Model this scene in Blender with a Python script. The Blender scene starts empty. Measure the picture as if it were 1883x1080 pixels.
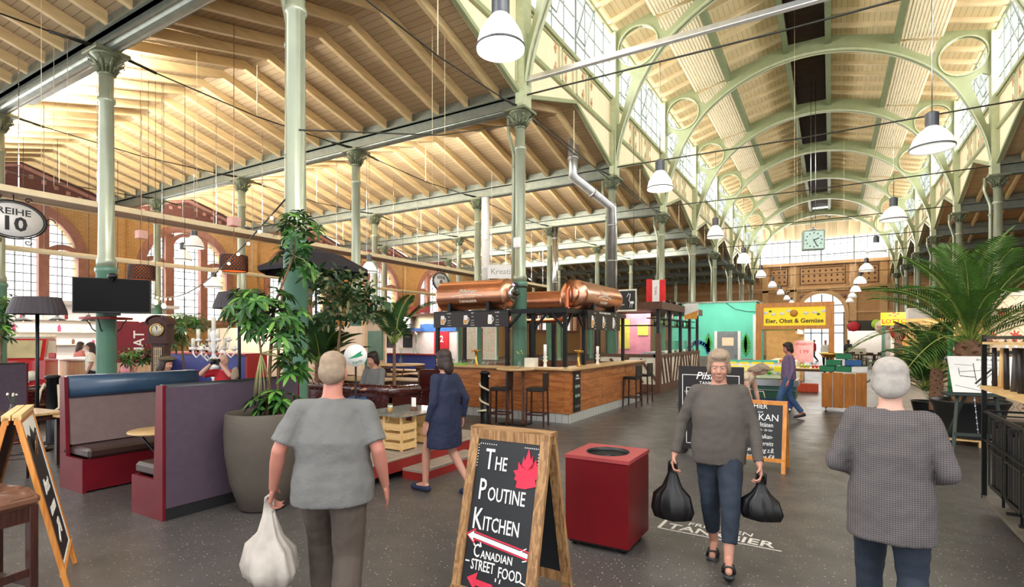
import bpy, bmesh, math, random
from mathutils import Vector, Matrix, Quaternion
random.seed(7)
SC = bpy.context.scene
COL = SC.collection
R = math.radians
PI = math.pi
# ---------------------------------------------------------------- camera, sky, daylight, exposure
F, CX, HY, EYE = 990.8, 941.5, 622.0, 1.8          # focal length in pixels, image centre, horizon row, eye height
TH = math.atan(585.5 / F); CT, ST = math.cos(TH), math.sin(TH)
cd = bpy.data.cameras.new('camera'); cam = bpy.data.objects.new('camera', cd); COL.objects.link(cam)
cam.location = (0, 0, EYE); cam.rotation_euler = (R(90), 0, TH)
cd.sensor_width = 36; cd.lens = F / 1883 * 36; cd.shift_y = (HY - 540) / 1883
cd.clip_start = .05; cd.clip_end = 400
SC.camera = cam
w = bpy.data.worlds.new('world'); SC.world = w; w.use_nodes = True
nt = w.node_tree; bg = nt.nodes['Background']
bg.inputs[0].default_value = (.98, .985, 1, 1); bg.inputs[1].default_value = 1.55
SC.view_settings.view_transform = 'Standard'; SC.view_settings.look = 'None'
SC.view_settings.gamma = 1; SC.view_settings.use_curve_mapping = False
SC.view_settings.exposure = .4
# the hall's grid: nave columns stand at X = XL and XR, one bay is S long, the first row is Y0
XL, XR, Y0, S, XW = -6.5, 4.9, 5.0, 6.39, -27.0
XC = (XL + XR) / 2
NB = 9                                             # the far wall stands on column line 9
YF = Y0 + NB * S
CAPZ, EAVE = 7.6, 12.35
def area(name, loc, rot, sx, sy, power, col=(1, .98, .95)):
    l = bpy.data.lights.new(name, 'AREA'); l.shape = 'RECTANGLE'; l.size = sx; l.size_y = sy
    l.energy = power; l.color = col
    o = bpy.data.objects.new(name, l); o.location = loc; o.rotation_euler = rot; COL.objects.link(o)
    return o
# daylight through the long clerestory windows, the end window and the side wall windows
Lc = (NB + 2) * S; Ym = Y0 + (NB - 2) * S / 2
area('sky_light_clerestory_left', (XL - 1.2, Ym, 11.6), (0, R(-78), 0), 3.2, Lc, 6400)
area('sky_light_clerestory_right', (XR + 1.2, Ym, 11.6), (0, R(78), 0), 3.2, Lc, 6400)
area('sky_light_side_wall', (XW - 1.0, 20, 5.2), (0, R(-90), 0), 5, 62, 4200)
area('sky_light_end_wall', (XC, YF + 1.0, 10.8), (R(-90), 0, 0), 11, 2.4, 600)
# ---------------------------------------------------------------- pixel to place
def at(px, py, z=0):
    d = F * (EYE - z) / (py - HY); r = (px - CX) / F * d
    return Vector((r * CT - d * ST, r * ST + d * CT, z))
def onX(px, X, py=HY):
    k = (px - CX) / F; Y = X * (CT + k * ST) / (k * CT - ST); d = Y * CT - X * ST
    return Vector((X, Y, EYE - (py - HY) * d / F))
def onY(px, Y, py=HY):
    k = (px - CX) / F; X = Y * (k * CT - ST) / (CT + k * ST); d = Y * CT - X * ST
    return Vector((X, Y, EYE - (py - HY) * d / F))
def ad(px, py, d):
    r = (px - CX) / F * d
    return Vector((r * CT - d * ST, r * ST + d * CT, EYE - (py - HY) * d / F))
def roofz(y):
    f = ((y - Y0) / S) % 1; return 7.92 + .8 * (1 - abs(f - .5) * 2)
def vaultz(x):
    x = abs(x - XC); return 14.3 if x < .6 else (13.72 - (x - .66) * .26)
# ---------------------------------------------------------------- tags
def tag(o, label=None, cat=None, group=None, kind=None):
    if label: o['label'] = label
    if cat: o['category'] = cat
    if group: o['group'] = group
    if kind: o['kind'] = kind
    return o
def thing(name, label, cat, loc=(0, 0, 0), rz=0, group=None):
    o = bpy.data.objects.new(name, None); COL.objects.link(o); o.empty_display_size = .1
    o.location = loc; o.rotation_euler = (0, 0, rz)
    return tag(o, label, cat, group)
KIDS = {}
def link(name, me, parent=None):
    o = bpy.data.objects.new(name, me); COL.objects.link(o)
    if parent is not None:
        o.parent = parent; KIDS.setdefault(parent.name, []).append(o)
    return o
def dup(o, loc=None, rz=None, label=None, group=None, parent=None, sc=None):
    r = o.copy(); COL.objects.link(r)
    if parent is not None: r.parent = parent
    for ch in KIDS.get(o.name, []):
        c_ = dup(ch, parent=r)
    if parent is not None: KIDS.setdefault(parent.name, []).append(r)
    if loc is not None: r.location = loc
    if rz is not None: r.rotation_euler = (0, 0, rz)
    if sc is not None: r.scale = (sc,) * 3 if isinstance(sc, (int, float)) else sc
    if label: r['label'] = label
    if group: r['group'] = group
    return r
# ---------------------------------------------------------------- materials
M = {}
def _new(name):
    m = bpy.data.materials.new(name); m.use_nodes = True
    n = m.node_tree; b = n.nodes['Principled BSDF']
    return m, n, b
def hexc(h):
    if isinstance(h, (tuple, list)): return tuple(h)
    h = h.lstrip('#'); h = h if len(h) == 6 else ''.join(c_ * 2 for c_ in h); v = [int(h[i:i + 2], 16) / 255 for i in (0, 2, 4)]
    return tuple(x / 12.92 if x <= .04045 else ((x + .055) / 1.055) ** 2.4 for x in v)
def coord(n, sc=(1, 1, 1), rot=(0, 0, 0)):
    t = n.nodes.new('ShaderNodeTexCoord'); mp = n.nodes.new('ShaderNodeMapping')
    mp.inputs['Scale'].default_value = sc; mp.inputs['Rotation'].default_value = rot
    n.links.new(t.outputs['Object'], mp.inputs[0]); return mp.outputs[0]
def mixc(n, fac, a, b):
    x = n.nodes.new('ShaderNodeMix'); x.data_type = 'RGBA'
    for i, v in ((6, a), (7, b)):
        if hasattr(v, 'is_linked'): n.links.new(v, x.inputs[i])
        else: x.inputs[i].default_value = (*v, 1)
    if hasattr(fac, 'is_linked'): n.links.new(fac, x.inputs[0])
    else: x.inputs[0].default_value = fac
    return x.outputs[2]
def mth(n, op, a, b=None):
    x = n.nodes.new('ShaderNodeMath'); x.operation = op
    for i, v in enumerate((a, b)):
        if v is None: continue
        if hasattr(v, 'is_linked'): n.links.new(v, x.inputs[i])
        else: x.inputs[i].default_value = v
    return x.outputs[0]
def noise(n, vec, scale, detail=3, rough=.5):
    x = n.nodes.new('ShaderNodeTexNoise'); x.inputs['Scale'].default_value = scale
    x.inputs['Detail'].default_value = detail; x.inputs['Roughness'].default_value = rough
    n.links.new(vec, x.inputs['Vector']); return x.outputs[0]
def ramp(n, f, a, b):
    x = n.nodes.new('ShaderNodeMapRange'); x.inputs[1].default_value = a; x.inputs[2].default_value = b
    n.links.new(f, x.inputs[0]); return x.outputs[0]
def bump(n, b, h, s=.3, d=.01):
    x = n.nodes.new('ShaderNodeBump'); x.inputs['Strength'].default_value = s; x.inputs['Distance'].default_value = d
    n.links.new(h, x.inputs['Height']); n.links.new(x.outputs[0], b.inputs['Normal'])
def pm(name, col, rough=.5, metal=0, var=.12, vs=6, bmp=0, bs=40, spec=None, emit=None, es=1, sc=(1, 1, 1), coat=0, trans=0):
    if name in M: return M[name]
    m, n, b = _new(name); col = hexc(col)
    v = coord(n, sc); f = noise(n, v, vs)
    dk = tuple(c_ * (1 - var) for c_ in col); lt = tuple(min(1, c_ * (1 + var)) for c_ in col)
    n.links.new(mixc(n, ramp(n, f, .3, .7), dk, lt), b.inputs['Base Color'])
    b.inputs['Roughness'].default_value = rough; b.inputs['Metallic'].default_value = metal
    if spec is not None: b.inputs['Specular IOR Level'].default_value = spec
    if coat: b.inputs['Coat Weight'].default_value = coat
    if trans: b.inputs['Transmission Weight'].default_value = trans
    if bmp: bump(n, b, noise(n, v, bs, 4), bmp)
    if emit is not None:
        b.inputs['Emission Color'].default_value = (*hexc(emit), 1); b.inputs['Emission Strength'].default_value = es
    M[name] = m; return m
def wood(name, a, b_, axis='z', scale=6, rough=.5, stretch=12, ring=1.0, bmp=.15, coat=0):
    if name in M: return M[name]
    m, n, b = _new(name); a = hexc(a); b_ = hexc(b_)
    sc = {'x': (1 / stretch * 4, 4, 4), 'y': (4, 1 / stretch * 4, 4), 'z': (4, 4, 1 / stretch * 4)}[axis]
    v = coord(n, sc); f1 = noise(n, v, scale, 5, .6); f2 = noise(n, v, scale * 4, 3)
    s_ = mth(n, 'SINE', mth(n, 'MULTIPLY', f1, 40 * ring)); g = ramp(n, s_, -1, 1)
    g = mth(n, 'ADD', mth(n, 'MULTIPLY', g, .6), mth(n, 'MULTIPLY', f2, .5))
    n.links.new(mixc(n, g, a, b_), b.inputs['Base Color'])
    b.inputs['Roughness'].default_value = rough
    if coat: b.inputs['Coat Weight'].default_value = coat
    if bmp: bump(n, b, g, bmp, .004)
    M[name] = m; return m
def planks(name, a, b_, line, axis, pitch, gap=.06, rough=.6, grain=None, off=0):
    """boards side by side: axis is the direction counted across the boards"""
    if name in M: return M[name]
    m, n, b = _new(name)
    t = n.nodes.new('ShaderNodeTexCoord'); sp = n.nodes.new('ShaderNodeSeparateXYZ'); n.links.new(t.outputs['Object'], sp.inputs[0])
    c_ = sp.outputs['XYZ'.index(axis.upper())]
    u = mth(n, 'ADD', mth(n, 'DIVIDE', c_, pitch), 100.0 + off)
    fr = mth(n, 'FRACT', u); fl = mth(n, 'FLOOR', u)
    wn = n.nodes.new('ShaderNodeTexWhiteNoise'); wn.noise_dimensions = '1D'; n.links.new(fl, wn.inputs['W'])
    g = grain or {'x': 'y', 'y': 'x', 'z': 'x'}[axis]
    sc = [8, 8, 8]; sc['xyz'.index(g)] = .7
    f = noise(n, coord(n, sc), 3, 4)
    k = mth(n, 'ADD', mth(n, 'MULTIPLY', wn.outputs[0], .6), mth(n, 'MULTIPLY', f, .4))
    base = mixc(n, k, hexc(a), hexc(b_))
    isl = mth(n, 'LESS_THAN', fr, gap)
    n.links.new(mixc(n, isl, base, hexc(line)), b.inputs['Base Color'])
    b.inputs['Roughness'].default_value = rough
    bump(n, b, mth(n, 'SUBTRACT', 1.0, isl), .5, .01)
    M[name] = m; return m
def bricks(name, a, b_, mortar, plane='yz', bw=.25, bh=.075, ms=.006, rough=.8):
    if name in M: return M[name]
    m, n, b = _new(name)
    t = n.nodes.new('ShaderNodeTexCoord'); sp = n.nodes.new('ShaderNodeSeparateXYZ'); n.links.new(t.outputs['Object'], sp.inputs[0])
    cb = n.nodes.new('ShaderNodeCombineXYZ')
    n.links.new(sp.outputs['XYZ'.index(plane[0].upper())], cb.inputs[0]); n.links.new(sp.outputs['XYZ'.index(plane[1].upper())], cb.inputs[1])
    x = n.nodes.new('ShaderNodeTexBrick'); n.links.new(cb.outputs[0], x.inputs['Vector'])
    x.inputs['Scale'].default_value = 1; x.inputs['Brick Width'].default_value = bw; x.inputs['Row Height'].default_value = bh
    x.inputs['Mortar Size'].default_value = ms
    for k, v in (('Color1', a), ('Color2', b_), ('Mortar', mortar)): x.inputs[k].default_value = (*hexc(v), 1)
    f = noise(n, cb.outputs[0], 1.2, 4)
    n.links.new(mixc(n, mth(n, 'MULTIPLY', f, .35), x.outputs[0], hexc(mortar)), b.inputs['Base Color'])
    b.inputs['Roughness'].default_value = rough
    bump(n, b, x.outputs['Fac'], -.3, .01)
    M[name] = m; return m
def glass(name, col=(1, 1, 1), tint=.12):
    if name in M: return M[name]
    m = bpy.data.materials.new(name); m.use_nodes = True; n = m.node_tree; n.nodes.clear()
    o = n.nodes.new('ShaderNodeOutputMaterial'); mx = n.nodes.new('ShaderNodeMixShader')
    t = n.nodes.new('ShaderNodeBsdfTransparent'); g = n.nodes.new('ShaderNodeBsdfGlossy'); t.inputs[0].default_value = (*hexc(col), 1)
    g.inputs['Roughness'].default_value = .05; fr = n.nodes.new('ShaderNodeFresnel'); fr.inputs[0].default_value = 1.2
    n.links.new(mth(n, 'MINIMUM', mth(n, 'ADD', fr.outputs[0], tint * .2), .25), mx.inputs[0]); n.links.new(t.outputs[0], mx.inputs[1]); n.links.new(g.outputs[0], mx.inputs[2])
    n.links.new(mx.outputs[0], o.inputs[0]); M[name] = m; return m
# ---------------------------------------------------------------- mesh builder
class MB:
    def __init__(s): s.v = []; s.f = []; s.m = []; s.k = 0; s.sm = []; s.smooth = False
    def add(s, vs, fs):
        o = len(s.v); s.v += [tuple(p) for p in vs]
        for f in fs: s.f.append(tuple(i + o for i in f)); s.m.append(s.k); s.sm.append(s.smooth)
        return s
    def mat(s, k): s.k = k; return s
    def box(s, x0, y0, z0, x1, y1, z1, b=0):
        if x0 > x1: x0, x1 = x1, x0
        if y0 > y1: y0, y1 = y1, y0
        if z0 > z1: z0, z1 = z1, z0
        if b:
            b = min(b, (x1 - x0) * .45, (y1 - y0) * .45, (z1 - z0) * .45)
            vs = []; 
            for sz in (0, 1):
                for sy in (0, 1):
                    for sx in (0, 1):
                        X = x1 if sx else x0; Y = y1 if sy else y0; Z = z1 if sz else z0
                        dx = -b if sx else b; dy = -b if sy else b; dz = -b if sz else b
                        vs += [(X, Y + dy, Z + dz), (X + dx, Y, Z + dz), (X + dx, Y + dy, Z)]
            def i(sx, sy, sz, a): return (sz * 4 + sy * 2 + sx) * 3 + a
            fs = []
            for a in range(3):
                for e in (0, 1):
                    q = []
                    for u, w_ in ((0, 0), (1, 0), (1, 1), (0, 1)):
                        c_ = [u, w_]; c_.insert(a, e); q.append(i(*c_, a))
                    if (e == 0) ^ (a == 1): q.reverse()
                    fs.append(q)
            for a in range(3):
                b1, b2 = [(1, 2), (0, 2), (0, 1)][a]
                for e1 in (0, 1):
                    for e2 in (0, 1):
                        c0 = [0, 0, 0]; c0[b1] = e1; c0[b2] = e2; c1 = list(c0); c1[a] = 1
                        q = [i(*c0, b1), i(*c1, b1), i(*c1, b2), i(*c0, b2)]
                        if (e1 ^ e2) ^ (a == 1) ^ 1: q.reverse()
                        fs.append(q)
            for sz in (0, 1):
                for sy in (0, 1):
                    for sx in (0, 1):
                        q = [i(sx, sy, sz, 0), i(sx, sy, sz, 1), i(sx, sy, sz, 2)]
                        if not (sx ^ sy ^ sz): q.reverse()
                        fs.append(q)
            return s.add(vs, fs)
        vs = [(x0, y0, z0), (x1, y0, z0), (x1, y1, z0), (x0, y1, z0), (x0, y0, z1), (x1, y0, z1), (x1, y1, z1), (x0, y1, z1)]
        return s.add(vs, [(3, 2, 1, 0), (4, 5, 6, 7), (0, 1, 5, 4), (1, 2, 6, 5), (2, 3, 7, 6), (3, 0, 4, 7)])
    def bar(s, p, q, w_, h_, up=(0, 0, 1)):
        p = Vector(p); q = Vector(q); d = (q - p).normalized(); up = Vector(up)
        if abs(d.dot(up)) > .98: up = Vector((0, 1, 0))
        a = d.cross(up).normalized() * w_ / 2; b = a.cross(d).normalized() * h_ / 2
        vs = [p - a - b, p + a - b, p + a + b, p - a + b, q - a - b, q + a - b, q + a + b, q - a + b]
        return s.add(vs, [(0, 1, 2, 3), (7, 6, 5, 4), (0, 4, 5, 1), (1, 5, 6, 2), (2, 6, 7, 3), (3, 7, 4, 0)])
    def tube(s, pts, r, n=8, cap=True):
        pts = [Vector(p) for p in pts]; rs = r if isinstance(r, (list, tuple)) else [r] * len(pts)
        sm = s.smooth; s.smooth = True; vs = []; ref = None
        for i, p in enumerate(pts):
            d = (pts[min(i + 1, len(pts) - 1)] - pts[max(i - 1, 0)]).normalized()
            if ref is None:
                ref = Vector((0, 0, 1)) if abs(d.z) < .9 else Vector((1, 0, 0))
            a = (ref - d * ref.dot(d)).normalized(); ref = a; b = d.cross(a)
            for j in range(n):
                t = 2 * PI * j / n; vs.append(p + (a * math.cos(t) + b * math.sin(t)) * rs[i])
        fs = []
        for i in range(len(pts) - 1):
            for j in range(n):
                k = (j + 1) % n; fs.append((i * n + j, i * n + k, (i + 1) * n + k, (i + 1) * n + j))
        if cap: fs += [tuple(range(n - 1, -1, -1)), tuple(range((len(pts) - 1) * n, len(pts) * n))]
        s.add(vs, fs); s.smooth = sm; return s
    def lathe(s, prof, c=(0, 0, 0), n=24, axis='z', caps=True, sx=1, sy=1):
        sm = s.smooth; s.smooth = True; vs = []; c = Vector(c)
        for r_, z in prof:
            for j in range(n):
                t = 2 * PI * j / n; x, y = r_ * math.cos(t) * sx, r_ * math.sin(t) * sy
                vs.append(c + Vector({'z': (x, y, z), 'x': (z, x, y), 'y': (y, z, x)}[axis]))
        fs = []; m_ = len(prof)
        for i in range(m_ - 1):
            for j in range(n):
                k = (j + 1) % n; fs.append((i * n + j, i * n + k, (i + 1) * n + k, (i + 1) * n + j))
        if caps: fs += [tuple(range(n - 1, -1, -1)), tuple(range((m_ - 1) * n, m_ * n))]
        s.add(vs, fs); s.smooth = sm; return s
    def cyl(s, p, q, r, n=16, r2=None):
        return s.tube([p, q], [r, r if r2 is None else r2], n)
    def ball(s, c, r, n=12, rz=None):
        rx, ry, rz_ = r if isinstance(r, (tuple, list)) else (r, r, r)
        sm = s.smooth; s.smooth = True; h_ = n // 2; vs = []; fs = []
        for i in range(1, h_):
            p = PI * i / h_
            for j in range(n):
                t = 2 * PI * j / n; vs.append((c[0] + rx * math.sin(p) * math.cos(t), c[1] + ry * math.sin(p) * math.sin(t), c[2] + rz_ * math.cos(p)))
        T = len(vs); vs += [(c[0], c[1], c[2] + rz_), (c[0], c[1], c[2] - rz_)]
        for i in range(h_ - 2):
            for j in range(n):
                k = (j + 1) % n; fs.append((i * n + k, i * n + j, (i + 1) * n + j, (i + 1) * n + k))
        for j in range(n):
            k = (j + 1) % n; fs.append((T, j, k)); fs.append((T + 1, (h_ - 2) * n + k, (h_ - 2) * n + j))
        s.add(vs, fs); s.smooth = sm; return s
    def prism(s, poly, axis, a, b):
        """polygon (two other coordinates, in xyz order) extruded along axis from a to b"""
        def P3(u, v_, t): return {'x': (t, u, v_), 'y': (u, t, v_), 'z': (u, v_, t)}[axis]
        n = len(poly); vs = [P3(u, v_, a) for u, v_ in poly] + [P3(u, v_, b) for u, v_ in poly]
        ar = sum(poly[i][0] * poly[(i + 1) % n][1] - poly[(i + 1) % n][0] * poly[i][1] for i in range(n))
        fs = [tuple(range(n)), tuple(range(2 * n - 1, n - 1, -1))] + [(i, i + n, (i + 1) % n + n, (i + 1) % n) for i in range(n)]
        flip = (ar > 0) ^ (axis == 'y') ^ (b < a)
        if flip: fs = [tuple(reversed(f)) for f in fs]
        return s.add(vs, fs)
    def strip(s, A, B, axis, a, b):
        """solid between two equally long polylines A and B, extruded along axis"""
        def P3(u, v_, t): return {'x': (t, u, v_), 'y': (u, t, v_), 'z': (u, v_, t)}[axis]
        n = len(A); vs = [P3(*p, a) for p in A] + [P3(*p, a) for p in B] + [P3(*p, b) for p in A] + [P3(*p, b) for p in B]
        fs = []
        for i in range(n - 1):
            fs += [(i, i + 1, n + i + 1, n + i), (2 * n + i, 3 * n + i, 3 * n + i + 1, 2 * n + i + 1),
                   (i, 2 * n + i, 2 * n + i + 1, i + 1), (n + i, n + i + 1, 3 * n + i + 1, 3 * n + i)]
        fs += [(0, n, 3 * n, 2 * n), (n - 1, 3 * n - 1, 4 * n - 1, 2 * n - 1)]
        return s.add(vs, fs)
    def quad(s, a, b, c, d): return s.add([a, b, c, d], [(0, 1, 2, 3)])
    def build(s, name, mats, parent=None, smooth=None):
        me = bpy.data.meshes.new(name); me.from_pydata(s.v, [], s.f)
        for m_ in (mats if isinstance(mats, (list, tuple)) else [mats]): me.materials.append(m_)
        if s.k or any(s.m): me.polygons.foreach_set('material_index', s.m)
        sm = s.sm if smooth is None else [smooth] * len(s.f)
        me.polygons.foreach_set('use_smooth', sm)
        me.update(); return link(name, me, parent)
def fixn(o):
    bm = bmesh.new(); bm.from_mesh(o.data); bmesh.ops.recalc_face_normals(bm, faces=bm.faces); bm.to_mesh(o.data); bm.free(); return o
_TX = {}
def text(s_, size, o, u=(1, 0, 0), v=(0, 0, 1), m=None, parent=None, name='lettering', depth=.003, align='CENTER', off=0, shear=0, sx=1, space=1):
    """lettering with baseline direction u and upward direction v, centred on o, as a solid mesh"""
    key = (s_, off, shear, align, space)
    if key not in _TX:
        c = bpy.data.curves.new('t', 'FONT'); c.body = s_; c.align_x = align; c.align_y = 'CENTER'; c.offset = off; c.shear = shear
        c.extrude = .5; c.resolution_u = 2; c.space_character = space
        ob = bpy.data.objects.new('t', c); COL.objects.link(ob)
        dg = bpy.context.evaluated_depsgraph_get(); me = bpy.data.meshes.new_from_object(ob.evaluated_get(dg))
        bpy.data.objects.remove(ob); bpy.data.curves.remove(c); _TX[key] = ([tuple(q.co) for q in me.vertices], [tuple(p.vertices) for p in me.polygons])
        bpy.data.meshes.remove(me)
    vs, fs = _TX[key]; o = Vector(o); u = Vector(u).normalized(); v = Vector(v).normalized(); w_ = u.cross(v)
    b = MB(); b.add([o + u * p[0] * size * sx + v * p[1] * size + w_ * p[2] * depth for p in vs], fs)
    return b.build(name, m, parent) if parent is not None or m is not None else b
def textb(b, s_, size, o, u=(1, 0, 0), v=(0, 0, 1), depth=.003, **k):
    t = text(s_, size, o, u, v, None, None, depth=depth, **k); b.add(t.v, t.f); return b
# ---------------------------------------------------------------- shared materials
pm('green_paint', '#979f78', .38, .0, .06, 3, coat=.2)
pm('green_trim', '#b4bb96', .45, 0, .08)
pm('column_green', '#a3aa92', .3, .3, .1, 2, coat=.3)
pm('column_base_green', '#587f6b', .35, 0, .1, 3, coat=.2)
pm('purlin_green', '#6f7a58', .5, 0, .1); pm('capital_green', '#7f866c', .4, .3, .15)
pm('iron_dark', '#3d3d35', .45, .5, .2)
pm('girder', '#868b7f', .32, .6, .12)
pm('steel', '#c9ccd0', .22, 1, .08)
pm('zinc', '#b8bab8', .3, .8, .15, 5)
pm('cream', '#f0e0b8', .55, 0, .05)
pm('cream2', '#f5ecd2', .55, 0, .04)
pm('rafter_wood', '#d8bd8c', .6, 0, .12, 3, sc=(4, .6, 4))
pm('rafter_cream', '#ead7b0', .6, 0, .08, 3)
planks('roof_planks', '#b39a76', '#c8b08c', '#6f5a40', 'y', .16, .06, .65)
planks('vault_planks', '#dfc99a', '#ecdab2', '#9c8257', 'x', .17, .06, .65, grain='y')
planks('vault_slats', '#efe2c0', '#f4e9cb', '#b9a67a', 'x', .09, .3, .6, grain='y')
planks('wall_boards', '#f1dfb7', '#f6e8c8', '#cbb384', 'y', .12, .06, .6, grain='z')
bricks('brick_left', '#c29a64', '#b48a55', '#8f6d46', 'yz', .25, .09, .008)
bricks('brick_far', '#cda070', '#c09262', '#a67c52', 'xz', .25, .09, .006)
pm('terracotta', '#94685a', .7, 0, .15, 4)
pm('terracotta_light', '#d3a878', .7, 0, .1, 4)
pm('dark_brick', '#573228', .8, 0, .25, 12)
glass('pane', '#ffffff'); glass('clear_glass', '#f4fbf8', .3)
pm('black', '#17181a', .45, 0, .15); pm('matt_black', '#131315', .8, 0, .15); pm('black_metal', '#1d1e20', .4, .6, .15)
pm('white', '#f2f1ee', .5, 0, .04); pm('chalk', '#efeeea', .9, 0, .04)
pm('rope_white', '#cfc2a4', .9, 0, .15, 60)
wood('pine', '#d8ab6b', '#e9c88f', 'x', 3, .55); wood('pine_y', '#d8ab6b', '#e9c88f', 'y', 3, .55); wood('pine_z', '#d8ab6b', '#e9c88f', 'z', 3, .55)
wood('orange_wood', '#c4762c', '#e09a4c', 'z', 2, .4); wood('dark_wood', '#2c1713', '#43221a', 'z', 3, .35, coat=.2)
wood('brown_wood', '#56382a', '#7a523c', 'x', 3, .5)
wood('oak_top', '#a98456', '#cdac7a', 'x', 2.5, .35)
pm('gold', '#c79a4a', .25, 1, .1); pm('copper', '#e3a688', .3, 1, .08, 2); pm('copper_dark', '#b86a48', .28, 1, .1, 3)
pm('leather_brown', '#4a1d17', .28, 0, .2, 5, coat=.3)
pm('paper', '#f5f3ee', .8, 0, .03)
pm('leaf', '#2f5f22', .42, 0, .35, 3); pm('leaf_light', '#5f8f3a', .45, 0, .3, 3); pm('leaf_dark', '#1f3f1b', .4, 0, .35, 3); pm('leaf_dry', '#7d7f52', .6, 0, .3, 4)
pm('bark', '#6b5138', .85, 0, .3, 12, .5); pm('stem', '#8c8a5a', .7, 0, .2)
pm('soil', '#2b211a', .95, 0, .3, 20, .4)
pm('chalkboard', '#191c20', .55, 0, .3, 3)
# ================================================================ THE HALL
def struct(b, name, mats, parent=None, **k):
    o = b.build(name, mats, parent); return tag(o, kind='structure') if parent is None else o
def floor_mat():
    m, n, b = _new('asphalt'); v = coord(n)
    big = noise(n, v, .35, 4, .6); mid = noise(n, v, 3, 5, .6)
    c1 = mixc(n, ramp(n, big, .35, .65), hexc('#3d3b3a'), hexc('#545150'))
    c2 = mixc(n, mth(n, 'MULTIPLY', ramp(n, mid, .3, .75), .5), c1, hexc('#363433'))
    fine = noise(n, v, 90, 2, .7); c3 = mixc(n, mth(n, 'MULTIPLY', ramp(n, fine, .45, .7), .35), c2, hexc('#8f8881'))
    vo = n.nodes.new('ShaderNodeTexVoronoi'); vo.inputs['Scale'].default_value = 30; n.links.new(v, vo.inputs['Vector'])
    sel = n.nodes.new('ShaderNodeSeparateColor'); n.links.new(vo.outputs['Color'], sel.inputs[0])
    fl = mth(n, 'MULTIPLY', mth(n, 'LESS_THAN', vo.outputs['Distance'], .17), mth(n, 'GREATER_THAN', sel.outputs[0], .6))
    n.links.new(mixc(n, mth(n, 'MULTIPLY', fl, .7), c3, hexc('#c9c4bc')), b.inputs['Base Color'])
    n.links.new(mth(n, 'ADD', mth(n, 'MULTIPLY', mid, .35), .2), b.inputs['Roughness'])
    bump(n, b, mth(n, 'ADD', fine, mth(n, 'MULTIPLY', mid, .5)), .25, .006); return m
struct(MB().box(-29, -3, -.2, 19, YF + 4, 0), 'floor', floor_mat())
def yn(n): return Y0 + n * S
RZ0, RZ1 = 7.72, 8.52                              # underside of the rafters at the girder and at the ridge
# ---- side aisle roofs: one saddle roof a bay, boards above rafters
def aisle(x0, x1, side):
    raf = None
    for n in range(-1, NB):
        a, m_, e = yn(n), yn(n) + S / 2, yn(n + 1); t = .2
        b = MB()
        for p, q in ((a, m_), (e, m_)):
            b.add([(x0, p, RZ0 + t), (x1, p, RZ0 + t), (x1, q, RZ1 + t), (x0, q, RZ1 + t), (x0, p, RZ0 + t + .08), (x1, p, RZ0 + t + .08), (x1, q, RZ1 + t + .08), (x0, q, RZ1 + t + .08)],
                  [(0, 1, 2, 3), (7, 6, 5, 4), (0, 4, 5, 1), (2, 6, 7, 3)])
        c = fixn(struct(b, 'ceiling', M['roof_planks']))
        k = int(round(abs(x1 - x0) / .935)); 
        for i in range(k):
            x = min(x0, x1) + .45 + i * (abs(x1 - x0) - .9) / (k - 1) if side < 0 else x0 + .5 + i * .935
            if raf is None:
                r = MB()
                for sg in (-1, 1):
                    r.add([(-.05, sg * (S / 2 - .17), RZ0 - .03), (.05, sg * (S / 2 - .17), RZ0 - .03), (.05, 0, RZ1), (-.05, 0, RZ1),
                           (-.05, sg * (S / 2 - .17), RZ0 + .2), (.05, sg * (S / 2 - .17), RZ0 + .2), (.05, 0, RZ1 + .2), (-.05, 0, RZ1 + .2)],
                          [(0, 1, 2, 3), (7, 6, 5, 4), (0, 4, 5, 1), (1, 5, 6, 2), (2, 6, 7, 3), (3, 7, 4, 0)])
                raf = fixn(r.build('rafter', M['rafter_wood'], c)); raf.location = (x, m_, 0)
            else:
                d = raf.copy(); COL.objects.link(d); d.parent = c; d.location = (x, m_, 0)
aisle(XW, XL - .1, -1); aisle(XR + .1, 17, 1)
# ---- iron girders on every column line
def girder(n, x0, x1, lab, grp=None):
    b = MB(); y = yn(n)
    arc = [(y - .13 * math.cos(t), RZ0 - .34 - .1 * math.sin(t)) for t in [PI * i / 8 for i in range(9)]]
    b.prism(arc, 'x', x0, x1)
    b.box(x0, y - .17, RZ0 - .06, x1, y + .17, RZ0 - .03).box(x0, y - .03, RZ0 - .34, x1, y + .03, RZ0 - .06).box(x0, y - .16, RZ0 - .36, x1, y + .16, RZ0 - .33)
    b.box(x0, y - .12, RZ0 - .06, x1, y + .12, RZ0 + .18)
    o = fixn(b.build('iron_girder', M['girder'])); tag(o, lab, 'girder', grp)
for n in range(0, NB):
    if n < 4: girder(n, XW, XL, ['thick shiny girder across the upper left corner, carried by the television column', 'long grey girder meeting the nave column inside the copper tank bar', 'grey iron girder meeting the nave column with the cranked flue pipe', 'grey iron girder whose nave column stands behind the timber kiosk'][n], None)
    else: girder(n, XW, XL, 'grey iron girder of the distant left aisle roof', 'distant left aisle girders')
    if n >= 2: girder(n, XR, 17, 'grey iron girder of the right aisle roof', 'right aisle girders')
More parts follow.
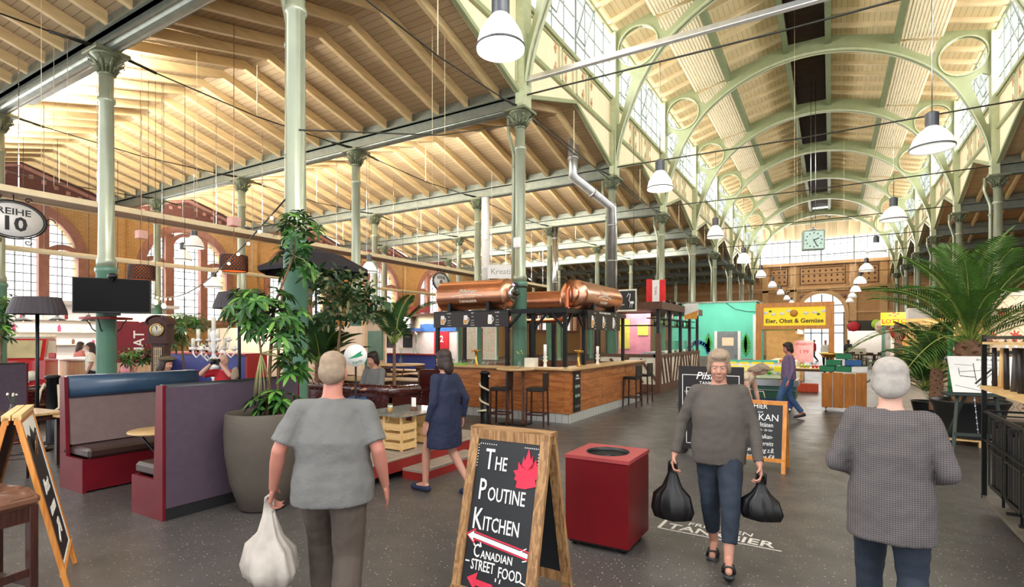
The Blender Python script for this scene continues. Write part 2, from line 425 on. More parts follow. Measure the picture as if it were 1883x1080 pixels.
# ---- roof ties along the aisle with their hangers
TIE = None
for n in range(-1, NB):
    for k in range(0, 4):
        x = XL - 5.6 * k; a, e = yn(n), yn(n + 1); z0 = 7.35
        if TIE is None:
            b = MB(); b.tube([(0, .3, 0), (0, S / 2, -.12), (0, S - .3, 0)], .016, 6).tube([(0, .15, .05), (0, .9, -.03)], .03, 6).tube([(0, S - .15, .05), (0, S - .9, -.03)], .03, 6)
            TIE = b.build('roof_tie', M['iron_dark']); b = MB(); b.cyl((0, S / 2, -.12), (0, S / 2, 1.15), .012, 6).build('hanger_rod', M['cream'], TIE); o = TIE
        else: o = dup(TIE)
        o.location = (x, a, z0)
        if n == 0: tag(o, ['dark tie rod running back from the tall foreground column capital', 'dark tie rod starting at the capital of the television column', 'dark tie rod from the capital at the far left edge', 'dark tie rod nearest the brick side wall in the front bay'][k], 'tie rod')
        else: tag(o, 'thin dark tie rod under the left aisle roof', 'tie rod', 'left aisle tie rods')
# ---- cast iron columns
def column(loc, label, group=None, pipe=True, h=CAPZ - .3):
    t = thing('iron_column', label, 'column', loc, 0, group)
    b = MB(); b.lathe([(.21, 0), (.21, .12), (.175, .2), (.165, .5), (.165, 3.05), (.19, 3.08), (.19, 3.15), (.16, 3.18)], n=20); b.build('column_base', M['column_base_green'], t)
    b = MB(); b.lathe([(.16, 3.18), (.165, 3.3), (.14, 3.36), (.122, h - .95), (.15, h - .93), (.15, h - .86), (.122, h - .84), (.122, h - .42)], n=20); b.build('shaft', M['column_green'], t)
    b = MB(); b.lathe([(.125, h - .42), (.15, h - .4), (.13, h - .36), (.15, h - .2), (.24, h - .06), (.3, h - .03)], n=12)
    b.box(-.3, -.3, h - .04, .3, .3, h + .03, .012)
    for i in range(8):
        a = PI * i / 4; ca, sa = math.cos(a), math.sin(a)
        b.tube([(.13 * ca, .13 * sa, h - .38), (.19 * ca, .19 * sa, h - .2), (.3 * ca, .3 * sa, h - .12), (.31 * ca, .31 * sa, h - .18)], [.03, .035, .025, .012], 5)
        a += PI / 8; ca, sa = math.cos(a), math.sin(a)
        b.tube([(.14 * ca, .14 * sa, h - .36), (.2 * ca, .2 * sa, h - .26), (.23 * ca, .23 * sa, h - .3)], [.03, .03, .012], 5)
    b.build('capital', M['capital_green'], t)
    if pipe:
        b = MB(); b.tube([(-.24, .02, .1), (-.19, .02, h - 1.0), (-.24, .02, h - .8), (-.34, .02, h - .45), (-.34, .02, h)], .045, 8)
        for z in (1.0, 2.4, 4.4, 6.0): b.lathe([(.055, -.03), (.055, .03)], (-.2, .02, z), 10)
        b.build('downpipe', M['column_green'], t)
    return t
cA = column((XL, yn(0), 0), 'thick green and cream iron column rising behind the big planter', pipe=True)
for n in range(1, NB):
    lab = {1: 'iron column standing inside the copper tank bar', 2: 'iron column behind the right-hand copper tank', 3: 'iron column behind the timber framed kiosk'}.get(n, 'distant iron column on the left side of the nave')
    dup(cA, (XL, yn(n), 0), label=lab, group=None if n < 4 else 'distant left nave columns')
for n in range(2, NB):
    dup(cA, (XR, yn(n), 0), 0, label='pale iron column on the right side of the nave, nearest' if n == 3 else 'iron column on the right side of the nave', group=None if n == 3 else 'right nave columns')
cB = column((XL - 5.6, yn(0), 0), 'green based iron column carrying the television', pipe=False)
for n in range(0, NB):
    for k in (1, 2, 3):
        if (n, k) in ((0, 1), (0, 3)): continue
        lab = {(0, 2): 'iron column at the far left edge beside the red van', (1, 1): 'slim iron column right behind the black parasol', (1, 2): 'slim iron column behind the right lattice lamp', (1, 3): 'slim iron column behind the grandfather clock'}.get((n, k))
        g = None if lab else 'slim iron columns deep in the left aisle'
        dup(cB, (XL - 5.6 * k, yn(n), 0), label=lab or 'slim iron column deep in the left aisle', group=g)
for n in range(2, NB): dup(cB, (XR + 5.6, yn(n), 0), label='slim iron column in the right aisle', group='right aisle columns')
# ---- nave ties and the bright lighting track
for n in range(1, NB):
    b = MB(); b.tube([(XL, yn(n), 7.68), (XC, yn(n), 7.62), (XR, yn(n), 7.68)], .022, 6)
    o = b.build('nave_tie', M['iron_dark']); tag(o, 'dark tie rod spanning the nave nearest the viewer' if n == 1 else 'dark tie rod spanning the nave', 'tie rod', None if n == 1 else 'tie rods across the nave')
b = MB(); b.box(XL + .1, yn(1) - .05, 8.0, XR, yn(1) + .05, 8.1); t = b.build('lighting_track', M['steel']); tag(t, 'bright metal lighting track spanning the nave top', 'lighting track')
MB().box(XL + .1, yn(1) - .06, 7.985, XR, yn(1) + .06, 8.0).build('track_lip', M['white'], t)
# ---- arched ribs of the nave
INTR = [(0, 12.93), (1, 12.84), (2, 12.57), (3, 12.08), (3.9, 11.38), (4.6, 10.45), (5.05, 9.5), (5.36, 8.65), (5.5, 7.9), (5.52, 7.35)]
def smooth_line(p, k=4):
    out = []
    for i in range(len(p) - 1):
        p0 = Vector(p[max(i - 1, 0)]); p1 = Vector(p[i]); p2 = Vector(p[i + 1]); p3 = Vector(p[min(i + 2, len(p) - 1)])
        if i == 0: p0 = Vector((-p[1][0], p[1][1])) if p[0][0] == 0 else p0
        for j in range(k):
            t = j / k; out.append(.5 * ((2 * p1) + (p2 - p0) * t + (2 * p0 - 5 * p1 + 4 * p2 - p3) * t * t + (3 * p1 - p0 - 3 * p2 + p3) * t ** 3))
    out.append(Vector(p[-1])); return [(q[0], q[1]) for q in out]
intr = smooth_line(INTR)
def plate(loops, thick):
    c = bpy.data.curves.new('pl', 'CURVE'); c.dimensions = '2D'; c.fill_mode = 'BOTH'; c.extrude = thick / 2
    for lp in loops:
        s_ = c.splines.new('POLY'); s_.points.add(len(lp) - 1)
        for i, (x, y) in enumerate(lp): s_.points[i].co = (x, y, 0, 1)
        s_.use_cyclic_u = True
    ob = bpy.data.objects.new('pl', c); COL.objects.link(ob); dg = bpy.context.evaluated_depsgraph_get()
    me = bpy.data.meshes.new_from_object(ob.evaluated_get(dg)); bpy.data.objects.remove(ob); bpy.data.curves.remove(c)
    r = ([tuple(v.co) for v in me.vertices], [tuple(p.vertices) for p in me.polygons]); bpy.data.meshes.remove(me); return r
half_outer = [(5.7, 7.35), (5.7, 12.3), (4.3, 12.62), (4.12, 12.35), (4.0, 12.0), (3.82, 11.86), (3.6, 12.0), (2.95, 12.5), (2.87, 12.95), (.78, 13.5)]
outer = half_outer + [(-x, z) for x, z in reversed(half_outer)] + [(-x, z) for x, z in reversed(intr)] + intr[1:]
def circ(cx, cz, r, n=28): return [(cx + r * math.cos(2 * PI * i / n), cz + r * math.sin(2 * PI * i / n)) for i in range(n)]
slot = [(5.5, 10.78), (5.3, 10.9), (5.05, 10.75), (4.98, 10.55), (5.15, 10.1), (5.3, 9.5), (5.4, 9.15), (5.47, 9.1), (5.52, 9.2)]
pv, pf = plate([outer, circ(4.78, 11.62, .66), circ(-4.78, 11.62, .66), slot, [(-x, z) for x, z in slot]], .09)
RIB = None
for n in range(0, NB):
    if RIB is None:
        b = MB(); b.add([(p[0], p[2], p[1]) for p in pv], pf); RIB = fixn(b.build('arch_rib', M['green_paint']))
        b = MB(); full = [(-x, z) for x, z in reversed(intr)] + intr[1:]
        b.strip(full, [(x * 1.0, z + .045) for x, z in full], 'y', -.15, .15)
        for sx in (-1, 1):
            c1 = circ(4.78 * sx, 11.62, .66); c2 = circ(4.78 * sx, 11.62, .7); b.strip(c1 + [c1[0]], c2 + [c2[0]], 'y', -.09, .09)
            b.box(5.5 * sx, -.2, 7.35, 5.72 * sx, .2, 12.3)
            for z in [7.6 + .16 * i for i in range(29)]: b.ball((5.5 * sx, -.17, z), .016, 6)
        fixn(b.build('rib_flange', M['green_trim'], RIB)); o = RIB
    else: o = dup(RIB)
    o.location = (XC, yn(n), 0)
    tag(o, {1: 'nearest green arch rib, cut off by the top edge', 2: 'green arch rib with round spandrel holes, nearest one wholly in view'}.get(n, 'green arch rib with round spandrel holes in the nave roof'), 'arch rib', None if n in (1, 2) else 'nave arch ribs')
# ---- nave roof
prof = [(.66, 13.72), (2.87, 13.15), (4.25, 12.86), (5.75, 12.42)]
YA = yn(-1); YE = YF - 3.4
for sg, nm in ((-1, 'ceiling'), (1, 'ceiling')):
    b = MB(); A = [(XC + sg * x, z) for x, z in prof]
    b.strip(A, [(x, z + .08) for x, z in A], 'y', YA, YE); c = fixn(struct(b, nm, M['vault_planks']))
    raf = None; k = int((YE - YA) / (S / 6))
    for i in range(k):
        y = YA + (i + .5) * S / 6
        if raf is None:
            r = MB(); r.strip(A, [(x, z - .16) for x, z in A], 'y', -.05, .05); raf = fixn(r.build('rafter', M['rafter_cream'], c)); raf.location = (0, y, 0)
        else: d = raf.copy(); COL.objects.link(d); d.parent = c; d.location = (0, y, 0)
for i, x in enumerate((-2.87, -.72, .72, 2.87)):
    z = 13.62 if abs(x) < 1 else 13.05
    b = MB(); b.box(XC + x - .05, YA, z - .42, XC + x + .05, YE, z).box(XC + x - .1, YA, z - .45, XC + x + .1, YE, z - .42)
    o = b.build('roof_purlin', M['purlin_green']); tag(o, ['outermost green roof beam left of the dark ridge strip', 'green roof beam along the left edge of the dark ridge strip', 'green roof beam along the right edge of the dark ridge strip', 'outermost green roof beam right of the dark ridge strip'][i], 'roof beam')
b = MB(); b.box(XC - .68, YA, 14.3, XC + .68, YE, 14.36).box(XC - .7, YA, 13.6, XC - .66, YE, 14.36).box(XC + .66, YA, 13.6, XC + .7, YE, 14.36)
struct(b, 'ceiling', pm('lantern_dark', '#4a3524', .8, 0, .2, 3))
SL = None
for n in range(0, NB):
    for sg in (-1, 1):
        if n == NB - 1: continue
        if SL is None:
            b = MB()
            for i in range(12):
                x = 3.02 + i * .102; z = 12.93 - .16 - (x - 2.87) * .21 - .06
                b.box(x, .12, z - .02, x + .078, S - .12, z)
            b.box(3.0, .3, 12.72, 4.2, .36, 12.76); b.box(3.0, S - .36, 12.72, 4.2, S - .3, 12.76)
            SL = b.build('slatted_ceiling_panel', M['cream2']); o = SL
        else: o = dup(SL)
        o.location = (XC, yn(n), 0); o.scale = (sg, 1, 1)
        tag(o, 'cream slatted panel on the %s slope of the nave roof' % ('left' if sg < 0 else 'right'), 'ceiling panel', 'slatted panels on the %s slope' % ('left' if sg < 0 else 'right'))
# hipped end of the roof
b = MB(); b.strip([(YE, 13.45), (YF, 11.9)], [(YE, 13.53), (YF, 11.98)], 'x', XL, XR); c = fixn(struct(b, 'ceiling', M['vault_planks']))
for i in range(12):
    x = XL + .5 + i * (XR - XL - 1) / 11; r = MB(); r.bar((x, YE, 13.36), (x, YF, 11.81), .1, .16); r.build('rafter', M['rafter_cream'], c)
MB().box(XL + 1.6, YE - .1, 12.8, XR - 1.6, YE + .1, 13.1).build('roof_beam', M['green_trim'], c)
# ---- clerestory walls and windows of the nave
wi = 0
for sx, X, nm in ((-1, XL, 'left'), (1, XR, 'right')):
    xo = X + sx * .03
    for n in range(0, NB):
        a, e = yn(n) + .12, yn(n + 1) - .12; m_ = (a + e) / 2
        w_ = MB(); w_.strip([(a, 7.75), (m_, 8.78), (e, 7.75)], [(a, 10.1), (m_, 10.1), (e, 10.1)], 'x', X, xo + sx * .06)
        wl = fixn(struct(w_, 'wall_' + nm, M['wall_boards']))
        xi = X - sx * .035; b = MB()
        b.bar((xi, a, 7.72), (xi, m_, 8.74), .1, .1).bar((xi, m_, 8.74), (xi, e, 7.72), .1, .1)
        b.box(xi - .05, a, 8.86, xi + .05, e, 8.95).box(xi - .06, a, 9.98, xi + .06, e, 10.1).box(xi - .05, a, 12.22, xi + .05, e, 12.34)
        b.build('green_rail', M['green_paint'], wl)
        b = MB()
        for f0, f1 in ((.0, .34), (.35, .49), (.51, .65), (.66, 1.0)):
            y0, y1 = a + (e - a) * f0 + .06, a + (e - a) * f1 - .06
            for z0, z1 in ((9.0, 9.94),):
                b.box(xi - .012, y0, z0, xi + .012, y0 + .03, z1).box(xi - .012, y1 - .03, z0, xi + .012, y1, z1).box(xi - .012, y0, z0, xi + .012, y1, z0 + .03).box(xi - .012, y0, z1 - .03, xi + .012, y1, z1)
        for y in (a + .1, e - .13): b.box(xi - .012, y, 7.95, xi + .012, y + .03, 8.82)
        b.build('panel_moulding', M['green_trim'], wl)
        b = MB()
        for y in (a + (e - a) * .29, a + (e - a) * .40, a + (e - a) * .60, a + (e - a) * .71):
            for z in (9.2, 9.75): b.prism([(y - .05, z), (y, z + .1), (y + .05, z), (y, z - .1)], 'x', xi - .012, xi + .012); b.box(xi - .01, y - .012, z - .16, xi + .01, y + .012, z + .16)
        b.build('painted_ornament', pm('ornament', '#c99a72', .7, 0, .2, 30), wl)
        wi += 1; b = MB(); nv = 8
        for i in range(nv + 1):
            y = a + (e - a) * i / nv; r_ = .055 if i % 4 == 0 else .028
            b.box(X - r_, y - r_, 10.1, X + r_, y + r_, 12.25)
        for z in (10.6, 11.25, 11.9): b.box(X - .015, a, z - .012, X + .015, e, z + .012)
        wf = b.build('window_%d' % wi, pm('window_bar', '#7b857f', .5, .2, .1)); tag(wf, kind='structure')
        MB().box(X + sx * .01, a, 10.1, X + sx * .02, e, 12.25).build('pane', M['pane'], wf)
        # open sash leaning in
        b = MB()
        for j in (1.6, 4.2):
            y0 = a + (e - a) * j / 8; y1 = y0 + .62; z0, z1 = 10.75, 11.7; xx = X - sx * .02; xt = X - sx * .3
            for p, q in (((xx, y0, z0), (xt, y0, z1)), ((xx, y1, z0), (xt, y1, z1)), ((xx, y0, z0), (xx, y1, z0)), ((xt, y0, z1), (xt, y1, z1))): b.bar(p, q, .035, .035)
        b.build('sash', M['window_bar'], wf)
# ---- left side wall of brick with grouped arched windows
TH_ = .5
def arch_pts(yc, zs, r, n=16, a0=PI, a1=0): return [(yc + r * math.cos(a0 + (a1 - a0) * i / n), zs + r * math.sin(a0 + (a1 - a0) * i / n)) for i in range(n + 1)]
for n in range(0, NB):
    a, e = yn(n), yn(n + 1); yc = (a + e) / 2; R1, SIL, SPR = 1.95, 2.7, 5.0; x0, x1 = XW - TH_, XW
    b = MB(); b.box(x0, a, 0, x1, e, SIL).box(x0, a, SIL, x1, yc - R1, SPR).box(x0, yc + R1, SIL, x1, e, SPR)
    arc = arch_pts(yc, SPR, R1)
    top = [(a, 7.55)] + [(p[0], 7.55) for p in arc] + [(e, 7.55)]; low = [(a, SPR)] + arc + [(e, SPR)]
    b.strip(low, top, 'x', x0, x1); b.mat(1).strip([(a, 7.55), (yc, 7.55), (e, 7.55)], [(a, 7.75), (yc, 8.75), (e, 7.75)], 'x', x0, x1)
    b.mat(0).box(x1, a - .42, 0, x1 + .14, a + .42, 7.3)
    wl = fixn(struct(b, 'wall_left', [M['brick_left'], M['dark_brick']]))
    b = MB(); o1 = arch_pts(yc, SPR, R1 - .02); o2 = arch_pts(yc, SPR, R1 + .34)
    b.strip([(o1[0][0], SIL)] + o1 + [(o1[-1][0], SIL)], [(o2[0][0], SIL)] + o2 + [(o2[-1][0], SIL)], 'x', x1 - .1, x1 + .07); b.box(x1 - .05, yc - R1 - .4, SIL - .25, x1 + .15, yc + R1 + .4, SIL)
    fixn(b.build('arch_surround', M['terracotta'], wl))
    b = MB()
    for z in (4.2, 4.4): b.box(x1, a + .45, z, x1 + .05, yc - R1 - .36, z + .1).box(x1, yc + R1 + .36, z, x1 + .05, e - .45, z + .1)
    b.bar((x1 + .04, a, 7.5), (x1 + .04, yc, 8.5), .1, .14).bar((x1 + .04, yc, 8.5), (x1 + .04, e, 7.5), .1, .14)
    for s_ in (-1, 1):
        for j in range(7): yy = yc + s_ * (.4 + j * .4); b.box(x1, yy - .07, 8.05 - j * .125, x1 + .04, yy + .07, 8.2 - j * .125)
    b.build('brick_band', M['terracotta'], wl)
    wi += 1; b = MB(); fr = M['terracotta']
    for s_ in (-1, 1):
        y = yc + s_ * .82; top_ = SPR + math.sqrt(R1 ** 2 - .82 ** 2)
        b.box(x1 - .28, y - .17, SIL, x1 - .02, y + .17, top_)
        cc = yc + s_ * 1.46; q1 = arch_pts(cc, 4.95, .47, 10); q2 = arch_pts(cc, 4.95, .68, 10); b.strip(q1, q2, 'x', x1 - .28, x1 - .04)
    q1 = arch_pts(yc, 6.1, .64, 10); q2 = arch_pts(yc, 6.1, .8, 10); b.strip(q1, q2, 'x', x1 - .28, x1 - .04)
    wf = fixn(b.build('window_%d' % wi, fr)); tag(wf, kind='structure'); b = MB(); xg = x1 - .3
    for j in range(-3, 4): y = yc + j * .5; hh = SPR + math.sqrt(max(0, R1 ** 2 - (j * .5) ** 2)); b.box(xg - .012, y - .014, SIL, xg + .012, y + .014, hh)
    for j in range(12):
        z = SIL + .3 + j * .34; hw = R1 if z < SPR else math.sqrt(max(0, R1 ** 2 - (z - SPR) ** 2))
        if hw > .1: b.box(xg - .012, yc - hw, z - .014, xg + .012, yc + hw, z + .014)
    b.build('glazing_bar', M['iron_dark'], wf)
    poly = [(yc - R1, SIL)] + arc + [(yc + R1, SIL)]; MB().prism(poly, 'x', xg - .03, xg - .02).build('pane', M['pane'], wf)
# ---- far wall
b = MB(); xw0, xw1 = XW - TH_, 17.5; DX, DR, DS = -.75, 1.95, 4.35
b.box(xw0, YF, 0, DX - DR, YF + .5, 9.45).box(DX + DR, YF, 0, xw1, YF + .5, 9.45)
arc = arch_pts(DX, DS, DR); b.strip(arc, [(p[0], 9.45) for p in arc], 'y', YF, YF + .5)
wf_ = fixn(struct(b, 'wall_far', M['brick_far']))
b = MB()
for z0, z1, p in ((9.2, 9.5, .35), (6.75, 6.95, .2), (6.55, 6.75, .12), (4.3, 4.45, .1)):
    if z0 > 6: b.box(xw0, YF - p, z0, xw1, YF, z1)
    else: b.box(xw0, YF - p, z0, DX - DR - .4, YF, z1).box(DX + DR + .4, YF - p, z0, xw1, YF, z1)
o1 = arch_pts(DX, DS, DR); o2 = arch_pts(DX, DS, DR + .38); b.strip([(o1[0][0], 0)] + o1 + [(o1[-1][0], 0)], [(o2[0][0], 0)] + o2 + [(o2[-1][0], 0)], 'y', YF - .12, YF)
for x in (-5.9, -3.3, 1.9, 4.4): b.box(x - .3, YF - .12, 0, x + .3, YF, 9.2)
fixn(b.build('cornice', M['terracotta_light'], wf_))
b = MB()
for x0, x1_ in ((-5.4, -3.8), (-2.7, 1.3), (2.4, 4.0)):
    for f in ((x0, 7.2, x1_, 7.26), (x0, 8.9, x1_, 8.96), (x0, 7.2, x0 + .06, 8.96), (x1_ - .06, 7.2, x1_, 8.96)): b.box(f[0], YF - .04, f[1], f[2], YF, f[3])
    nx = int((x1_ - x0) / .5)
    for i in range(nx):
        for j in range(3): x = x0 + .3 + i * .5; z = 7.6 + j * .5; b.prism([(x - .11, z), (x, z + .13), (x + .11, z), (x, z - .13)], 'y', YF - .03, YF)
b.build('brick_ornament', M['dark_brick'], wf_)
b = MB()
for x in (-2.4, 1.1): b.cyl((x, YF, 6.0), (x, YF - .08, 6.0), .28, 16)
b.build('roundel', M['terracotta'], wf_)
wi += 1; b = MB()
for i in range(21): x = XL + .1 + i * (XR - XL - .2) / 20; r_ = .06 if i % 5 == 0 else .022; b.box(x - r_, YF + .1 - r_, 9.45, x + r_, YF + .1 + r_, 11.9)
for z in (10.0, 11.2, 11.85): b.box(XL, YF + .08, z - .02, XR, YF + .12, z + .02)
o = b.build('window_%d' % wi, M['window_bar']); tag(o, kind='structure'); MB().box(XL, YF + .14, 9.45, XR, YF + .15, 11.9).build('pane', M['pane'], o)
b = MB(); b.box(xw0, YF + .05, 9.45, XL, YF + .3, 13).box(XR, YF + .05, 9.45, xw1, YF + .3, 13); struct(b, 'wall_far', M['dark_brick'])
b = MB()
for x in (DX - 1.9, DX - .95, DX, DX + .95, DX + 1.9): b.box(x - .05, YF + .2, 0, x + .05, YF + .3, 6.2 if abs(x - DX) < 1.5 else 4.4)
for z in (2.3, 3.1, 4.3, 5.1): b.box(DX - DR, YF + .2, z - .05, DX + DR, YF + .3, z + .05)
o = b.build('door_1', pm('door_grey', '#59636a', .5)); tag(o, kind='structure')
MB().prism([(DX - DR, 0)] + arc + [(DX + DR, 0)], 'y', YF + .32, YF + .33).build('pane', M['pane'], o)
area('sky_light_door', (DX, YF + 1.2, 3), (R(-90), 0, 0), 4, 6, 150)
struct(MB().box(17, 10, 0, 17.4, YF, 9.2), 'wall_right', M['brick_left'])
# ---- uplights fixed on the girders of the left aisle
UP = None
for n in range(0, 5):
    for k in range(3):
        x = XL - 5.6 * (k + 1) - 2.6 if n == 0 else XL - 5.6 * (k + .6) - 2.6
        if x < XW + 2: continue
        y = yn(n) + .34
        if UP is None:
            t = thing('uplight', '', 'light'); b = MB(); b.box(-2.2, -.05, -.08, 2.2, .07, -.02); 
            for s_ in (-1.6, 1.6): b.box(s_ - .02, -.3, -.08, s_ + .02, 0, -.05)
            b.build('housing', M['girder'], t); MB().box(-2.15, -.03, -.02, 2.15, .05, .0).build('diffuser', pm('up_emit', '#ffffff', .5, emit='#fff0d0', es=6), t); UP = t; o = t
        else: o = dup(UP)
        o.location = (x, y, 7.6); tag(o, 'long uplight fixed to an aisle girder, hidden behind its flange', 'light', 'aisle uplights')
        area('uplight_beam', (x, y, 7.62), (R(180 - 25), 0, 0), 4.3, .12, 900, (1, .97, .9))
# ---- flues
def flue(loc, pts, r, lab, mat='zinc'):
    b = MB(); b.tube(pts, r, 14)
    for p, q in zip(pts[:-1], pts[1:]):
        p = Vector(p); q = Vector(q); L = (q - p).length
        for i in range(int(L / 1.1)): c_ = p.lerp(q, (i + .5) / max(1, int(L / 1.1))); d = (q - p).normalized() * .03; b.cyl(c_ - d, c_ + d, r * 1.06, 14)
    o = b.build('flue_pipe', M[mat]); o.location = loc; tag(o, lab, 'pipe'); return o
p0 = onX(1127, XL + .25)
flue((XL + .15, yn(2) - .38, 0), [(0, 0, 2.6), (0, 0, 6.2), (-.9, -1.2, 7.1), (-.9, -1.2, 8.3)], .17, 'shiny cranked flue pipe on the column behind the right copper tank')
q = onY(893, yn(2) - .1); flue((q.x, q.y, 0), [(0, 0, 2.9), (0, 0, 7.3)], .16, 'straight pale metal flue behind the left copper tank', 'white')
q = onY(1021, yn(3) - .1); flue((q.x, q.y, 0), [(0, 0, 2.9), (0, 0, 7.3)], .15, 'straight metal flue above the rear copper tank', 'steel')
q = onY(1868, 17.5); flue((4.6, 17.0, 0), [(.3, 0, 6.3), (3.0, 0, 7.3), (4.5, 0, 7.3)], .17, 'shiny slanting duct by the right aisle column')
# ================================================================ LEFT SIDE: LOUNGE AND FOREGROUND
pm('burgundy', '#64101b', .4, 0, .12, 4, spec=.3); pm('plum', '#4e3f4e', .75, 0, .08, 12, .2, 90); pm('mauve', '#6a5756', .7, 0, .08, 12, .2, 90)
pm('navy_leather', '#27405a', .35, 0, .12, 4, coat=.15); pm('seat_leather', '#33221f', .35, 0, .15, 5, coat=.15); pm('dark_cushion', '#1d2228', .4, 0, .15)
pm('bin_red', '#640b12', .42, 0, .14, 2.5, spec=.3); pm('bin_top', '#9a3b3e', .5, 0, .1, 3)
wood('sign_wood', '#6e4a2c', '#b58c5c', 'z', 2.2, .5, 10, 1.3, .25); wood('sign_wood_x', '#6e4a2c', '#a98256', 'x', 2.2, .5, 10, 1.3, .25)
def aframe(name, label, loc, rz, w_, H, sp, fw, mf, mfx, mb, fb=.12, brd='chalkboard', top=.05, kickz=.1, thick=.03):
    """folding sign: top rail along local x, front face leaning towards local -y"""
    t = thing(name, label, 'sign', loc, rz); pr = {}
    for sg, nm in ((-1, 'front'), (1, 'back')):
        q = lambda x, s_, k=0: Vector((x, sg * (top / 2 + (sp - top / 2) * (1 - s_ / H)) + sg * k, s_))
        b = MB()
        for x in (-w_ / 2 + fw / 2, w_ / 2 - fw / 2): b.bar(q(x, 0), q(x, H), fw, thick, (0, 1, 0))
        for s_, h_ in ((H - fw / 2, fw), (fb + fw / 2, fw)): b.bar(q(-w_ / 2 + .001, s_), q(w_ / 2 - .001, s_), thick + .004, h_, (0, 0, 1))
        b.build(nm + '_frame', mf, t)
        p = MB(); a, c = q(-w_ / 2 + fw * .8, fb + fw * .5, .0), q(w_ / 2 - fw * .8, H - fw * .5, .0)
        p.bar(((0), a.y, a.z), ((0), c.y, c.z), w_ - fw * 1.6, .008, (0, 1, 0)); pr[nm] = p.build(nm + '_board', M[brd], t)
    up = Vector((0, sp - top / 2, H)).normalized()
    org = lambda x, z: Vector((x, -(top / 2 + (sp - top / 2) * (1 - z / H)), z)) + Vector((0, -1, 0)) * .008 * 1
    return t, pr, up, org
def flat(b, pts, org, th=.0015):
    """closed outline (x, z on the board) as a thin slab on a sign board"""
    a = [org(x, z) + Vector((0, -th, 0)) for x, z in pts]; c = [org(x, z) + Vector((0, .004, 0)) for x, z in pts]; n = len(pts)
    b.add(a + c, [tuple(range(n))] + [(i, i + n, (i + 1) % n + n, (i + 1) % n) for i in range(n)]); return b
def line(b, p, q, w_, org):
    p = Vector(p); q = Vector(q); d = (q - p).normalized() * w_ / 2; n = Vector((-d.y, d.x))
    return flat(b, [p + n, p - n, q - n, q + n], org)
def unit(parts, **k): return parts
# ---- the big chalkboard sign in front
t, pr, up, org = aframe('chalkboard_sign', 'big wooden A-frame chalkboard reading The Poutine Kitchen with a red maple leaf', (.004 * CT - 3.73 * ST, .004 * ST + 3.73 * CT, 0), 0, .63, 1.16, .3, .07, M['sign_wood'], M['sign_wood_x'], M['sign_wood'], fb=.07)
fb_ = pr['front']; ch = M['chalk']; u = (1, 0, 0)
MB().box(-.32, -.05, 1.15, .32, .05, 1.175).build('top_rail', M['sign_wood_x'], t)
def chalk(s_, x, z, size, sx=.8, m='chalk', off=.004, par=None, **k): return text(s_, size, org(x, z), u, up, M[m], par or fb_, 'lettering', .003, off=off, sx=sx, **k)
for big, rest, x, z, w_ in (('T', 'HE', -.135, .955, .16), ('P', 'OUTINE', -.165, .755, .2), ('K', 'ITCHEN', -.175, .565, .2)):
    chalk(big, x, z, .2, .62); chalk(rest, x + .045, z - .02, .13, .62, align='LEFT')
pm('chalk_red', '#d3304a', .85, 0, .12, 8)
leaf_ = [(0, -.115), (.1, -.09), (.085, -.05), (.125, -.02), (.1, 0), (.135, .05), (.085, .04), (.075, .08), (.05, .02), (.04, .1), (.025, .07), (.0, .145), (-.03, .06), (-.045, .09), (-.055, .02), (-.09, .05), (-.085, .0), (-.13, -.01), (-.1, -.04), (-.115, -.06), (-.085, -.075), (-.09, -.115)]
b = MB(); 
lf = [(x * .8 + .165, z * 1.0 + .92) for x, z in leaf_]; cen = org(.165, .92) + Vector((0, -.002, 0))
vs = [org(x, z) + Vector((0, -.002, 0)) for x, z in lf]; b.add(vs + [cen], [(i, (i + 1) % len(vs), len(vs)) for i in range(len(vs))]); b.build('maple_leaf', M['chalk_red'], fb_)
b = MB(); flat(b, [(-.235, .46), (-.19, .49), (-.19, .475), (.235, .42), (.235, .395), (-.19, .45), (-.19, .43)][::-1], org, .003); b.build('arrow', M['chalk'], fb_)
b = MB()
for p, q in (((-.245, .465), (-.18, .505)), ((-.18, .505), (-.18, .484)), ((-.18, .484), (.245, .43)), ((.245, .43), (.245, .385)), ((.245, .385), (-.18, .44)), ((-.18, .44), (-.18, .415)), ((-.18, .415), (-.245, .465))): line(b, p, q, .007, org)
b.build('arrow_outline', M['chalk_red'], fb_)
chalk('C', -.15, .37, .12, .62); chalk('ANADIAN', -.115, .355, .072, .75, align='LEFT'); chalk('STREET', -.09, .285, .095, .6); chalk('FOOD', .12, .272, .095, .66)
b = MB()
for p, q in (((-.2, .44), (-.17, .4)), ((-.13, .43), (-.12, .4)), ((.17, .42), (.22, .45)), ((.2, .37), (.23, .38)), ((.2, .25), (.24, .24)), ((-.23, .3), (-.2, .3)), ((.02, .215), (.02, .235)), ((.05, .21), (.055, .235))): line(b, p, q, .006, org)
b.build('rays', M['chalk'], fb_)
b = MB()
for i in range(8): line(b, (-.225 + i * .02 * .9, 1.06), (-.221 + i * .018, 1.06), .006, org); line(b, (-.238, 1.05 - i * .02), (-.234, 1.05 - i * .02), .006, org); line(b, (.236, 1.03 - i * .02), (.24, 1.03 - i * .02), .006, org); line(b, (.13 + i * .014, 1.063), (.134 + i * .014, 1.063), .006, org)
b.build('dots', M['chalk'], fb_)
b = MB(); flat(b, [(-.2, .2), (-.12, .245), (-.13, .2), (.0, .19), (.0, .16), (-.13, .165), (-.13, .13)][::-1], org, .003); b.build('red_arrow', M['chalk_red'], fb_)
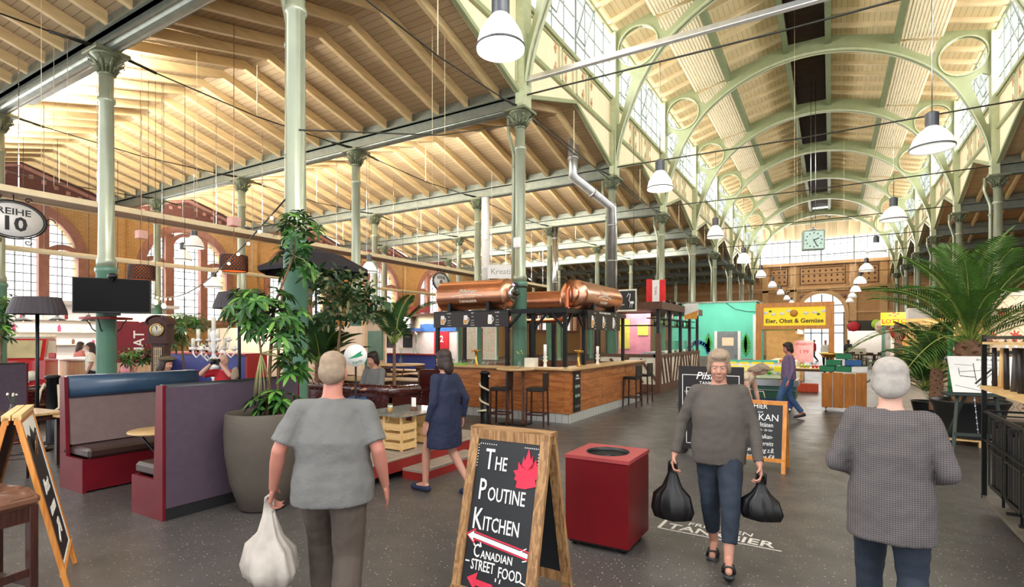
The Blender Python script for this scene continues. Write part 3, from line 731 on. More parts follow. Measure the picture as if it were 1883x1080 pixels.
# ---- sign at the far left
t, pr, up, org = aframe('chalkboard_sign', 'orange wooden A-frame sign at the far left seen almost edge-on', (-5.02, 1.53, 0), R(157), .72, 1.27, .3, .05, M['orange_wood'], M['orange_wood'], M['orange_wood'], fb=.14)
MB().box(-.36, -.05, 1.25, .36, -.004, 1.285).box(-.36, .004, 1.25, .36, .05, 1.285).build('top_rail', M['pine'], t)
fb_ = pr['front']
b = MB(); flat(b, [(-.3, 1.22), (-.3, 1.1), (-.2, 1.13), (-.1, 1.1), (0, 1.17), (.1, 1.1), (.2, 1.13), (.3, 1.1), (.3, 1.22)], org, .002); b.build('header', M['paper'], fb_)
b = MB(); b.ball((0, 0, 0), (.09, .004, .12), 16); o = b.build('emblem', M['gold'], fb_); o.location = org(0, .98)
b = MB()
for x in (-.3, .3): line(b, (x, .2), (x, 1.1), .012, org)
line(b, (-.3, .2), (.3, .2), .012, org); b.build('white_border', M['chalk'], fb_)
for s_, z, sz in (('Best', .72, .15), ('menu', .56, .13)): text(s_, sz, org(0, z), u, up, M['chalk'], fb_, 'lettering', .003, off=.012, shear=.3)
b = MB()
for p, q in (((-.1, .32), (.1, .44)), ((.1, .44), (0, .43)), ((.1, .44), (.09, .34))): line(b, p, q, .025, org)
b.build('arrow', M['chalk'], fb_)
# ---- leather stool bottom left
t = thing('tufted_stool', 'dark wooden stool with a tufted brown leather seat at the bottom left corner', 'stool', (-4.425, 1.17, 0), R(12))
pm('tan_leather', '#6d4a3a', .3, 0, .2, 6, coat=.3)
b = MB(); n_ = 10; vs = []; 
for i in range(n_ + 1):
    for j in range(n_ + 1):
        x = -.2 + .4 * i / n_; y = -.2 + .4 * j / n_; e = max(abs(x), abs(y)) / .2
        vs.append((x, y, .87 - .05 * max(0, e - .8) / .2 - .03 * (math.cos(x * 2 * PI / .2) * math.cos(y * 2 * PI / .2) > .6) ))
b.smooth = True; b.add(vs, [(i * (n_ + 1) + j, (i + 1) * (n_ + 1) + j, (i + 1) * (n_ + 1) + j + 1, i * (n_ + 1) + j + 1) for i in range(n_) for j in range(n_)]); b.smooth = False
b.box(-.21, -.21, .75, .21, .21, .835, .03); b.build('seat', M['tan_leather'], t)
for x in (-.17, .17):
    for y in (-.17, .17): MB().box(x - .024, y - .024, 0, x + .024, y + .024, .76, .004).build('leg', M['dark_wood'], t)
for y in (-.17, .17): MB().box(-.17, y - .012, .66, .17, y + .012, .75).build('apron', M['dark_wood'], t); MB().box(-.17, y - .012, .25, .17, y + .012, .3).build('rail', M['dark_wood'], t)
for x in (-.17, .17): MB().box(x - .012, -.17, .66, x + .012, .17, .75).build('apron', M['dark_wood'], t); MB().box(x - .012, -.17, .32, x + .012, .17, .37).build('rail', M['dark_wood'], t)
# ---- red litter bin with a round hole
t = thing('litter_bin', 'glossy dark red square litter bin with a round opening in its pale red top', 'bin', (-1.71, 4.575, 0))
b = MB(); b.box(-.285, -.285, .05, .285, .285, .755, .006).build('body', M['bin_red'], t)
c_ = [(.19 * math.cos(2 * PI * i / 32), .19 * math.sin(2 * PI * i / 32)) for i in range(32)]
tv, tf = plate([[(-.29, -.29), (.29, -.29), (.29, .29), (-.29, .29)], c_], .03)
fixn(MB().add([(p[0], p[1], p[2] + .772) for p in tv], tf).build('top', M['bin_top'], t))
b = MB(); b.lathe([(.188, .757), (.188, .79), (.193, .79), (.193, .757)], n=32, caps=False); b.lathe([(.186, .76), (.17, .7565)], n=32); b.build('liner', M['black'], t)
MB().box(-.26, -.26, .03, .26, .26, .05).build('base', M['matt_black'], t)
for x in (-.22, .22):
    for y in (-.22, .22): MB().cyl((x - .015, y, .022), (x + .015, y, .022), .022, 10).build('caster', M['black_metal'], t)
# ---- lettering painted on the floor
pm('floor_paint', '#d8d5cf', .7, 0, .15, 30)
t = thing('floor_lettering', 'white lettering frischen Tankbier painted on the floor beside the red bin', 'floor marking', (0, 0, 0))
o_ = at(1211, 971); p_ = at(1325, 993); uu = (p_ - o_).normalized(); vv = Vector((-uu.y, uu.x, 0))
b = MB(); 
for f in (((0, 0), (1.05, 0), .015), ((0, 0), (0, .34), .03)):
    a = o_ + uu * f[0][0] + vv * f[0][1]; c = o_ + uu * f[1][0] + vv * f[1][1]; b.bar((a.x, a.y, .0015), (c.x, c.y, .0015), f[2], .002)
b.build('border', M['floor_paint'], t)
text('TANKBIER', .2, o_ + uu * .52 + vv * .1 + Vector((0, 0, .002)), uu, vv, M['floor_paint'], t, 'lettering', .002, off=.015)
text('FRISCHEN', .13, o_ + uu * .5 + vv * .26 + Vector((0, 0, .002)), uu, vv, M['floor_paint'], t, 'lettering', .002)
# ---- booths
def booth(label, loc, rz, L=1.6, head='navy_leather', face='mauve'):
    t = thing('booth_seat', label, 'booth', loc, rz)
    for y in (0, L - .04):
        b = MB(); b.prism([(.0, 0), (.6, 0), (.6, .39), (.17, .39), (.12, 1.33), (0, 1.33)], 'y', y, y + .04); fixn(b.build('end_panel', M['burgundy'], t))
    MB().box(.58, .04, .02, .6, L - .04, .39).build('front_panel', M['burgundy'], t)
    MB().box(-.012, .03, .12, .01, L - .03, 1.31).build('back_panel', M['plum'], t)
    MB().box(-.005, .03, .0, .02, L - .03, .12).build('plinth', M['matt_black'], t)
    MB().box(.1, .045, .39, .64, L - .045, .51, .03).build('seat_cushion', M['seat_leather'], t)
    b = MB(); b.prism([(.11, .52), (.21, .52), (.13, 1.08), (.09, 1.08)], 'y', .045, L - .045); fixn(b.build('backrest', M[face], t))
    b = MB(); pr_ = [(.0, 1.09), (.15, 1.08), (.2, 1.13), (.19, 1.27), (.13, 1.335), (.03, 1.345), (0, 1.32)]; b.smooth = True; b.prism(pr_, 'y', .045, L - .045); b.smooth = False; fixn(b.build('headrest', M[head], t))
    b = MB(); b.ball((.13, 0, .45), (.025, .012, .018), 10); b.build('screw_cap', M['black'], t)
    return t
booth('burgundy booth seat with a blue leather headrest, its seat towards us', (-8.03, 2.83, 0), 0)
booth('burgundy booth seat showing its plum fabric back beside the planter', (-5.63, 4.38, 0), PI, 1.58, 'dark_cushion')
booth('plum backed booth seat further off at the left edge', (-13.0, 4.1, 0), PI, 1.5, 'dark_cushion')
# ---- small round cafe tables
def cafe_table(label, loc, r=.3, h=.73, group=None, leg='black_metal'):
    t = thing('cafe_table', label, 'table', loc, .4, group)
    MB().lathe([(r - .01, h - .03), (r, h - .02), (r, h - .008), (r - .01, h)], n=28).build('tabletop', M['oak_top'], t)
    for i in range(3):
        a = 2 * PI * i / 3 + .3; b = MB(); b.tube([(.2 * math.cos(a + PI), .2 * math.sin(a + PI), h - .03), (.3 * math.cos(a), .3 * math.sin(a), 0)], .013, 8); b.build('leg', M[leg], t)
    return t
cafe_table('small round wooden table between the two burgundy booths', (-6.78, 3.32, 0))
MB_ = MB(); MB_.box(-.05, -.05, 0, .05, .05, .09); o = MB_.build('menu_holder', M['brown_wood']); o.location = (-6.6, 3.42, .73); tag(o, 'small wooden menu holder on the round table between the booths', 'menu holder')
# ---- the huge planter and its tree
t = thing('planter', 'tall grey concrete planter with rounded sides in front of the green column', 'planter', (-5.2, 3.6, 0))
pm('concrete', '#544c43', .7, 0, .12, 3, .3, 30)
b = MB(); b.lathe([(.2, 0), (.24, .02), (.33, .3), (.375, .6), (.385, .8), (.375, 1.0), (.36, 1.02), (.345, 1.0), (.34, .93)], n=40, caps=False).lathe([(.01, .0), (.2, .0)], n=40); b.build('pot', M['concrete'], t)
MB().lathe([(.345, .9), (.345, .94), (.01, .95)], n=30).build('soil', M['soil'], t)
def leafq(b, p, d, n, L, W, fold=.25, seg=3, droop=.25):
    """one pointed leaf from p along d with normal n"""
    d = d.normalized(); s_ = d.cross(n)
    if s_.length < 1e-3: s_ = d.cross(Vector((1, 0, 0)))
    s_.normalize(); n = s_.cross(d); pr_ = [(0, .05), (.3, .8), (.6, 1), (.85, .6), (1, 0)] if seg > 2 else [(0, .1), (.5, 1), (1, 0)]
    vs = []; fs = []
    for f, w_ in pr_:
        c = p + d * L * f - Vector((0, 0, 1)) * droop * L * f * f; h_ = s_ * W * w_ / 2; vs += [c - h_ + n * W * fold * w_ * .5, c, c + h_ + n * W * fold * w_ * .5]
    for i in range(len(pr_) - 1): fs += [(i * 3, i * 3 + 1, i * 3 + 4, i * 3 + 3), (i * 3 + 1, i * 3 + 2, i * 3 + 5, i * 3 + 4)]
    b.add(vs, fs)
def rv(): 
    while 1:
        v = Vector((random.uniform(-1, 1), random.uniform(-1, 1), random.uniform(-1, 1)))
        if .05 < v.length < 1: return v.normalized()
def whorl(b, p, d, n=7, L=.15, W=.045, droop=.35):
    d = d.normalized(); a = d.orthogonal().normalized(); c = d.cross(a)
    for i in range(n):
        th = 2 * PI * i / n + random.uniform(-.2, .2); q = (a * math.cos(th) + c * math.sin(th)) + d * random.uniform(.0, .35); b.k = random.choice((0, 0, 1, 2))
        leafq(b, p, q, d, L * random.uniform(.75, 1.15), W, droop=droop)
def tree(name, label, base, trunks, crowns, leafL=.15, cat='plant', n7=7, mats=('leaf', 'leaf_light', 'leaf_dark'), W=.045, group=None, bare=False, cast=None):
    t = thing(name, label, cat, base, 0, group); base = Vector(base)
    b = MB()
    for pts, r in trunks: b.tube([Vector(p) - base for p in pts], [r * (1 - .5 * i / (len(pts) - 1)) for i in range(len(pts))], 7)
    tr = [(Vector(p) - base) for pts, r in trunks for p in pts[1:]]
    f = MB(); st = MB()
    for c, rad, n in crowns:
        c = Vector(c) - base; src = min(tr, key=lambda q: (q - c).length)
        for i in range(n):
            v = rv() * (random.random() ** .45); p = c + Vector((v.x * rad[0], v.y * rad[1], v.z * rad[2]))
            if i % 3 == 0: st.tube([src, src.lerp(p, .6) + Vector((0, 0, .05)), p], [.008, .006, .003], 4)
            if n7: whorl(f, p, (v + Vector((0, 0, .8))), n7, leafL, W)
            else:
                for _ in range(3):
                    f.k = random.choice((0, 0, 1, 2)); leafq(f, p + rv() * leafL * .6, rv() + Vector((0, 0, -.2)), rv(), leafL * random.uniform(.7, 1.2), W)
    b.build('trunk', M['bark'], t); st.build('twig', M['stem'], t); f.build('foliage', [M[x] for x in mats], t, True); return t
pt = Vector((-5.2, 3.6, .93))
def V(px, py, d): return ad(px, py, d)
tree('umbrella_plant', 'tall umbrella plant growing from the concrete planter and climbing the green column', tuple(pt),
     [([pt + Vector((.05, 0, 0)), V(498, 640, 5.9), V(505, 560, 6.2), V(540, 470, 6.8)], .022), ([pt + Vector((.1, .1, 0)), V(512, 620, 5.9), V(520, 540, 6.3)], .02), ([pt + Vector((-.08, .0, 0)), V(480, 650, 5.7), V(470, 570, 5.9)], .016), ([V(540, 470, 6.8), V(545, 420, 6.9)], .012)],
     [(V(480, 555, 6.0), (.5, .4, .22), 46), (V(520, 600, 6.0), (.3, .3, .35), 34), (V(505, 740, 5.75), (.26, .22, .14), 26), (V(555, 420, 7.0), (.28, .3, .25), 26), (V(545, 480, 6.9), (.3, .25, .3), 22), (V(450, 585, 5.9), (.22, .25, .12), 16), (V(535, 660, 5.8), (.15, .2, .25), 12)], .15, 'plant')
tree('rubber_tree', 'broad leaved indoor tree to the right of the green column, under the parasol', tuple(V(625, 780, 8.6).xy) + (.26,),
     [([Vector((*V(625, 780, 8.6).xy, .26)), V(622, 640, 8.6), V(630, 560, 8.6)], .03)],
     [(V(630, 535, 8.6), (.55, .5, .32), 110), (V(585, 515, 8.5), (.35, .3, .3), 45), (V(668, 560, 8.6), (.35, .4, .28), 50), (V(610, 580, 8.6), (.35, .4, .16), 30)], .13, n7=0, W=.055, mats=('leaf_dark', 'leaf_dry', 'leaf_dark'))
tree('leafy_shrub', 'bushy green tree behind the grandfather clock', tuple(V(345, 700, 13.5).xy) + (0,),
     [([Vector((*V(345, 700, 13.5).xy, 0)), V(335, 640, 13.5), V(340, 590, 13.5)], .03)],
     [(V(345, 590, 13.5), (.75, .5, .28), 60), (V(325, 620, 13.4), (.3, .3, .3), 26)], .17, n7=6)
tree('leafy_shrub', 'green climbing leaves at the far left edge beside the black lamp', tuple(V(5, 700, 10.5).xy) + (0,),
     [([Vector((*V(2, 700, 10.5).xy, 0)), V(2, 620, 10.5), V(6, 560, 10.5)], .02)],
     [(V(8, 560, 10.5), (.22, .2, .3), 22), (V(6, 600, 10.5), (.2, .2, .3), 20)], .15, n7=6)
tree('potted_plant', 'low leafy plant on the table behind the television column', tuple(V(240, 700, 12.5).xy) + (.75,),
     [([Vector((*V(240, 700, 12.5).xy, .75)), V(240, 660, 12.5), V(245, 645, 12.5)], .012)],
     [(V(240, 655, 12.5), (.4, .3, .18), 30), (V(265, 650, 12.5), (.25, .3, .2), 16)], .14, n7=6)
# ---- timber deck with red edge and a step
planks('deck_boards', '#8f8176', '#a89a8c', '#4b423b', 'y', .14, .05, .6, grain='x'); pm('deck_red', '#8f2420', .5, 0, .15, 4); pm('metal_strip', '#c9c2ba', .35, .6, .1)
t = thing('wooden_deck', 'low timber deck with a red edge that carries the leather sofa', 'deck', (0, 0, 0))
b = MB().box(-9.6, 4.5, .22, -4.76, 7.4, .26); b.build('deck_floor', M['deck_boards'], t)
b = MB(); b.box(-4.76, 4.48, .1, -4.735, 7.42, .25).box(-9.6, 7.4, .1, -4.76, 7.42, .25).box(-9.6, 4.48, .1, -4.76, 4.5, .25); b.build('red_fascia', M['deck_red'], t)
MB().box(-4.8, 4.47, .25, -4.73, 7.43, .265).build('edge_strip', M['metal_strip'], t)
b = MB()
for y in (4.8, 5.6, 6.4, 7.2):
    for x in (-9.4, -7.8, -6.2, -4.95): b.box(x - .05, y - .05, 0, x + .05, y + .05, .22)
b.build('joist_post', M['brown_wood'], t)
t = thing('step', 'red edged wooden step in front of the deck', 'step', (0, 0, 0))
MB().box(-4.73, 5.24, .1, -4.4, 6.6, .13).build('tread', M['deck_boards'], t)
b = MB(); b.box(-4.42, 5.24, 0, -4.4, 6.6, .1).box(-4.73, 5.24, 0, -4.42, 5.26, .1).box(-4.73, 6.58, 0, -4.42, 6.6, .1); b.build('riser', M['deck_red'], t)
MB().box(-4.42, 5.23, .125, -4.39, 6.61, .136).build('edge_strip', M['metal_strip'], t)
# ---- crate tables
def crate(label, loc, rz, w_=.4, d_=.3, h_=.5, group=None):
    t = thing('wooden_crate', label, 'crate', loc, rz, group); b = MB()
    for x in (-w_ / 2, w_ / 2 - .03):
        for y in (-d_ / 2, d_ / 2 - .03): b.box(x, y, 0, x + .03, y + .03, h_)
    b.build('corner_post', M['pine_z'], t); b = MB()
    for z in (.02, .15, .28, .41):
        if z + .09 > h_: continue
        b.box(-w_ / 2 - .008, -d_ / 2, z, -w_ / 2, d_ / 2, z + .09).box(w_ / 2, -d_ / 2, z, w_ / 2 + .008, d_ / 2, z + .09).box(-w_ / 2, -d_ / 2 - .008, z, w_ / 2, -d_ / 2, z + .09).box(-w_ / 2, d_ / 2, z, w_ / 2, d_ / 2 + .008, z + .09)
    b.build('slat', M['pine'], t); MB().box(-w_ / 2, -d_ / 2, .02, w_ / 2, d_ / 2, .04).build('crate_bottom', M['pine'], t); return t
crate('upright pine crate at the near corner of the glass topped table', (-5.16, 5.66, .26), 0, .34, .3, .47)
crate('pine crate under the far end of the glass topped table', (-5.14, 6.3, .26), R(90), .42, .34, .47)
crate('pine crate holding up the left side of the glass table', (-5.62, 5.9, .26), 0, .4, .34, .47)
o = MB().box(-.62, -.6, 0, .62, .6, .012).build('glass_tabletop', pm('table_glass', '#bfc6bd', .06, 0, .05, 3, trans=.6)); o.location = (-5.35, 6.0, .735); o.scale = (.72, .92, 1); tag(o, 'grey green glass plate lying across the pine crates', 'tabletop')
def vase(label, loc, col, group=None, h=.16, stem=.16, r=.028, n=5):
    t = thing('flower_vase', label, 'vase', loc, 0, group)
    MB().lathe([(r, 0), (r * 1.1, h * .5), (r * .5, h * .8), (r * .6, h)], n=12).build('glass_vase', M['clear_glass'], t)
    b = MB(); f = MB()
    for i in range(n):
        a = 2 * PI * i / n; p = Vector((.05 * math.cos(a), .05 * math.sin(a), h + stem * random.uniform(.6, 1))); b.tube([(0, 0, .02), (0, 0, h), p], .003, 4); f.ball(p, .016, 6)
    b.build('stems', M['leaf'], t); f.build('blossom', col, t); return t
pm('pink', '#d64a78', .6); pm('yellow_fl', '#d9cd5a', .6); pm('off_white', '#e6e2cf', .6)
vase('glass vase with pink flowers on the glass topped crate table', (-5.05, 6.3, .747), M['pink'])
def glass_mug(label, loc, group=None, h=.14, r=.038, beer=.6):
    t = thing('beer_glass', label, 'glass', loc, 0, group)
    MB().lathe([(r * .85, 0), (r, h), (r - .003, h), (r * .8, .01)], n=16, caps=False).build('glass_body', M['clear_glass'], t)
    MB().lathe([(r * .8, .012), (r * (.83 + .12 * beer), h * beer), (.002, h * beer)], n=16).build('beer', pm('beer', '#c98a1e', .2), t)
    MB().lathe([(r * (.83 + .12 * beer), h * beer), (r * .93, h * (beer + .2)), (.002, h * (beer + .22))], n=16).build('foam', M['off_white'], t); return t
glass_mug('half full beer glass on the crate table', (-5.3, 5.62, .747))
def menu_stand(label, loc, rz=0, group=None):
    t = thing('menu_stand', label, 'menu stand', loc, rz, group)
    MB().box(-.05, -.03, 0, .05, .03, .06, .004).build('block', M['brown_wood'], t); MB().box(-.04, -.003, .05, .04, .003, .19).build('card', M['paper'], t); return t
menu_stand('white menu card in a wooden block on the crate table', (-5.2, 6.0, .747))
# ---- chesterfield sofas
pm('oxblood', '#3b100f', .22, 0, .2, 6, coat=.4)
def sofa(label, loc, rz, L=2.0, group=None):
    t = thing('chesterfield_sofa', label, 'sofa', loc, rz, group)
    MB().box(-L / 2, -.42, .06, L / 2, .42, .3, .03).build('base', M['oxblood'], t)
    b = MB(); k = 3 if L > 1.6 else 1; wd = (L - .4) / k
    for i in range(k): b.box(-L / 2 + .2 + i * wd + .008, -.42, .3, -L / 2 + .2 + (i + 1) * wd - .008, .28, .43, .035)
    b.build('seat_cushion', M['oxblood'], t)
    b = MB(); b.box(-L / 2 + .02, .22, .3, L / 2 - .02, .4, .68, .04); b.tube([(-L / 2, .34, .68), (L / 2, .34, .68)], .085, 14); b.build('backrest', M['oxblood'], t)
    for s_ in (-1, 1):
        b = MB(); x = s_ * (L / 2 - .1); b.box(x - .08, -.4, .3, x + .08, .36, .6, .03); b.tube([(x + s_ * .02, -.43, .63), (x + s_ * .02, .36, .66)], .1, 14); b.build('armrest', M['oxblood'], t)
    b = MB(); nx = int(L / .13)
    for j in range(3):
        for i in range(nx): x = -L / 2 + .12 + (i + .5 * (j % 2)) * (L - .3) / nx; b.ball((x, .213, .48 + j * .09), .014, 6); b.ball((x, .408, .42 + j * .11), .014, 6)
    for i in range(nx): b.ball((-L / 2 + .1 + i * (L - .2) / (nx - 1), .34 - .03, .765), .013, 6); b.ball((-L / 2 + .1 + i * (L - .2) / (nx - 1), .40, .74), .013, 6)
    for s_ in (-1, 1):
        for j in range(7): b.ball((s_ * (L / 2 - .08) + s_ * .1 * math.sin(j * .45), -.432, .63 + .09 * math.cos(j * .45) - .02 * j), .012, 6)
        for j in range(5): b.ball((s_ * (L / 2 - .03), -.3 + j * .14, .73), .013, 6)
    b.build('upholstery_buttons', pm('leather_button', '#6a2a20', .25, 0, .1, coat=.3), t)
    for x in (-L / 2 + .1, L / 2 - .1):
        for y in (-.35, .33): MB().lathe([(.02, 0), (.035, .03), (.03, .07)], (x, y, 0), 10).build('foot', M['dark_wood'], t)
    return t
s0 = sofa('oxblood leather chesterfield sofa on the deck, its arm by the pink flowers', (-7.15, 6.85, .26), PI, 2.0)
dup(s0, (-13.3, 5.75, 0), PI, 'oxblood chesterfield sofa right behind the blue booth headrest')
dup(s0, (-10.6, 6.1, 0), PI * .96, 'oxblood chesterfield sofa to the right of the man in the flat cap')
dup(s0, (-14.6, 5.2, 0), PI * .5, 'oxblood chesterfield sofa beside the rope post')
# ---- rope posts
def rope_post(label, loc, rz=0, H=1.12, spiral=False, group=None):
    t = thing('rope_post', label, 'post', loc, rz, group)
    b = MB(); b.lathe([(.16, 0), (.16, .02), (.09, .04), (.085, H - .05), (.11, H - .04), (.11, H), (.06, H + .02)], n=18); b.build('post', M['black_metal'], t)
    if spiral: pts = [(.1 * math.cos(a), .1 * math.sin(a), H - .08 - (H - .35) * a / (5 * PI)) for a in [5 * PI * i / 50 for i in range(51)]]; pts += [(.14, .1, .3), (.0, .17, .24), (-.15, .05, .26), (-.08, -.14, .3), (.12, -.12, .33)]
    else: pts = [(.1, 0, H - .15), (.17, -.06, H - .4), (.2, -.09, .62), (.11, -.16, .52), (-.05, -.2, .5), (-.13, -.16, .62), (-.11, -.11, .9), (-.05, -.1, H - .12)]
    MB().tube(pts, .021, 8).build('rope', M['rope_white'], t); return t
rope_post('black post with thick white rope wound around it, in front of the bar', (-6.15, 9.3, 0), 0, 1.1, True)
rope_post('black post with a hanging loop of white rope behind the left tables', tuple(at(97, 815)[:2]) + (0,), .5, 1.15)
# ---- black standing lamps with big shades
def big_lamp(label, loc, rz=0, H=2.45, w_=.42):
    t = thing('floor_lamp', label, 'lamp', loc, rz)
    MB().lathe([(.2, 0), (.2, .03), (.03, .05)], n=20).build('base', M['black_metal'], t); MB().cyl((0, 0, .04), (0, 0, H - .1), .026, 10).build('pole', M['black_metal'], t)
    b = MB(); n = 64; vs = []
    for r_, z in ((w_, H - .27), (w_ * .97, H - .2), (w_ * .78, H)):
        for j in range(n):
            a = 2 * PI * j / n; rr = r_ * (1 + .012 * (j % 2)); vs.append((rr * math.cos(a), rr * math.sin(a) * .8, z))
    b.add(vs, [(i * n + j, i * n + (j + 1) % n, (i + 1) * n + (j + 1) % n, (i + 1) * n + j) for i in range(2) for j in range(n)] + [tuple(range(2 * n, 3 * n))])
    b.build('lamp_shade', pm('shade_black', '#3a3338', .7, 0, .1), t); return t
big_lamp('black floor lamp with a wide pleated shade at the left edge', (-10.9, 3.55, 0), .4)
big_lamp('black floor lamp with a wide shade half hidden by planter leaves', (-8.5, 5.43, .26), .4, 2.3)
# ---- black parasol
t = thing('parasol', 'open black parasol behind the green column', 'parasol', (-9.18, 7.55, 0))
MB().cyl((0, 0, .05), (0, 0, 3.65), .024, 10).build('pole', M['black_metal'], t); MB().box(-.3, -.3, 0, .3, .3, .06).build('base_plate', M['black_metal'], t)
b = MB(); n = 8; rim = [(1.12 * math.cos(PI / 8 + PI * i / 4), 1.12 * math.sin(PI / 8 + PI * i / 4), 3.2) for i in range(n)]; mid = [(.5 * x, .5 * y, 3.5) for x, y, z in rim]
b.add(rim + mid + [(0, 0, 3.66)] + [(x, y, 3.12) for x, y, z in rim], [(i, (i + 1) % n, (i + 1) % n + n, i + n) for i in range(n)] + [(i + n, (i + 1) % n + n, 2 * n) for i in range(n)] + [(2 * n + 1 + i, 2 * n + 1 + (i + 1) % n, (i + 1) % n, i) for i in range(n)])
o = b.build('canopy', pm('parasol_black', '#26242b', .85, 0, .1), t)
b = MB()
for x, y, z in rim: b.bar((0, 0, 3.6), (x, y, 3.17), .018, .018)
b.build('rib', M['black_metal'], t)
# ---- television on the column
t = thing('television', 'flat black television mounted on the green column', 'television', tuple(ad(207, 545, 10.0)), math.atan2(.825, .565))
MB().box(-.6, -.02, -.32, .6, .03, .33, .01).build('housing', M['black'], t); MB().box(-.58, -.024, -.285, .58, -.019, .315).build('screen', pm('tv_screen', '#0a080a', .5, 0, .1, spec=.15), t)
b = MB(); b.box(-.2, .03, -.1, .2, .1, .1).box(-.12, -.04, -.36, .12, .06, -.32); b.build('bracket', M['black_metal'], t)
t = thing('round_shelf', 'red round shelf fixed to the column below the television', 'shelf', (-12.1, 5.0, 2.18))
c_ = [(.185 * math.cos(2 * PI * i / 24), .185 * math.sin(2 * PI * i / 24)) for i in range(24)]; o_ = [(x * 2.3, y * 2.3) for x, y in c_]
tv, tf = plate([o_, c_], .04); fixn(MB().add(tv, tf).build('shelf_board', pm('shelf_red', '#9c1f24', .45), t))
b = MB()
for i in range(4):
    a = PI / 4 + PI * i / 2; ca, sa = math.cos(a), math.sin(a); b.tube([(.18 * ca, .18 * sa, -.25), (.24 * ca, .24 * sa, -.2), (.28 * ca, .28 * sa, -.1), (.34 * ca, .34 * sa, -.03)], .012, 6)
b.build('shelf_bracket', M['iron_dark'], t)
b = MB(); b.ball((0, 0, 0), (.1, .08, .06), 12); b.cyl((0, 0, -.1), (0, 0, 0), .02); o = b.build('webcam', M['black']); o.location = ad(207, 508, 9.95); tag(o, 'small black speaker perched on top of the television', 'speaker')
# ---- grandfather clock
t = thing('grandfather_clock', 'dark mahogany grandfather clock with a round brass dial', 'clock', tuple(V(296, 620, 12.0).xy) + (0,), R(58 - 25))
wood('mahogany', '#2c0d07', '#4c180d', 'z', 2, .5); pm('clock_dial', '#d9d2b8', .4)
MB().box(-.24, -.15, 0, .24, .15, .45, .01).build('base', M['mahogany'], t)
MB().box(-.15, -.11, .45, .15, .11, 1.7, .006).build('trunk', M['mahogany'], t); MB().box(-.09, -.118, .75, .09, -.108, 1.6).build('trunk_door_glass', pm('dark_glass', '#2a211c', .1, coat=.5), t)
b = MB()
for i in range(5): b.box(-.08 + i * .04 - .004, -.122, .75, -.08 + i * .04 + .004, -.118, 1.6)
for i in range(6): b.box(-.085, -.122, .78 + i * .155, .085, -.118, .786 + i * .155)
b.build('lattice', M['gold'], t)
b = MB(); arc = [(-.21, 1.7), (-.21, 2.12)] + [(.21 * math.cos(PI - PI * i / 12), 2.12 + .15 * math.sin(PI * i / 12)) for i in range(1, 12)] + [(.21, 2.12), (.21, 1.7)]; b.prism(arc, 'y', -.14, .13); b.box(-.25, -.17, 1.68, .25, .15, 1.73); fixn(b.build('hood', M['mahogany'], t))
b = MB(); a1 = [(.23 * math.cos(PI - PI * i / 12), 2.12 + .17 * math.sin(PI * i / 12)) for i in range(13)]; a2 = [(x * 1.12, 2.12 + (z - 2.12) * 1.15) for x, z in a1]; b.strip(a1, a2, 'y', -.17, .15); b.box(-.28, -.17, 2.1, -.2, .15, 2.14).box(.2, -.17, 2.1, .28, .15, 2.14); fixn(b.build('arched_cornice', M['mahogany'], t))
b = MB(); b.cyl((0, -.142, 1.98), (0, -.15, 1.98), .135, 28); d_ = b.build('dial', M['clock_dial'], t)
b = MB(); b.lathe([(.13, 0), (.15, 0), (.15, .02), (.13, .02)], (0, -.16, 1.98), 28, 'y', False); b.build('bezel', M['gold'], t)
b = MB(); b.bar((0, -.153, 1.98), (-.03, -.153, 2.08), .01, .004, (0, 1, 0)).bar((0, -.153, 1.98), (0, -.153, 2.06), .012, .004, (0, 1, 0))
for i in range(12): a = PI * i / 6; b.bar((.105 * math.sin(a), -.152, 1.98 + .105 * math.cos(a)), (.125 * math.sin(a), -.152, 1.98 + .125 * math.cos(a)), .01, .003, (0, 1, 0))
b.build('hands', M['black'], d_)
# ---- white candelabra
t = thing('candelabra', 'tall white baroque candelabra with thick candles', 'candelabra', tuple(V(393, 640, 11).xy) + (0,), R(30))
b = MB(); b.lathe([(.2, 0), (.2, .03), (.08, .07), (.04, .15), (.06, .3), (.03, .4), (.045, .8), (.03, .95), (.07, 1.05), (.03, 1.12), (.09, 1.2), (.1, 1.22), (.04, 1.25), (.05, 1.4), (.03, 1.5), (.06, 1.6), (.04, 1.72), (.08, 1.9), (.03, 1.95), (.04, 1.98), (.09, 2.0)], n=16); b.build('stem', M['white'], t)
ar = 0
for i in range(8):
    a = 2 * PI * i / 8; ca, sa = math.cos(a), math.sin(a); up_ = i % 2; z0 = 1.42 if not up_ else 1.6; Rr = .42 if not up_ else .28
    b = MB(); b.tube([(ca * r_ * Rr, sa * r_ * Rr, z0 + z) for r_, z in ((.08, 0), (.3, -.08), (.5, .0), (.65, .06), (.85, -.02), (1, .06), (1, .12))], .016, 7); b.lathe([(.02, z0 + .12), (.07, z0 + .16), (.07, z0 + .175), (.03, z0 + .18), (.035, z0 + .22)], (ca * Rr, sa * Rr, 0), 12); b.build('arm', M['white'], t)
    if i in (2, 3, 4, 5, 7): MB().lathe([(.035, z0 + .2), (.035, z0 + .38), (.01, z0 + .38)], (ca * Rr, sa * Rr, 0), 12).build('candle', M['off_white'], t)
MB().lathe([(.04, 2.0), (.04, 2.22), (.01, 2.22)], n=12).build('candle', M['off_white'], t)
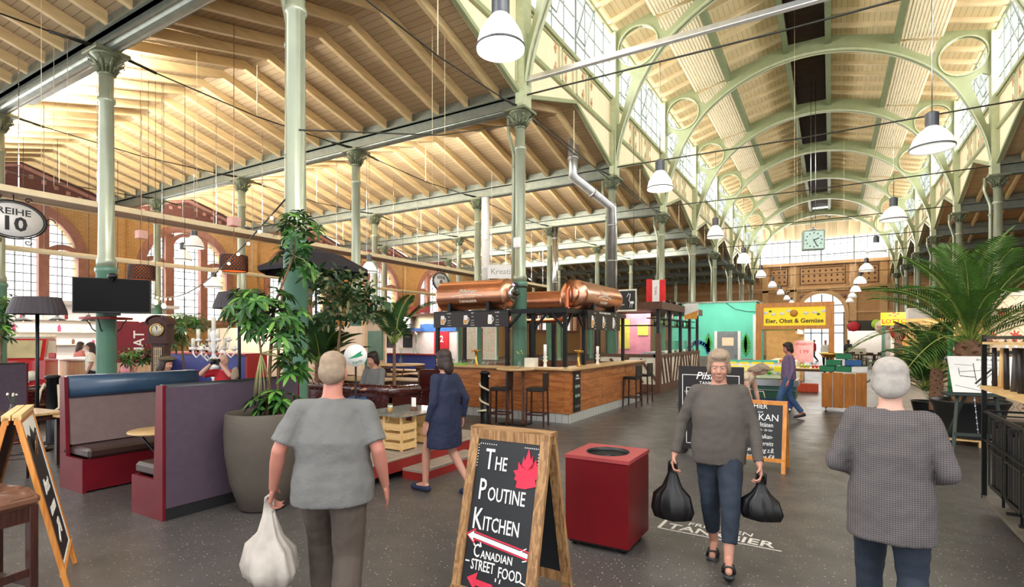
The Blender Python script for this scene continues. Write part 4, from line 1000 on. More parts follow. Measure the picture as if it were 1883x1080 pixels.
# ---- blue counter with wine bottles
y_ = 9.3; xa, xb = onY(308, y_).x, onY(452, y_).x
t = thing('counter', 'blue fronted counter with a red top behind the candelabra', 'counter', (0, 0, 0))
MB().box(xa, y_, 0, xb, y_ + .6, 1.3).build('body', pm('blue_front', '#2a3c8c', .55, 0, .08), t); MB().box(xa, y_ - .06, 1.3, xb + .05, y_ + .65, 1.36).build('counter_top', M['deck_red'], t); MB().box(xb, y_ - .02, 0, xb + .1, y_ + .6, 1.32).build('end_panel', M['shelf_red'], t)
def bottle(label, loc, m, cap='black', group='wine bottles on the blue counter', h=.31, r=.038, lab_=True):
    t = thing('bottle', label, 'bottle', loc, 0, group)
    MB().lathe([(r, 0), (r, h * .6), (r * .4, h * .75), (r * .35, h * .95)], n=12).build('glass_body', m, t); MB().lathe([(r * .42, h * .84), (r * .42, h), (.003, h)], n=10).build('cap', M[cap], t)
    if lab_: MB().lathe([(r * 1.02, h * .2), (r * 1.02, h * .45)], n=12, caps=False).build('paper_label', M['paper'], t)
    return t
pm('wine_dark', '#160d10', .15, coat=.5); pm('green_glass', '#1f4a22', .15, coat=.5); pm('pale_green', '#7fae4a', .2, coat=.5); pm('brown_glass', '#4a2410', .15, coat=.5)
for i, (px, mm, lb) in enumerate(((350, 'wine_dark', 'red capped dark wine bottle, leftmost on the blue counter'), (357, 'wine_dark', None), (364, 'wine_dark', None), (371, 'pale_green', 'light green wine bottle on the blue counter'), (380, 'wine_dark', None), (385, 'green_glass', None), (391, 'wine_dark', None), (398, 'green_glass', None))):
    bottle(lb or ('dark wine bottle on the blue counter behind the candelabra' if mm == 'wine_dark' else 'green wine bottle on the blue counter behind the candelabra'), (onY(px, y_ + .2).x, y_ + .2, 1.36), M[mm], 'deck_red' if i == 0 else 'black', None if lb else ('dark wine bottles on the blue counter' if mm == 'wine_dark' else 'green wine bottles on the blue counter'), .36)
o = MB().box(-.12, -.01, 0, .12, .01, .14).build('card_sign', M['paper']); o.location = (onY(408, y_ + .1).x, y_ + .1, 1.36); tag(o, 'white card standing on the blue counter', 'card')
pm('kitchen_white', '#e9e2dc', .4, 0, .05); pm('peach_wall', '#e6c9ab', .6, 0, .06)
struct(MB().box(xa - 1.0, 11.2, 0, xb + 2.6, 11.3, 2.15), 'wall_partition', M['peach_wall'])
# ---- left background: food stall, red van, wooden counter
t = thing('food_stall', 'white tiled food stall behind the red van', 'stall', (0, 0, 0))
pm('tiles_white', '#efeae6', .3, 0, .05)
b = MB().box(-24.3, 4.5, 0, -24.2, 12.2, 3.0); b.build('back_wall', planks('tile_wall', '#efe9e6', '#f7f3f1', '#cdb9ad', 'z', .3, .04, .35, grain='y'), t)
b = MB()
for z in (1.55, 2.0, 2.45): b.box(-24.2, 5, z, -23.9, 10.6, z + .03)
b.build('shelf', M['off_white'], t); MB().box(-24.25, 4.5, 3.0, -23.2, 12.2, 3.12).build('canopy', M['white'], t)
for i in range(26):
    y = 5.1 + i * .21; z = (1.58, 2.03, 2.48)[i % 3]
    b = MB(); h_ = random.uniform(.12, .32); b.lathe([(.05, 0), (.05, h_ * .7), (.02, h_)], n=8); o = b.build('jar', M[random.choice(['deck_red', 'off_white', 'brown_wood', 'wine_dark', 'gold', 'pink'])]); o.location = (-24.05, y, z); tag(o, 'small jar or bottle on the white stall shelves', 'jar', 'jars on the white stall shelves')
area('added_fill_light', (-22.6, 8.0, 3.0), (0, 0, 0), 1, 6, 130, (1, .95, .88))  # added lamp without a fitting, brightens the white food stall
area('added_fill_light', ((xa + xb) / 2, 10.4, 2.6), (0, 0, 0), 3, .8, 60, (1, .93, .82))  # added lamp without a fitting, brightens the space behind the blue counter
def pendant(label, loc, col='black', s_=1, group=None):
    t = thing('pendant_lamp', label, 'lamp', loc, 0, group)
    MB().lathe([(.05 * s_, .22 * s_), (.05 * s_, .12 * s_), (.1 * s_, .1 * s_), (.25 * s_, 0), (.24 * s_, 0), (.04 * s_, .11 * s_)], n=20, caps=False).build('lamp_shade', M[col], t)
    MB().cyl((0, 0, .22 * s_), (0, 0, roofz(loc[1]) - loc[2]), .008, 5).build('cable', M['black'], t); MB().ball((0, 0, .04 * s_), .045 * s_, 8).build('bulb', pm('bulb_emit', '#fff', .5, emit='#ffdca0', es=6), t); return t
pl = pendant('black enamel pendant lamp above the white food stall', (-22.6, 7.0, 2.35), group='black pendants over the white stall')
for y in (7.9, 8.8, 9.7): pendant('black enamel pendant lamp above the white food stall', (-22.6, y, 2.4), group='black pendants over the white stall')
# van
t = thing('delivery_van', 'red and white retro van front used as a stall at the left', 'van', (-18.6, 5.35, 0), R(58))
pm('van_red', '#b3161c', .25, 0, .08, coat=.5); pm('windshield', '#b8ac86', .1, 0, .2, 2, coat=.5)
b = MB(); W = .86
prf = [(0, .35), (-.03, .6), (-.02, 1.05), (.12, 1.35)]
b.smooth = False
b.prism([(0, .3), (-.05, .7), (0, 1.2), (1.2, 1.2), (1.2, .3)], 'x', -W, W); fixn(b.build('body', M['van_red'], t))
b = MB(); b.prism([(.03, 1.2), (.3, 1.78), (1.2, 1.78), (1.2, 1.2)], 'x', -W + .04, W - .04); fixn(b.build('cabin', M['van_red'], t))
b = MB(); b.prism([(.02, 1.27), (.26, 1.74), (.28, 1.74), (.06, 1.27)], 'x', -W + .12, W - .12); fixn(b.build('windshield', M['windshield'], t))
b = MB(); b.prism([(.2, 1.28), (.42, 1.72), (1.1, 1.72), (1.1, 1.28)], 'x', W - .045, W - .03); fixn(b.build('side_window', M['windshield'], t))
MB().box(-W + .02, .25, 1.78, W - .02, 1.2, 1.9, .05).build('roof', M['off_white'], t)
b = MB(); b.box(-.55, -.075, .62, .55, -.04, .78); b.build('grille', M['steel'], t)
for x in (-.6, .6): MB().lathe([(.13, 0), (.13, .05), (.1, .08), (.01, .09)], (x, -.12, .8), 18, 'y').build('headlight', M['off_white'], t)
b = MB(); b.box(-W - .02, -.14, .4, W + .02, -.02, .52, .03); b.build('bumper', M['steel'], t)
for x in (-.7, .7): MB().cyl((x - .1, .5, .33), (x + .1, .5, .33), .33, 20).build('wheel', M['matt_black'], t)
for x in (-1, 1): MB().box(x * 1.0 - .08, -.0, 1.25, x * 1.0 + .08, .05, 1.4, .02).build('wing_mirror', M['van_red'], t)
wood('blond_wood', '#c9a277', '#e3c49c', 'z', 2, .45)
t = thing('serving_counter', 'curved blond wooden serving counter behind the television column', 'counter', (-19.2, 8.2, 0))
b = MB(); b.lathe([(1.35, 0), (1.35, 1.15)], n=40, sx=1.1, caps=False); b.build('counter_front', M['blond_wood'], t); MB().lathe([(1.42, 1.15), (1.42, 1.2), (.01, 1.2)], n=40, sx=1.1).build('counter_top', M['white'], t)
o = MB().box(-.02, -.55, 0, .02, .55, 1.1).build('wall_panel', pm('dark_red', '#7a1526', .6)); p_ = ad(256, 655, 14.5); o.location = (p_.x, p_.y, 1.15); o.rotation_euler = (0, 0, -.3); tag(o, 'dark red stall panel with white vertical lettering', 'panel')
text('MAT', .34, (.03, .0, .5), (0, 0, 1), (0, -1, 0), M['white'], o, off=.01)
o = MB().box(-.03, -.9, 0, .03, .9, .2).build('light_box', pm('lightbox', '#fff4dd', .5, emit='#fff0d0', es=2)); o.location = (p_.x - .02, p_.y, 2.25); o.rotation_euler = (0, 0, -.3); tag(o, 'long lit box above the dark red panel', 'light')
o = MB().box(-.02, -.3, 0, .02, .3, .75).build('poster', pm('bright_red', '#e01e1e', .5)); p_ = ad(231, 622, 14.8); o.location = (p_.x, p_.y, 1.6); o.rotation_euler = (0, 0, -.4); tag(o, 'bright red poster right of the television column', 'poster')
# bare bulbs on a string
for i, (px, py) in enumerate(((301, 563), (286, 556), (273, 575), (258, 588), (340, 612))):
    p_ = ad(px, py, 14); t = thing('light_bulb', 'small warm bare bulb hanging left of the grandfather clock' if i < 4 else 'small warm bare bulb beside the shrub', 'light bulb', tuple(p_), 0, 'bare bulbs by the clock' if i < 4 else None)
    MB().ball((0, 0, 0), (.055, .055, .07), 10).build('bulb', M['bulb_emit'], t); MB().cyl((0, 0, .06), (0, 0, roofz(p_.y) - p_.z), .006, 5).build('cable', M['black'], t)
# ---- lattice pendant shades
def lattice(label, loc, s_=1):
    t = thing('lattice_pendant', label, 'lamp', loc); n = 24; r = .25 * s_; h_ = .3 * s_; b = MB()
    for sg in (-1, 1):
        for j in range(n):
            pts = [(r * math.cos(2 * PI * (j + sg * k * .7) / n), r * math.sin(2 * PI * (j + sg * k * .7) / n), -h_ / 2 + h_ * k / 6) for k in range(7)]; b.tube(pts, .013, 4, False)
    b.lathe([(r, -h_ / 2 - .01), (r + .008, -h_ / 2), (r, -h_ / 2 + .012)], n=24, caps=False).lathe([(r, h_ / 2 - .012), (r + .008, h_ / 2), (r, h_ / 2 + .01)], n=24, caps=False); b.build('lamp_shade', pm('shade_brown', '#3a1e18', .5), t)
    MB().lathe([(r * .9, -h_ / 2), (r * .9, h_ / 2)], n=24, caps=False).build('inner_cloth', pm('shade_glow', '#b5623a', .8, trans=.0, emit='#ff8a3c', es=.22), t)
    MB().ball((0, 0, 0), .06, 10).build('bulb', pm('bulb_warm', '#fff', .5, emit='#ffc070', es=14), t); MB().cyl((0, 0, .03), (0, 0, roofz(loc[1]) - loc[2]), .007, 5).build('cable', M['copper'], t); MB().box(-.09, -.09, .75, .09, .09, .92).build('ceiling_cup', pm('pinkish', '#d9a79a', .6), t)
    return t
lattice('round lattice pendant lamp glowing orange, nearest to the parasol', tuple(V(430, 485, 10.8))); lattice('smaller looking lattice pendant lamp right of the television column', tuple(V(260, 502, 11.8)))
# ---- hanging trays and row signs
t = thing('cable_tray', 'long cream slatted tray hanging on chains across the left aisle', 'cable tray')
planks('tray_slats', '#8a6a4a', '#a5835c', '#4b3624', 'x', .07, .25, .6, grain='y')
MB().box(-15.9, 4.2, 4.95, -15.1, 30, 4.98).build('slatted_bottom', M['tray_slats'], t); b = MB(); b.box(-15.12, 4.2, 4.93, -15.07, 30, 5.06).box(-15.93, 4.2, 4.93, -15.88, 30, 5.06); b.build('side_rail', M['cream'], t)
for i in range(18):
    b = MB(); y = 4.6 + i * 1.45; zz = roofz(y)
    for k in range(12): z = 5.05 + (zz - 5.05) * k / 12; b.bar((-15.1, y, z), (-15.1, y, z + (zz - 5.05) / 12 * .9), .022 if k % 2 else .008, .008 if k % 2 else .022)
    b.build('chain', M['steel'], t)
t = thing('conduit', 'thin cream conduit hanging below the slatted tray', 'conduit'); b = MB(); b.tube([(-18, 4.2, 4.1), (-18, 34, 4.1)], .07, 8); b.build('pipe', M['cream'], t)
b = MB()
for y in (6, 12, 18, 24, 30): b.cyl((-18, y, 4.1), (-18, y, 8), .008, 5)
b.build('hanger', M['steel'], t)
def row_sign(label, y, txt):
    t = thing('row_sign', label, 'sign', (-15.45, y, 4.4)); 
    MB().lathe([(.39, -.02), (.39, .02)], n=40, axis='x', sx=1.41).build('plate', M['white'], t)
    b = MB(); b.lathe([(.365, .021), (.385, .021), (.385, .026), (.365, .026)], n=40, axis='x', sx=1.41, caps=False).lathe([(.40, -.025), (.425, -.025), (.425, .025), (.40, .025)], n=40, axis='x', sx=1.39, caps=False); b.build('ring', M['black'], t)
    text('REIHE', .2, (.025, 0, .17), (0, 1, 0), (0, 0, 1), M['black'], t, off=.012, sx=1.15); text(txt, .42, (.025, 0, -.1), (0, 1, 0), (0, 0, 1), M['black'], t, off=.03, sx=1.1)
    b = MB()
    for s_ in (-1, 1):
        for zz in (-1, 1):
            b.tube([(0, s_ * (.25 + .07 * math.cos(a) * (1 - a / 9)), zz * (.47 + .06 * math.sin(a) * (1 - a / 9))) for a in [i * .5 for i in range(13)]], .012, 5)
        b.tube([(0, s_ * (.66 + .08 * math.cos(a)), .08 * math.sin(a) + .05) for a in [i * .5 for i in range(10)]], .012, 5)
    b.cyl((0, 0, .42), (0, 0, .55), .012, 6); b.build('scroll', M['black'], t)
row_sign('oval white sign reading Reihe 10 with iron scrolls at the left edge', 4.62, '10'); row_sign('small distant white sign reading Reihe 9', 19.7, '9')
# ---- dark bentwood chairs and tables at the left
def chair(label, loc, rz, group=None):
    t = thing('wooden_chair', label, 'chair', loc, rz, group)
    MB().lathe([(.2, .44), (.215, .455), (.21, .475)], n=18).build('seat', M['leather_brown'], t)
    for x in (-.16, .16):
        b = MB(); b.bar((x * 1.1, -.18, 0), (x, -.14, .45), .03, .03).build('leg', M['dark_wood'], t); b = MB(); b.tube([(x * 1.1, .22, 0), (x, .16, .45), (x * 1.05, .22, .85)], .016, 6); b.build('leg', M['dark_wood'], t)
    b = MB(); b.box(-.19, .2, .76, .19, .23, .88, .01); b.tube([(-.1, .18, .47), (-.08, .22, .78)], .01, 5).tube([(.1, .18, .47), (.08, .22, .78)], .01, 5).tube([(0, .18, .47), (0, .22, .78)], .01, 5); b.build('backrest', M['dark_wood'], t)
    b = MB(); b.bar((-.17, -.16, .25), (.17, -.16, .25), .018, .018).bar((-.17, .2, .25), (.17, .2, .25), .018, .018).bar((-.17, -.16, .3), (-.17, .2, .3), .018, .018).bar((.17, -.16, .3), (.17, .2, .3), .018, .018); b.build('stretcher', M['dark_wood'], t); return t
c0 = chair('dark bentwood chair just behind the far left A-frame sign', (-8.35, 2.1, 0), R(-60))
dup(c0, (-9.15, 2.75, 0), R(-120), 'dark bentwood chair left of the blue topped booth'); dup(c0, (-9.9, 2.2, 0), R(40), 'dark bentwood chair at the square table near the left edge')
def sq_table(label, loc, rz, w_=.7, d_=.7, h_=.76, top='oak_top', leg='dark_wood', group=None):
    t = thing('wooden_table', label, 'table', loc, rz, group)
    MB().box(-w_ / 2, -d_ / 2, h_ - .035, w_ / 2, d_ / 2, h_, .006).build('tabletop', M[top], t); MB().box(-w_ / 2 + .05, -d_ / 2 + .05, h_ - .11, w_ / 2 - .05, d_ / 2 - .05, h_ - .035).build('apron', M[leg], t)
    for x in (-w_ / 2 + .07, w_ / 2 - .07):
        for y in (-d_ / 2 + .07, d_ / 2 - .07): MB().box(x - .03, y - .03, 0, x + .03, y + .03, h_ - .035).build('leg', M[leg], t)
    return t
tb = sq_table('dark wooden table with a small vase at the left edge', (-9.75, 2.95, 0), .1, .8, .8); vase('small glass vase with pale flowers on the dark left table', (-9.6, 2.85, .76), M['off_white'], h=.14)
cafe_table('small round white table behind the left bentwood chair', (-9.3, 3.55, 0), .34, .72)
dup(tb, (-15.2, 6.6, 0), .2, 'long wooden table in front of the curved counter', sc=(1.7, 1, 1)); dup(c0, (-16.2, 6.4, 0), 1.2, 'bentwood chair at the long table by the curved counter')
t = thing('candle_stool', 'little round stool with a yellow candle tray beside the rope post', 'stool', tuple(at(118, 800)[:2]) + (0,)); MB().lathe([(.2, .68), (.2, .75)], n=20).build('seat', M['yellow_fl'], t); MB().cyl((0, 0, 0), (0, 0, .68), .03).build('leg', M['black'], t)
# ================================================================ THE TANK BEER BAR AND THE TIMBER KIOSK
wood('bar_front', '#8a4a22', '#c07a40', 'x', 1.6, .4, 8, 1.0, .1, .15); wood('bar_side', '#8a4a22', '#c07a40', 'y', 1.6, .4, 8, 1.0, .1, .15)
BX0, BX1, BY0, BY1, BH = -8.0, -4.71, 10.33, 15.4, 1.13
t = thing('bar_counter', 'L shaped wooden bar counter with a white tiled foot, under the copper tanks', 'bar', (0, 0, 0))
b = MB()
for i in range(4): z0 = .2 + i * .225; b.box(BX0, BY0, z0, BX1, BY0 + .03, z0 + .22)
b.box(BX1 - .12, BY0 - .015, .2, BX1 + .01, BY0 + .05, BH - .03); b.build('front_boards', M['bar_front'], t)
b = MB()
for i in range(4):
    z0 = .2 + i * .225
    for y0, y1 in ((BY0 + .03, BY0 + 1.9), (BY0 + 1.91, BY0 + 3.6), (BY0 + 3.61, BY1)): b.box(BX1 - .03, y0, z0, BX1, y1 - .005, z0 + .22)
b.build('side_boards', M['bar_side'], t)
b = MB(); b.box(BX0 - .08, BY0 - .1, BH - .02, BX1 + .1, BY0 + .42, BH + .03, .01).box(BX1 - .42, BY0 + .42, BH - .02, BX1 + .1, BY1 + .1, BH + .03, .01); b.build('counter_top', M['oak_top'], t)
b = MB(); b.box(BX0, BY0 + .42, BH - .18, BX1 - .42, BY0 + .8, BH - .14).box(BX1 - .8, BY0 + .42, BH - .18, BX1 - .42, BY1, BH - .14); b.build('work_shelf', M['steel'], t)
m, n, bb = _new('foot_tiles'); M['foot_tiles'] = m; tc = n.nodes.new('ShaderNodeTexCoord'); sp = n.nodes.new('ShaderNodeSeparateXYZ'); n.links.new(tc.outputs['Object'], sp.inputs[0])
fx = mth(n, 'FRACT', mth(n, 'MULTIPLY', mth(n, 'ADD', sp.outputs[0], sp.outputs[1]), 6.6)); n.links.new(mixc(n, mth(n, 'LESS_THAN', fx, .06), hexc('#b9bbb6'), hexc('#6f6f6b')), bb.inputs['Base Color']); bb.inputs['Roughness'].default_value = .25
b = MB(); b.box(BX0, BY0 + .02, 0, BX1 - .01, BY0 + .1, .2).box(BX1 - .1, BY0 + .1, 0, BX1 - .01, BY1, .2); b.build('tiled_foot', m, t)
b = MB(); b.box(BX0, BY0 + .1, .2, BX0 + .03, BY1, BH - .03).box(BX0, BY1 - .03, .2, BX1, BY1, BH - .03); b.build('rear_boards', M['brown_wood'], t)
t = thing('price_board', 'narrow black chalk price board hung on the side of the bar', 'sign', (BX1 + .012, BY0 + .36, 0))
MB().box(0, -.17, .22, .015, .17, BH - .05).build('board', M['chalkboard'], t); tx = lambda s_, z, sz, m_='chalk', **k: text(s_, sz, (.017, 0, z), (0, 1, 0), (0, 0, 1), M[m_], t, **k)
pm('chalk_green', '#bfe0cb', .9)
tx('0,3l 2.80', .76, .085, 'chalk_green', sx=.8); tx('0,5l 3.90', .56, .085, 'chalk_green', sx=.8); tx('TANKBIER', .93, .045); tx('_________', .37, .05); tx('_________', .34, .05)
tx('BIER', .99, .06, off=.01)
# ---- steel frame that carries the tanks
t = thing('tank_frame', 'black steel frame on the bar that carries the copper tanks', 'frame', (0, 0, 0))
TZ = 2.36
xl = onY(805, BY0 + .35).x; xm = onY(933, BY0 + .35).x
b = MB()
posts = [(xl, BY0 + .35), (xm, BY0 + .35), (xl, BY0 + 1.5), (xm, BY0 + 1.5), (BX1 - .35, BY0 + .55), (BX1 - .35, BY0 + 1.6), (BX1 - 1.15, BY0 + .55), (BX1 - .35, BY0 + 4.4), (BX1 - 1.15, BY0 + 1.6), (BX1 - 1.15, BY0 + 4.4)]
for x, y in posts: MB().box(x - .04, y - .04, BH - .16, x + .04, y + .04, TZ).build('post', M['black_metal'], t)
b = MB()
for y in (BY0 + .35, BY0 + 1.5): b.box(xl - .1, y - .04, TZ, BX1 - .2, y + .04, TZ + .1)
for x in (BX1 - .35, BX1 - 1.15): b.box(x - .04, BY0 + .35, TZ + .001, x + .04, BY1 - .5, TZ + .099)
b.build('beam', M['black_metal'], t)
for x, y, dx, dy in ((xm, BY0 + .35, .35, 0), (BX1 - .35, BY0 + .55, 0, .35), (BX1 - .35, BY0 + 1.6, 0, -.35), (BX1 - 1.15, BY0 + .55, .35, 0), (BX1 - .35, BY0 + .55, -.35, 0), (xl, BY0 + .35, .3, 0)): MB().bar((x, y, TZ - .36), (x + dx, y + dy, TZ), .05, .05).build('brace', M['black_metal'], t)
# ---- copper tanks
def tank(label, axis, c, r, L, front=1, cap=True, write=None):
    t = thing('beer_tank', label, 'beer tank', c); e = L / 2
    MB().lathe([(.03, -e - .14), (r * .5, -e - .12), (r * .85, -e - .05), (r, -e), (r, -e + .03), (r * .985, -e + .05), (r * .985, e - .05), (r, e - .03), (r, e), (r * .85, e + .06), (r * .5, e + .12), (.03, e + .14)], n=44, axis=axis).build('shell', M['copper'], t); SH = KIDS[t.name][-1]
    s_ = front; P = (lambda a, u_, v_: (a, u_, v_)) if axis == 'x' else (lambda a, u_, v_: (u_, a, v_))
    q = MB(); pr_ = [(r * .42, e + .08), (r * .55, e + .11), (r * .52, e + .16), (r * .4, e + .18), (.02, e + .19)]
    if s_ < 0: pr_ = [(a, -z) for a, z in pr_]
    q.lathe(pr_, n=28, axis=axis); q.build('manhole_cover', M['steel'] if cap else M['copper'], t)
    if cap:
        q = MB(); ee = s_ * (e + .2); q.bar(P(ee, -r * .45, 0), P(ee, r * .45, 0), .05, .03).bar(P(ee, 0, -r * .45), P(ee, 0, r * .45), .03, .05).ball(P(ee + s_ * .04, 0, 0), .06, 10); q.build('cover_handle', M['iron_dark'], t)
    for f in (-.6, .6):
        q = MB(); A = [(x, z) for x, z in ((-r * .9, -r - .13), (r * .9, -r - .13), (r * .9, -r * .55), (r * .55, -r * .86), (0, -r * 1.0), (-r * .55, -r * .86), (-r * .9, -r * .55))]
        q.prism(A, axis, f * e - .04, f * e + .04); fixn(q.build('saddle', M['black_metal'], t))
    if write:
        # lettering bent round the barrel
        u_, sg = write
        for s2, z, sz, k in (('Pilsner', .07, .15, dict(shear=.3, off=.012)), ('PILSNER BRAUART', -.07, .045, {}), ('TANKBIER', -.17, .085, dict(off=.006))):
            tb_ = text(s2, sz, (0, 0, 0), (1, 0, 0), (0, 1, 0), None, None, depth=.004, sx=1.3, **k); vs = []
            for x, y, z_ in tb_.v:
                a = (z + y) / r; rr = r + .004 + z_; base = u_ + x
                vs.append((base, -rr * math.cos(a), rr * math.sin(a)) if axis == 'x' else (rr * math.cos(a), base, rr * math.sin(a)))
            MB().add(vs, tb_.f).build('lettering', M['off_white'], SH)
        sw = [(-.45 + .9 * i / 16) for i in range(17)]; vs = []
        for x in sw:
            for dz in (-.012, .012):
                a = (-.02 + .05 * math.cos(x * 3.2) - .03 + dz) / r; vs.append((u_ + x, -(r + .006) * math.cos(a), (r + .006) * math.sin(a)) if axis == 'x' else ((r + .006) * math.cos(a), u_ + x, (r + .006) * math.sin(a)))
        MB().add(vs, [(2 * i, 2 * i + 2, 2 * i + 3, 2 * i + 1) for i in range(16)]).build('swash', M['off_white'], SH)
    return t
TA = onY(818, 10.95).x; TB = onY(935, 10.95).x
tank('copper beer tank lying on its side above the mug signs, left of the green column', 'x', ((TA + TB) / 2, 10.95, 2.85), .365, TB - TA, 1, True, (0, 1))
tank('copper beer tank on the right side of the bar, pointing down the hall', 'y', (BX1 - .62, 13.2, 2.86), .36, 2.5, -1, False, (-.1, 1))
tank('rear copper beer tank seen between the other two', 'x', (-6.75, 12.9, 2.76), .3, 1.5, 1, True)
tk = (BX1 - .62, 11.75)
b = MB(); b.tube([(tk[0], tk[1] - .12, 3.12), (tk[0], tk[1] - .16, 2.9), (tk[0], tk[1] - .16, 2.45), (tk[0] - .03, tk[1] - .16, 2.32), (tk[0] - .12, tk[1] - .16, 2.24), (tk[0] - .3, tk[1] - .16, 2.22), (-6.9, tk[1] - .16, 2.2)], .055, 12); b.lathe([(.065, -.03), (.065, .03)], (tk[0], tk[1] - .16, 2.5), 14)
o = b.build('copper_pipe', M['copper_dark']); tag(o, 'bent copper pipe running down and left from the right-hand tank', 'pipe')
# ---- mug signs
def mug(b, c, u_, v_, w_, h_):
    pass
def mug_sign(label, o0, u_, L, H_, head=False):
    t = thing('beer_menu_sign', label, 'sign', (0, 0, 0)); o0 = Vector(o0); u_ = Vector(u_); v_ = Vector((0, 0, 1)); nn = u_.cross(v_)
    p = MB(); a = o0; c = o0 + u_ * L
    vs = [a - nn * .03, c - nn * .03, c, a]; vs = vs + [q + v_ * H_ for q in vs]; p.add(vs, [(0, 1, 2, 3), (7, 6, 5, 4), (0, 4, 5, 1), (1, 5, 6, 2), (2, 6, 7, 3), (3, 7, 4, 0)]); fixn(p.build('board', pm('sign_black', '#1b1416', .5), t))
    for i in range(3):
        cx = L * (.13 + .32 * i); cz = H_ * (.42 if head else .5); hw = .05; hh = H_ * .3; q = lambda x, z, k=.003: o0 + u_ * (cx + x) + v_ * (cz + z) + nn * k
        def slab(pts, m_, nm, k=.003):
            MB().add([q(x, z, k) for x, z in pts] + [q(x, z, -.001) for x, z in pts], [tuple(range(len(pts)))] + [(j, j + len(pts), (j + 1) % len(pts) + len(pts), (j + 1) % len(pts)) for j in range(len(pts))]).build(nm, m_, t)
        slab([(-hw * 1.1, -hh), (hw * 1.1, -hh), (hw * 1.25, -hh * .5), (hw, hh), (-hw, hh), (-hw * 1.25, -hh * .5)], M['white'], 'mug_picture')
        slab([(-hw * .9, -hh * .85), (hw * .9, -hh * .85), (hw * .95, (-.1, -.35, -.6)[i] * hh + hh * .3), (-hw * .95, (-.1, -.35, -.6)[i] * hh + hh * .3)], pm('amber', '#dd9a3a', .5) if i < 2 else M['off_white'], 'beer_picture', .005)
        ring = [q(hw * 1.1 + .045 * math.sin(a_), hh * .55 * math.cos(a_), .004) for a_ in [PI * j / 8 for j in range(9)]]; MB().tube(ring, .008, 5).build('mug_handle_picture', M['white'], t)
        for j, (s_, z_, sz) in enumerate((('KLASSIK', .22, .04), ('HELL', .1, .03), ('naturtrüb', -.02, .026), ('frisch vom', -.1, .026), ('Tank gezapft', -.18, .026))): text(s_ if i != 1 or j else 'MILD', sz * (.8 if head else 1), o0 + u_ * (cx + (.2 if not head else .17)) + v_ * (cz + z_ * H_ * 2) + nn * .002, u_, v_, M['white'], t, depth=.002, sx=.85)
    if head: text('FRISCHES TANKBIER VOM FASS', .06, o0 + u_ * L / 2 + v_ * H_ * .9 + nn * .002, u_, v_, M['white'], t, depth=.002, off=.01, sx=.95)
    return t
mug_sign('black sign with three beer mugs facing us under the left tank', (xl - .06, BY0 + .26, 2.06), (1, 0, 0), xm - xl + .14, .36)
mug_sign('black sign with three beer mugs on the right side of the bar frame', (BX1 - .28, 12.0, 2.0), (0, 1, 0), 2.3, .48, True)
# ---- things on the bar
def tap(label, loc, rz=0, group=None):
    t = thing('beer_tap', label, 'beer tap', loc, rz, group)
    MB().lathe([(.06, 0), (.06, .02), (.035, .04), (.03, .3), (.04, .32), (.1, .34), (.1, .36), (.01, .37)], n=18).build('column', M['gold'], t)
    for x in (-.08, 0, .08): b = MB(); b.tube([(x, 0, .34), (x, -.07, .34), (x, -.08, .29)], .009, 6); b.build('spout', M['gold'], t)
    return t
z_ = BH + .03
tap('brass beer tap on the left part of the bar', (onY(876, BY0 + .2).x, BY0 + .2, z_)); tap('brass beer tap on the right part of the bar', (BX1 - .2, BY0 + .95, z_), PI / 2)
def candle(label, loc, H_=.28, group=None):
    t = thing('candlestick', label, 'candlestick', loc, 0, group); MB().lathe([(.06, 0), (.04, .03), (.03, .1), (.055, .15), (.03, .18), (.05, .22), (.05, .24)], n=14).build('holder', M['off_white'], t); MB().lathe([(.035, .24), (.035, .24 + H_), (.003, .24 + H_)], n=12).build('candle', M['white'], t); return t
candle('white candlestick at the middle of the bar', (BX1 - .68, BY0 + .22, z_), .26); candle('white candlestick on the right leg of the bar', (BX1 - .2, BY0 + 2.1, z_), .2)
for i in range(10): x = xl + .15 + i * .17; MB_ = MB().lathe([(.03, 0), (.035, .12), (.032, .12), (.027, .01)], n=10, caps=False); o = MB_.build('drinking_glass', M['clear_glass']); o.location = (x, BY0 + .34 + .05 * (i % 2), BH + .03); tag(o, 'small clear glass on the bar top', 'glass', 'clear glasses on the bar top')
o = MB().box(-.35, -.08, 0, .35, .08, .05).build('drip_tray', M['pale_green']); o.location = (xl + .7, BY0 + .12, z_); tag(o, 'pale green bar mat on the left bar top', 'bar mat')
vase('small vase with a yellow flower on the bar above the tall table', (onY(957, BY0 + .1).x, BY0 + .1, z_), M['yellow_fl'], n=2, stem=.14)
o = MB().box(-.12, -.1, 0, .12, .1, .2).build('white_crockery', M['off_white']); o.location = (onY(977, BY0 + .2).x, BY0 + .2, z_); tag(o, 'white box on the bar beside the yellow flower', 'box')
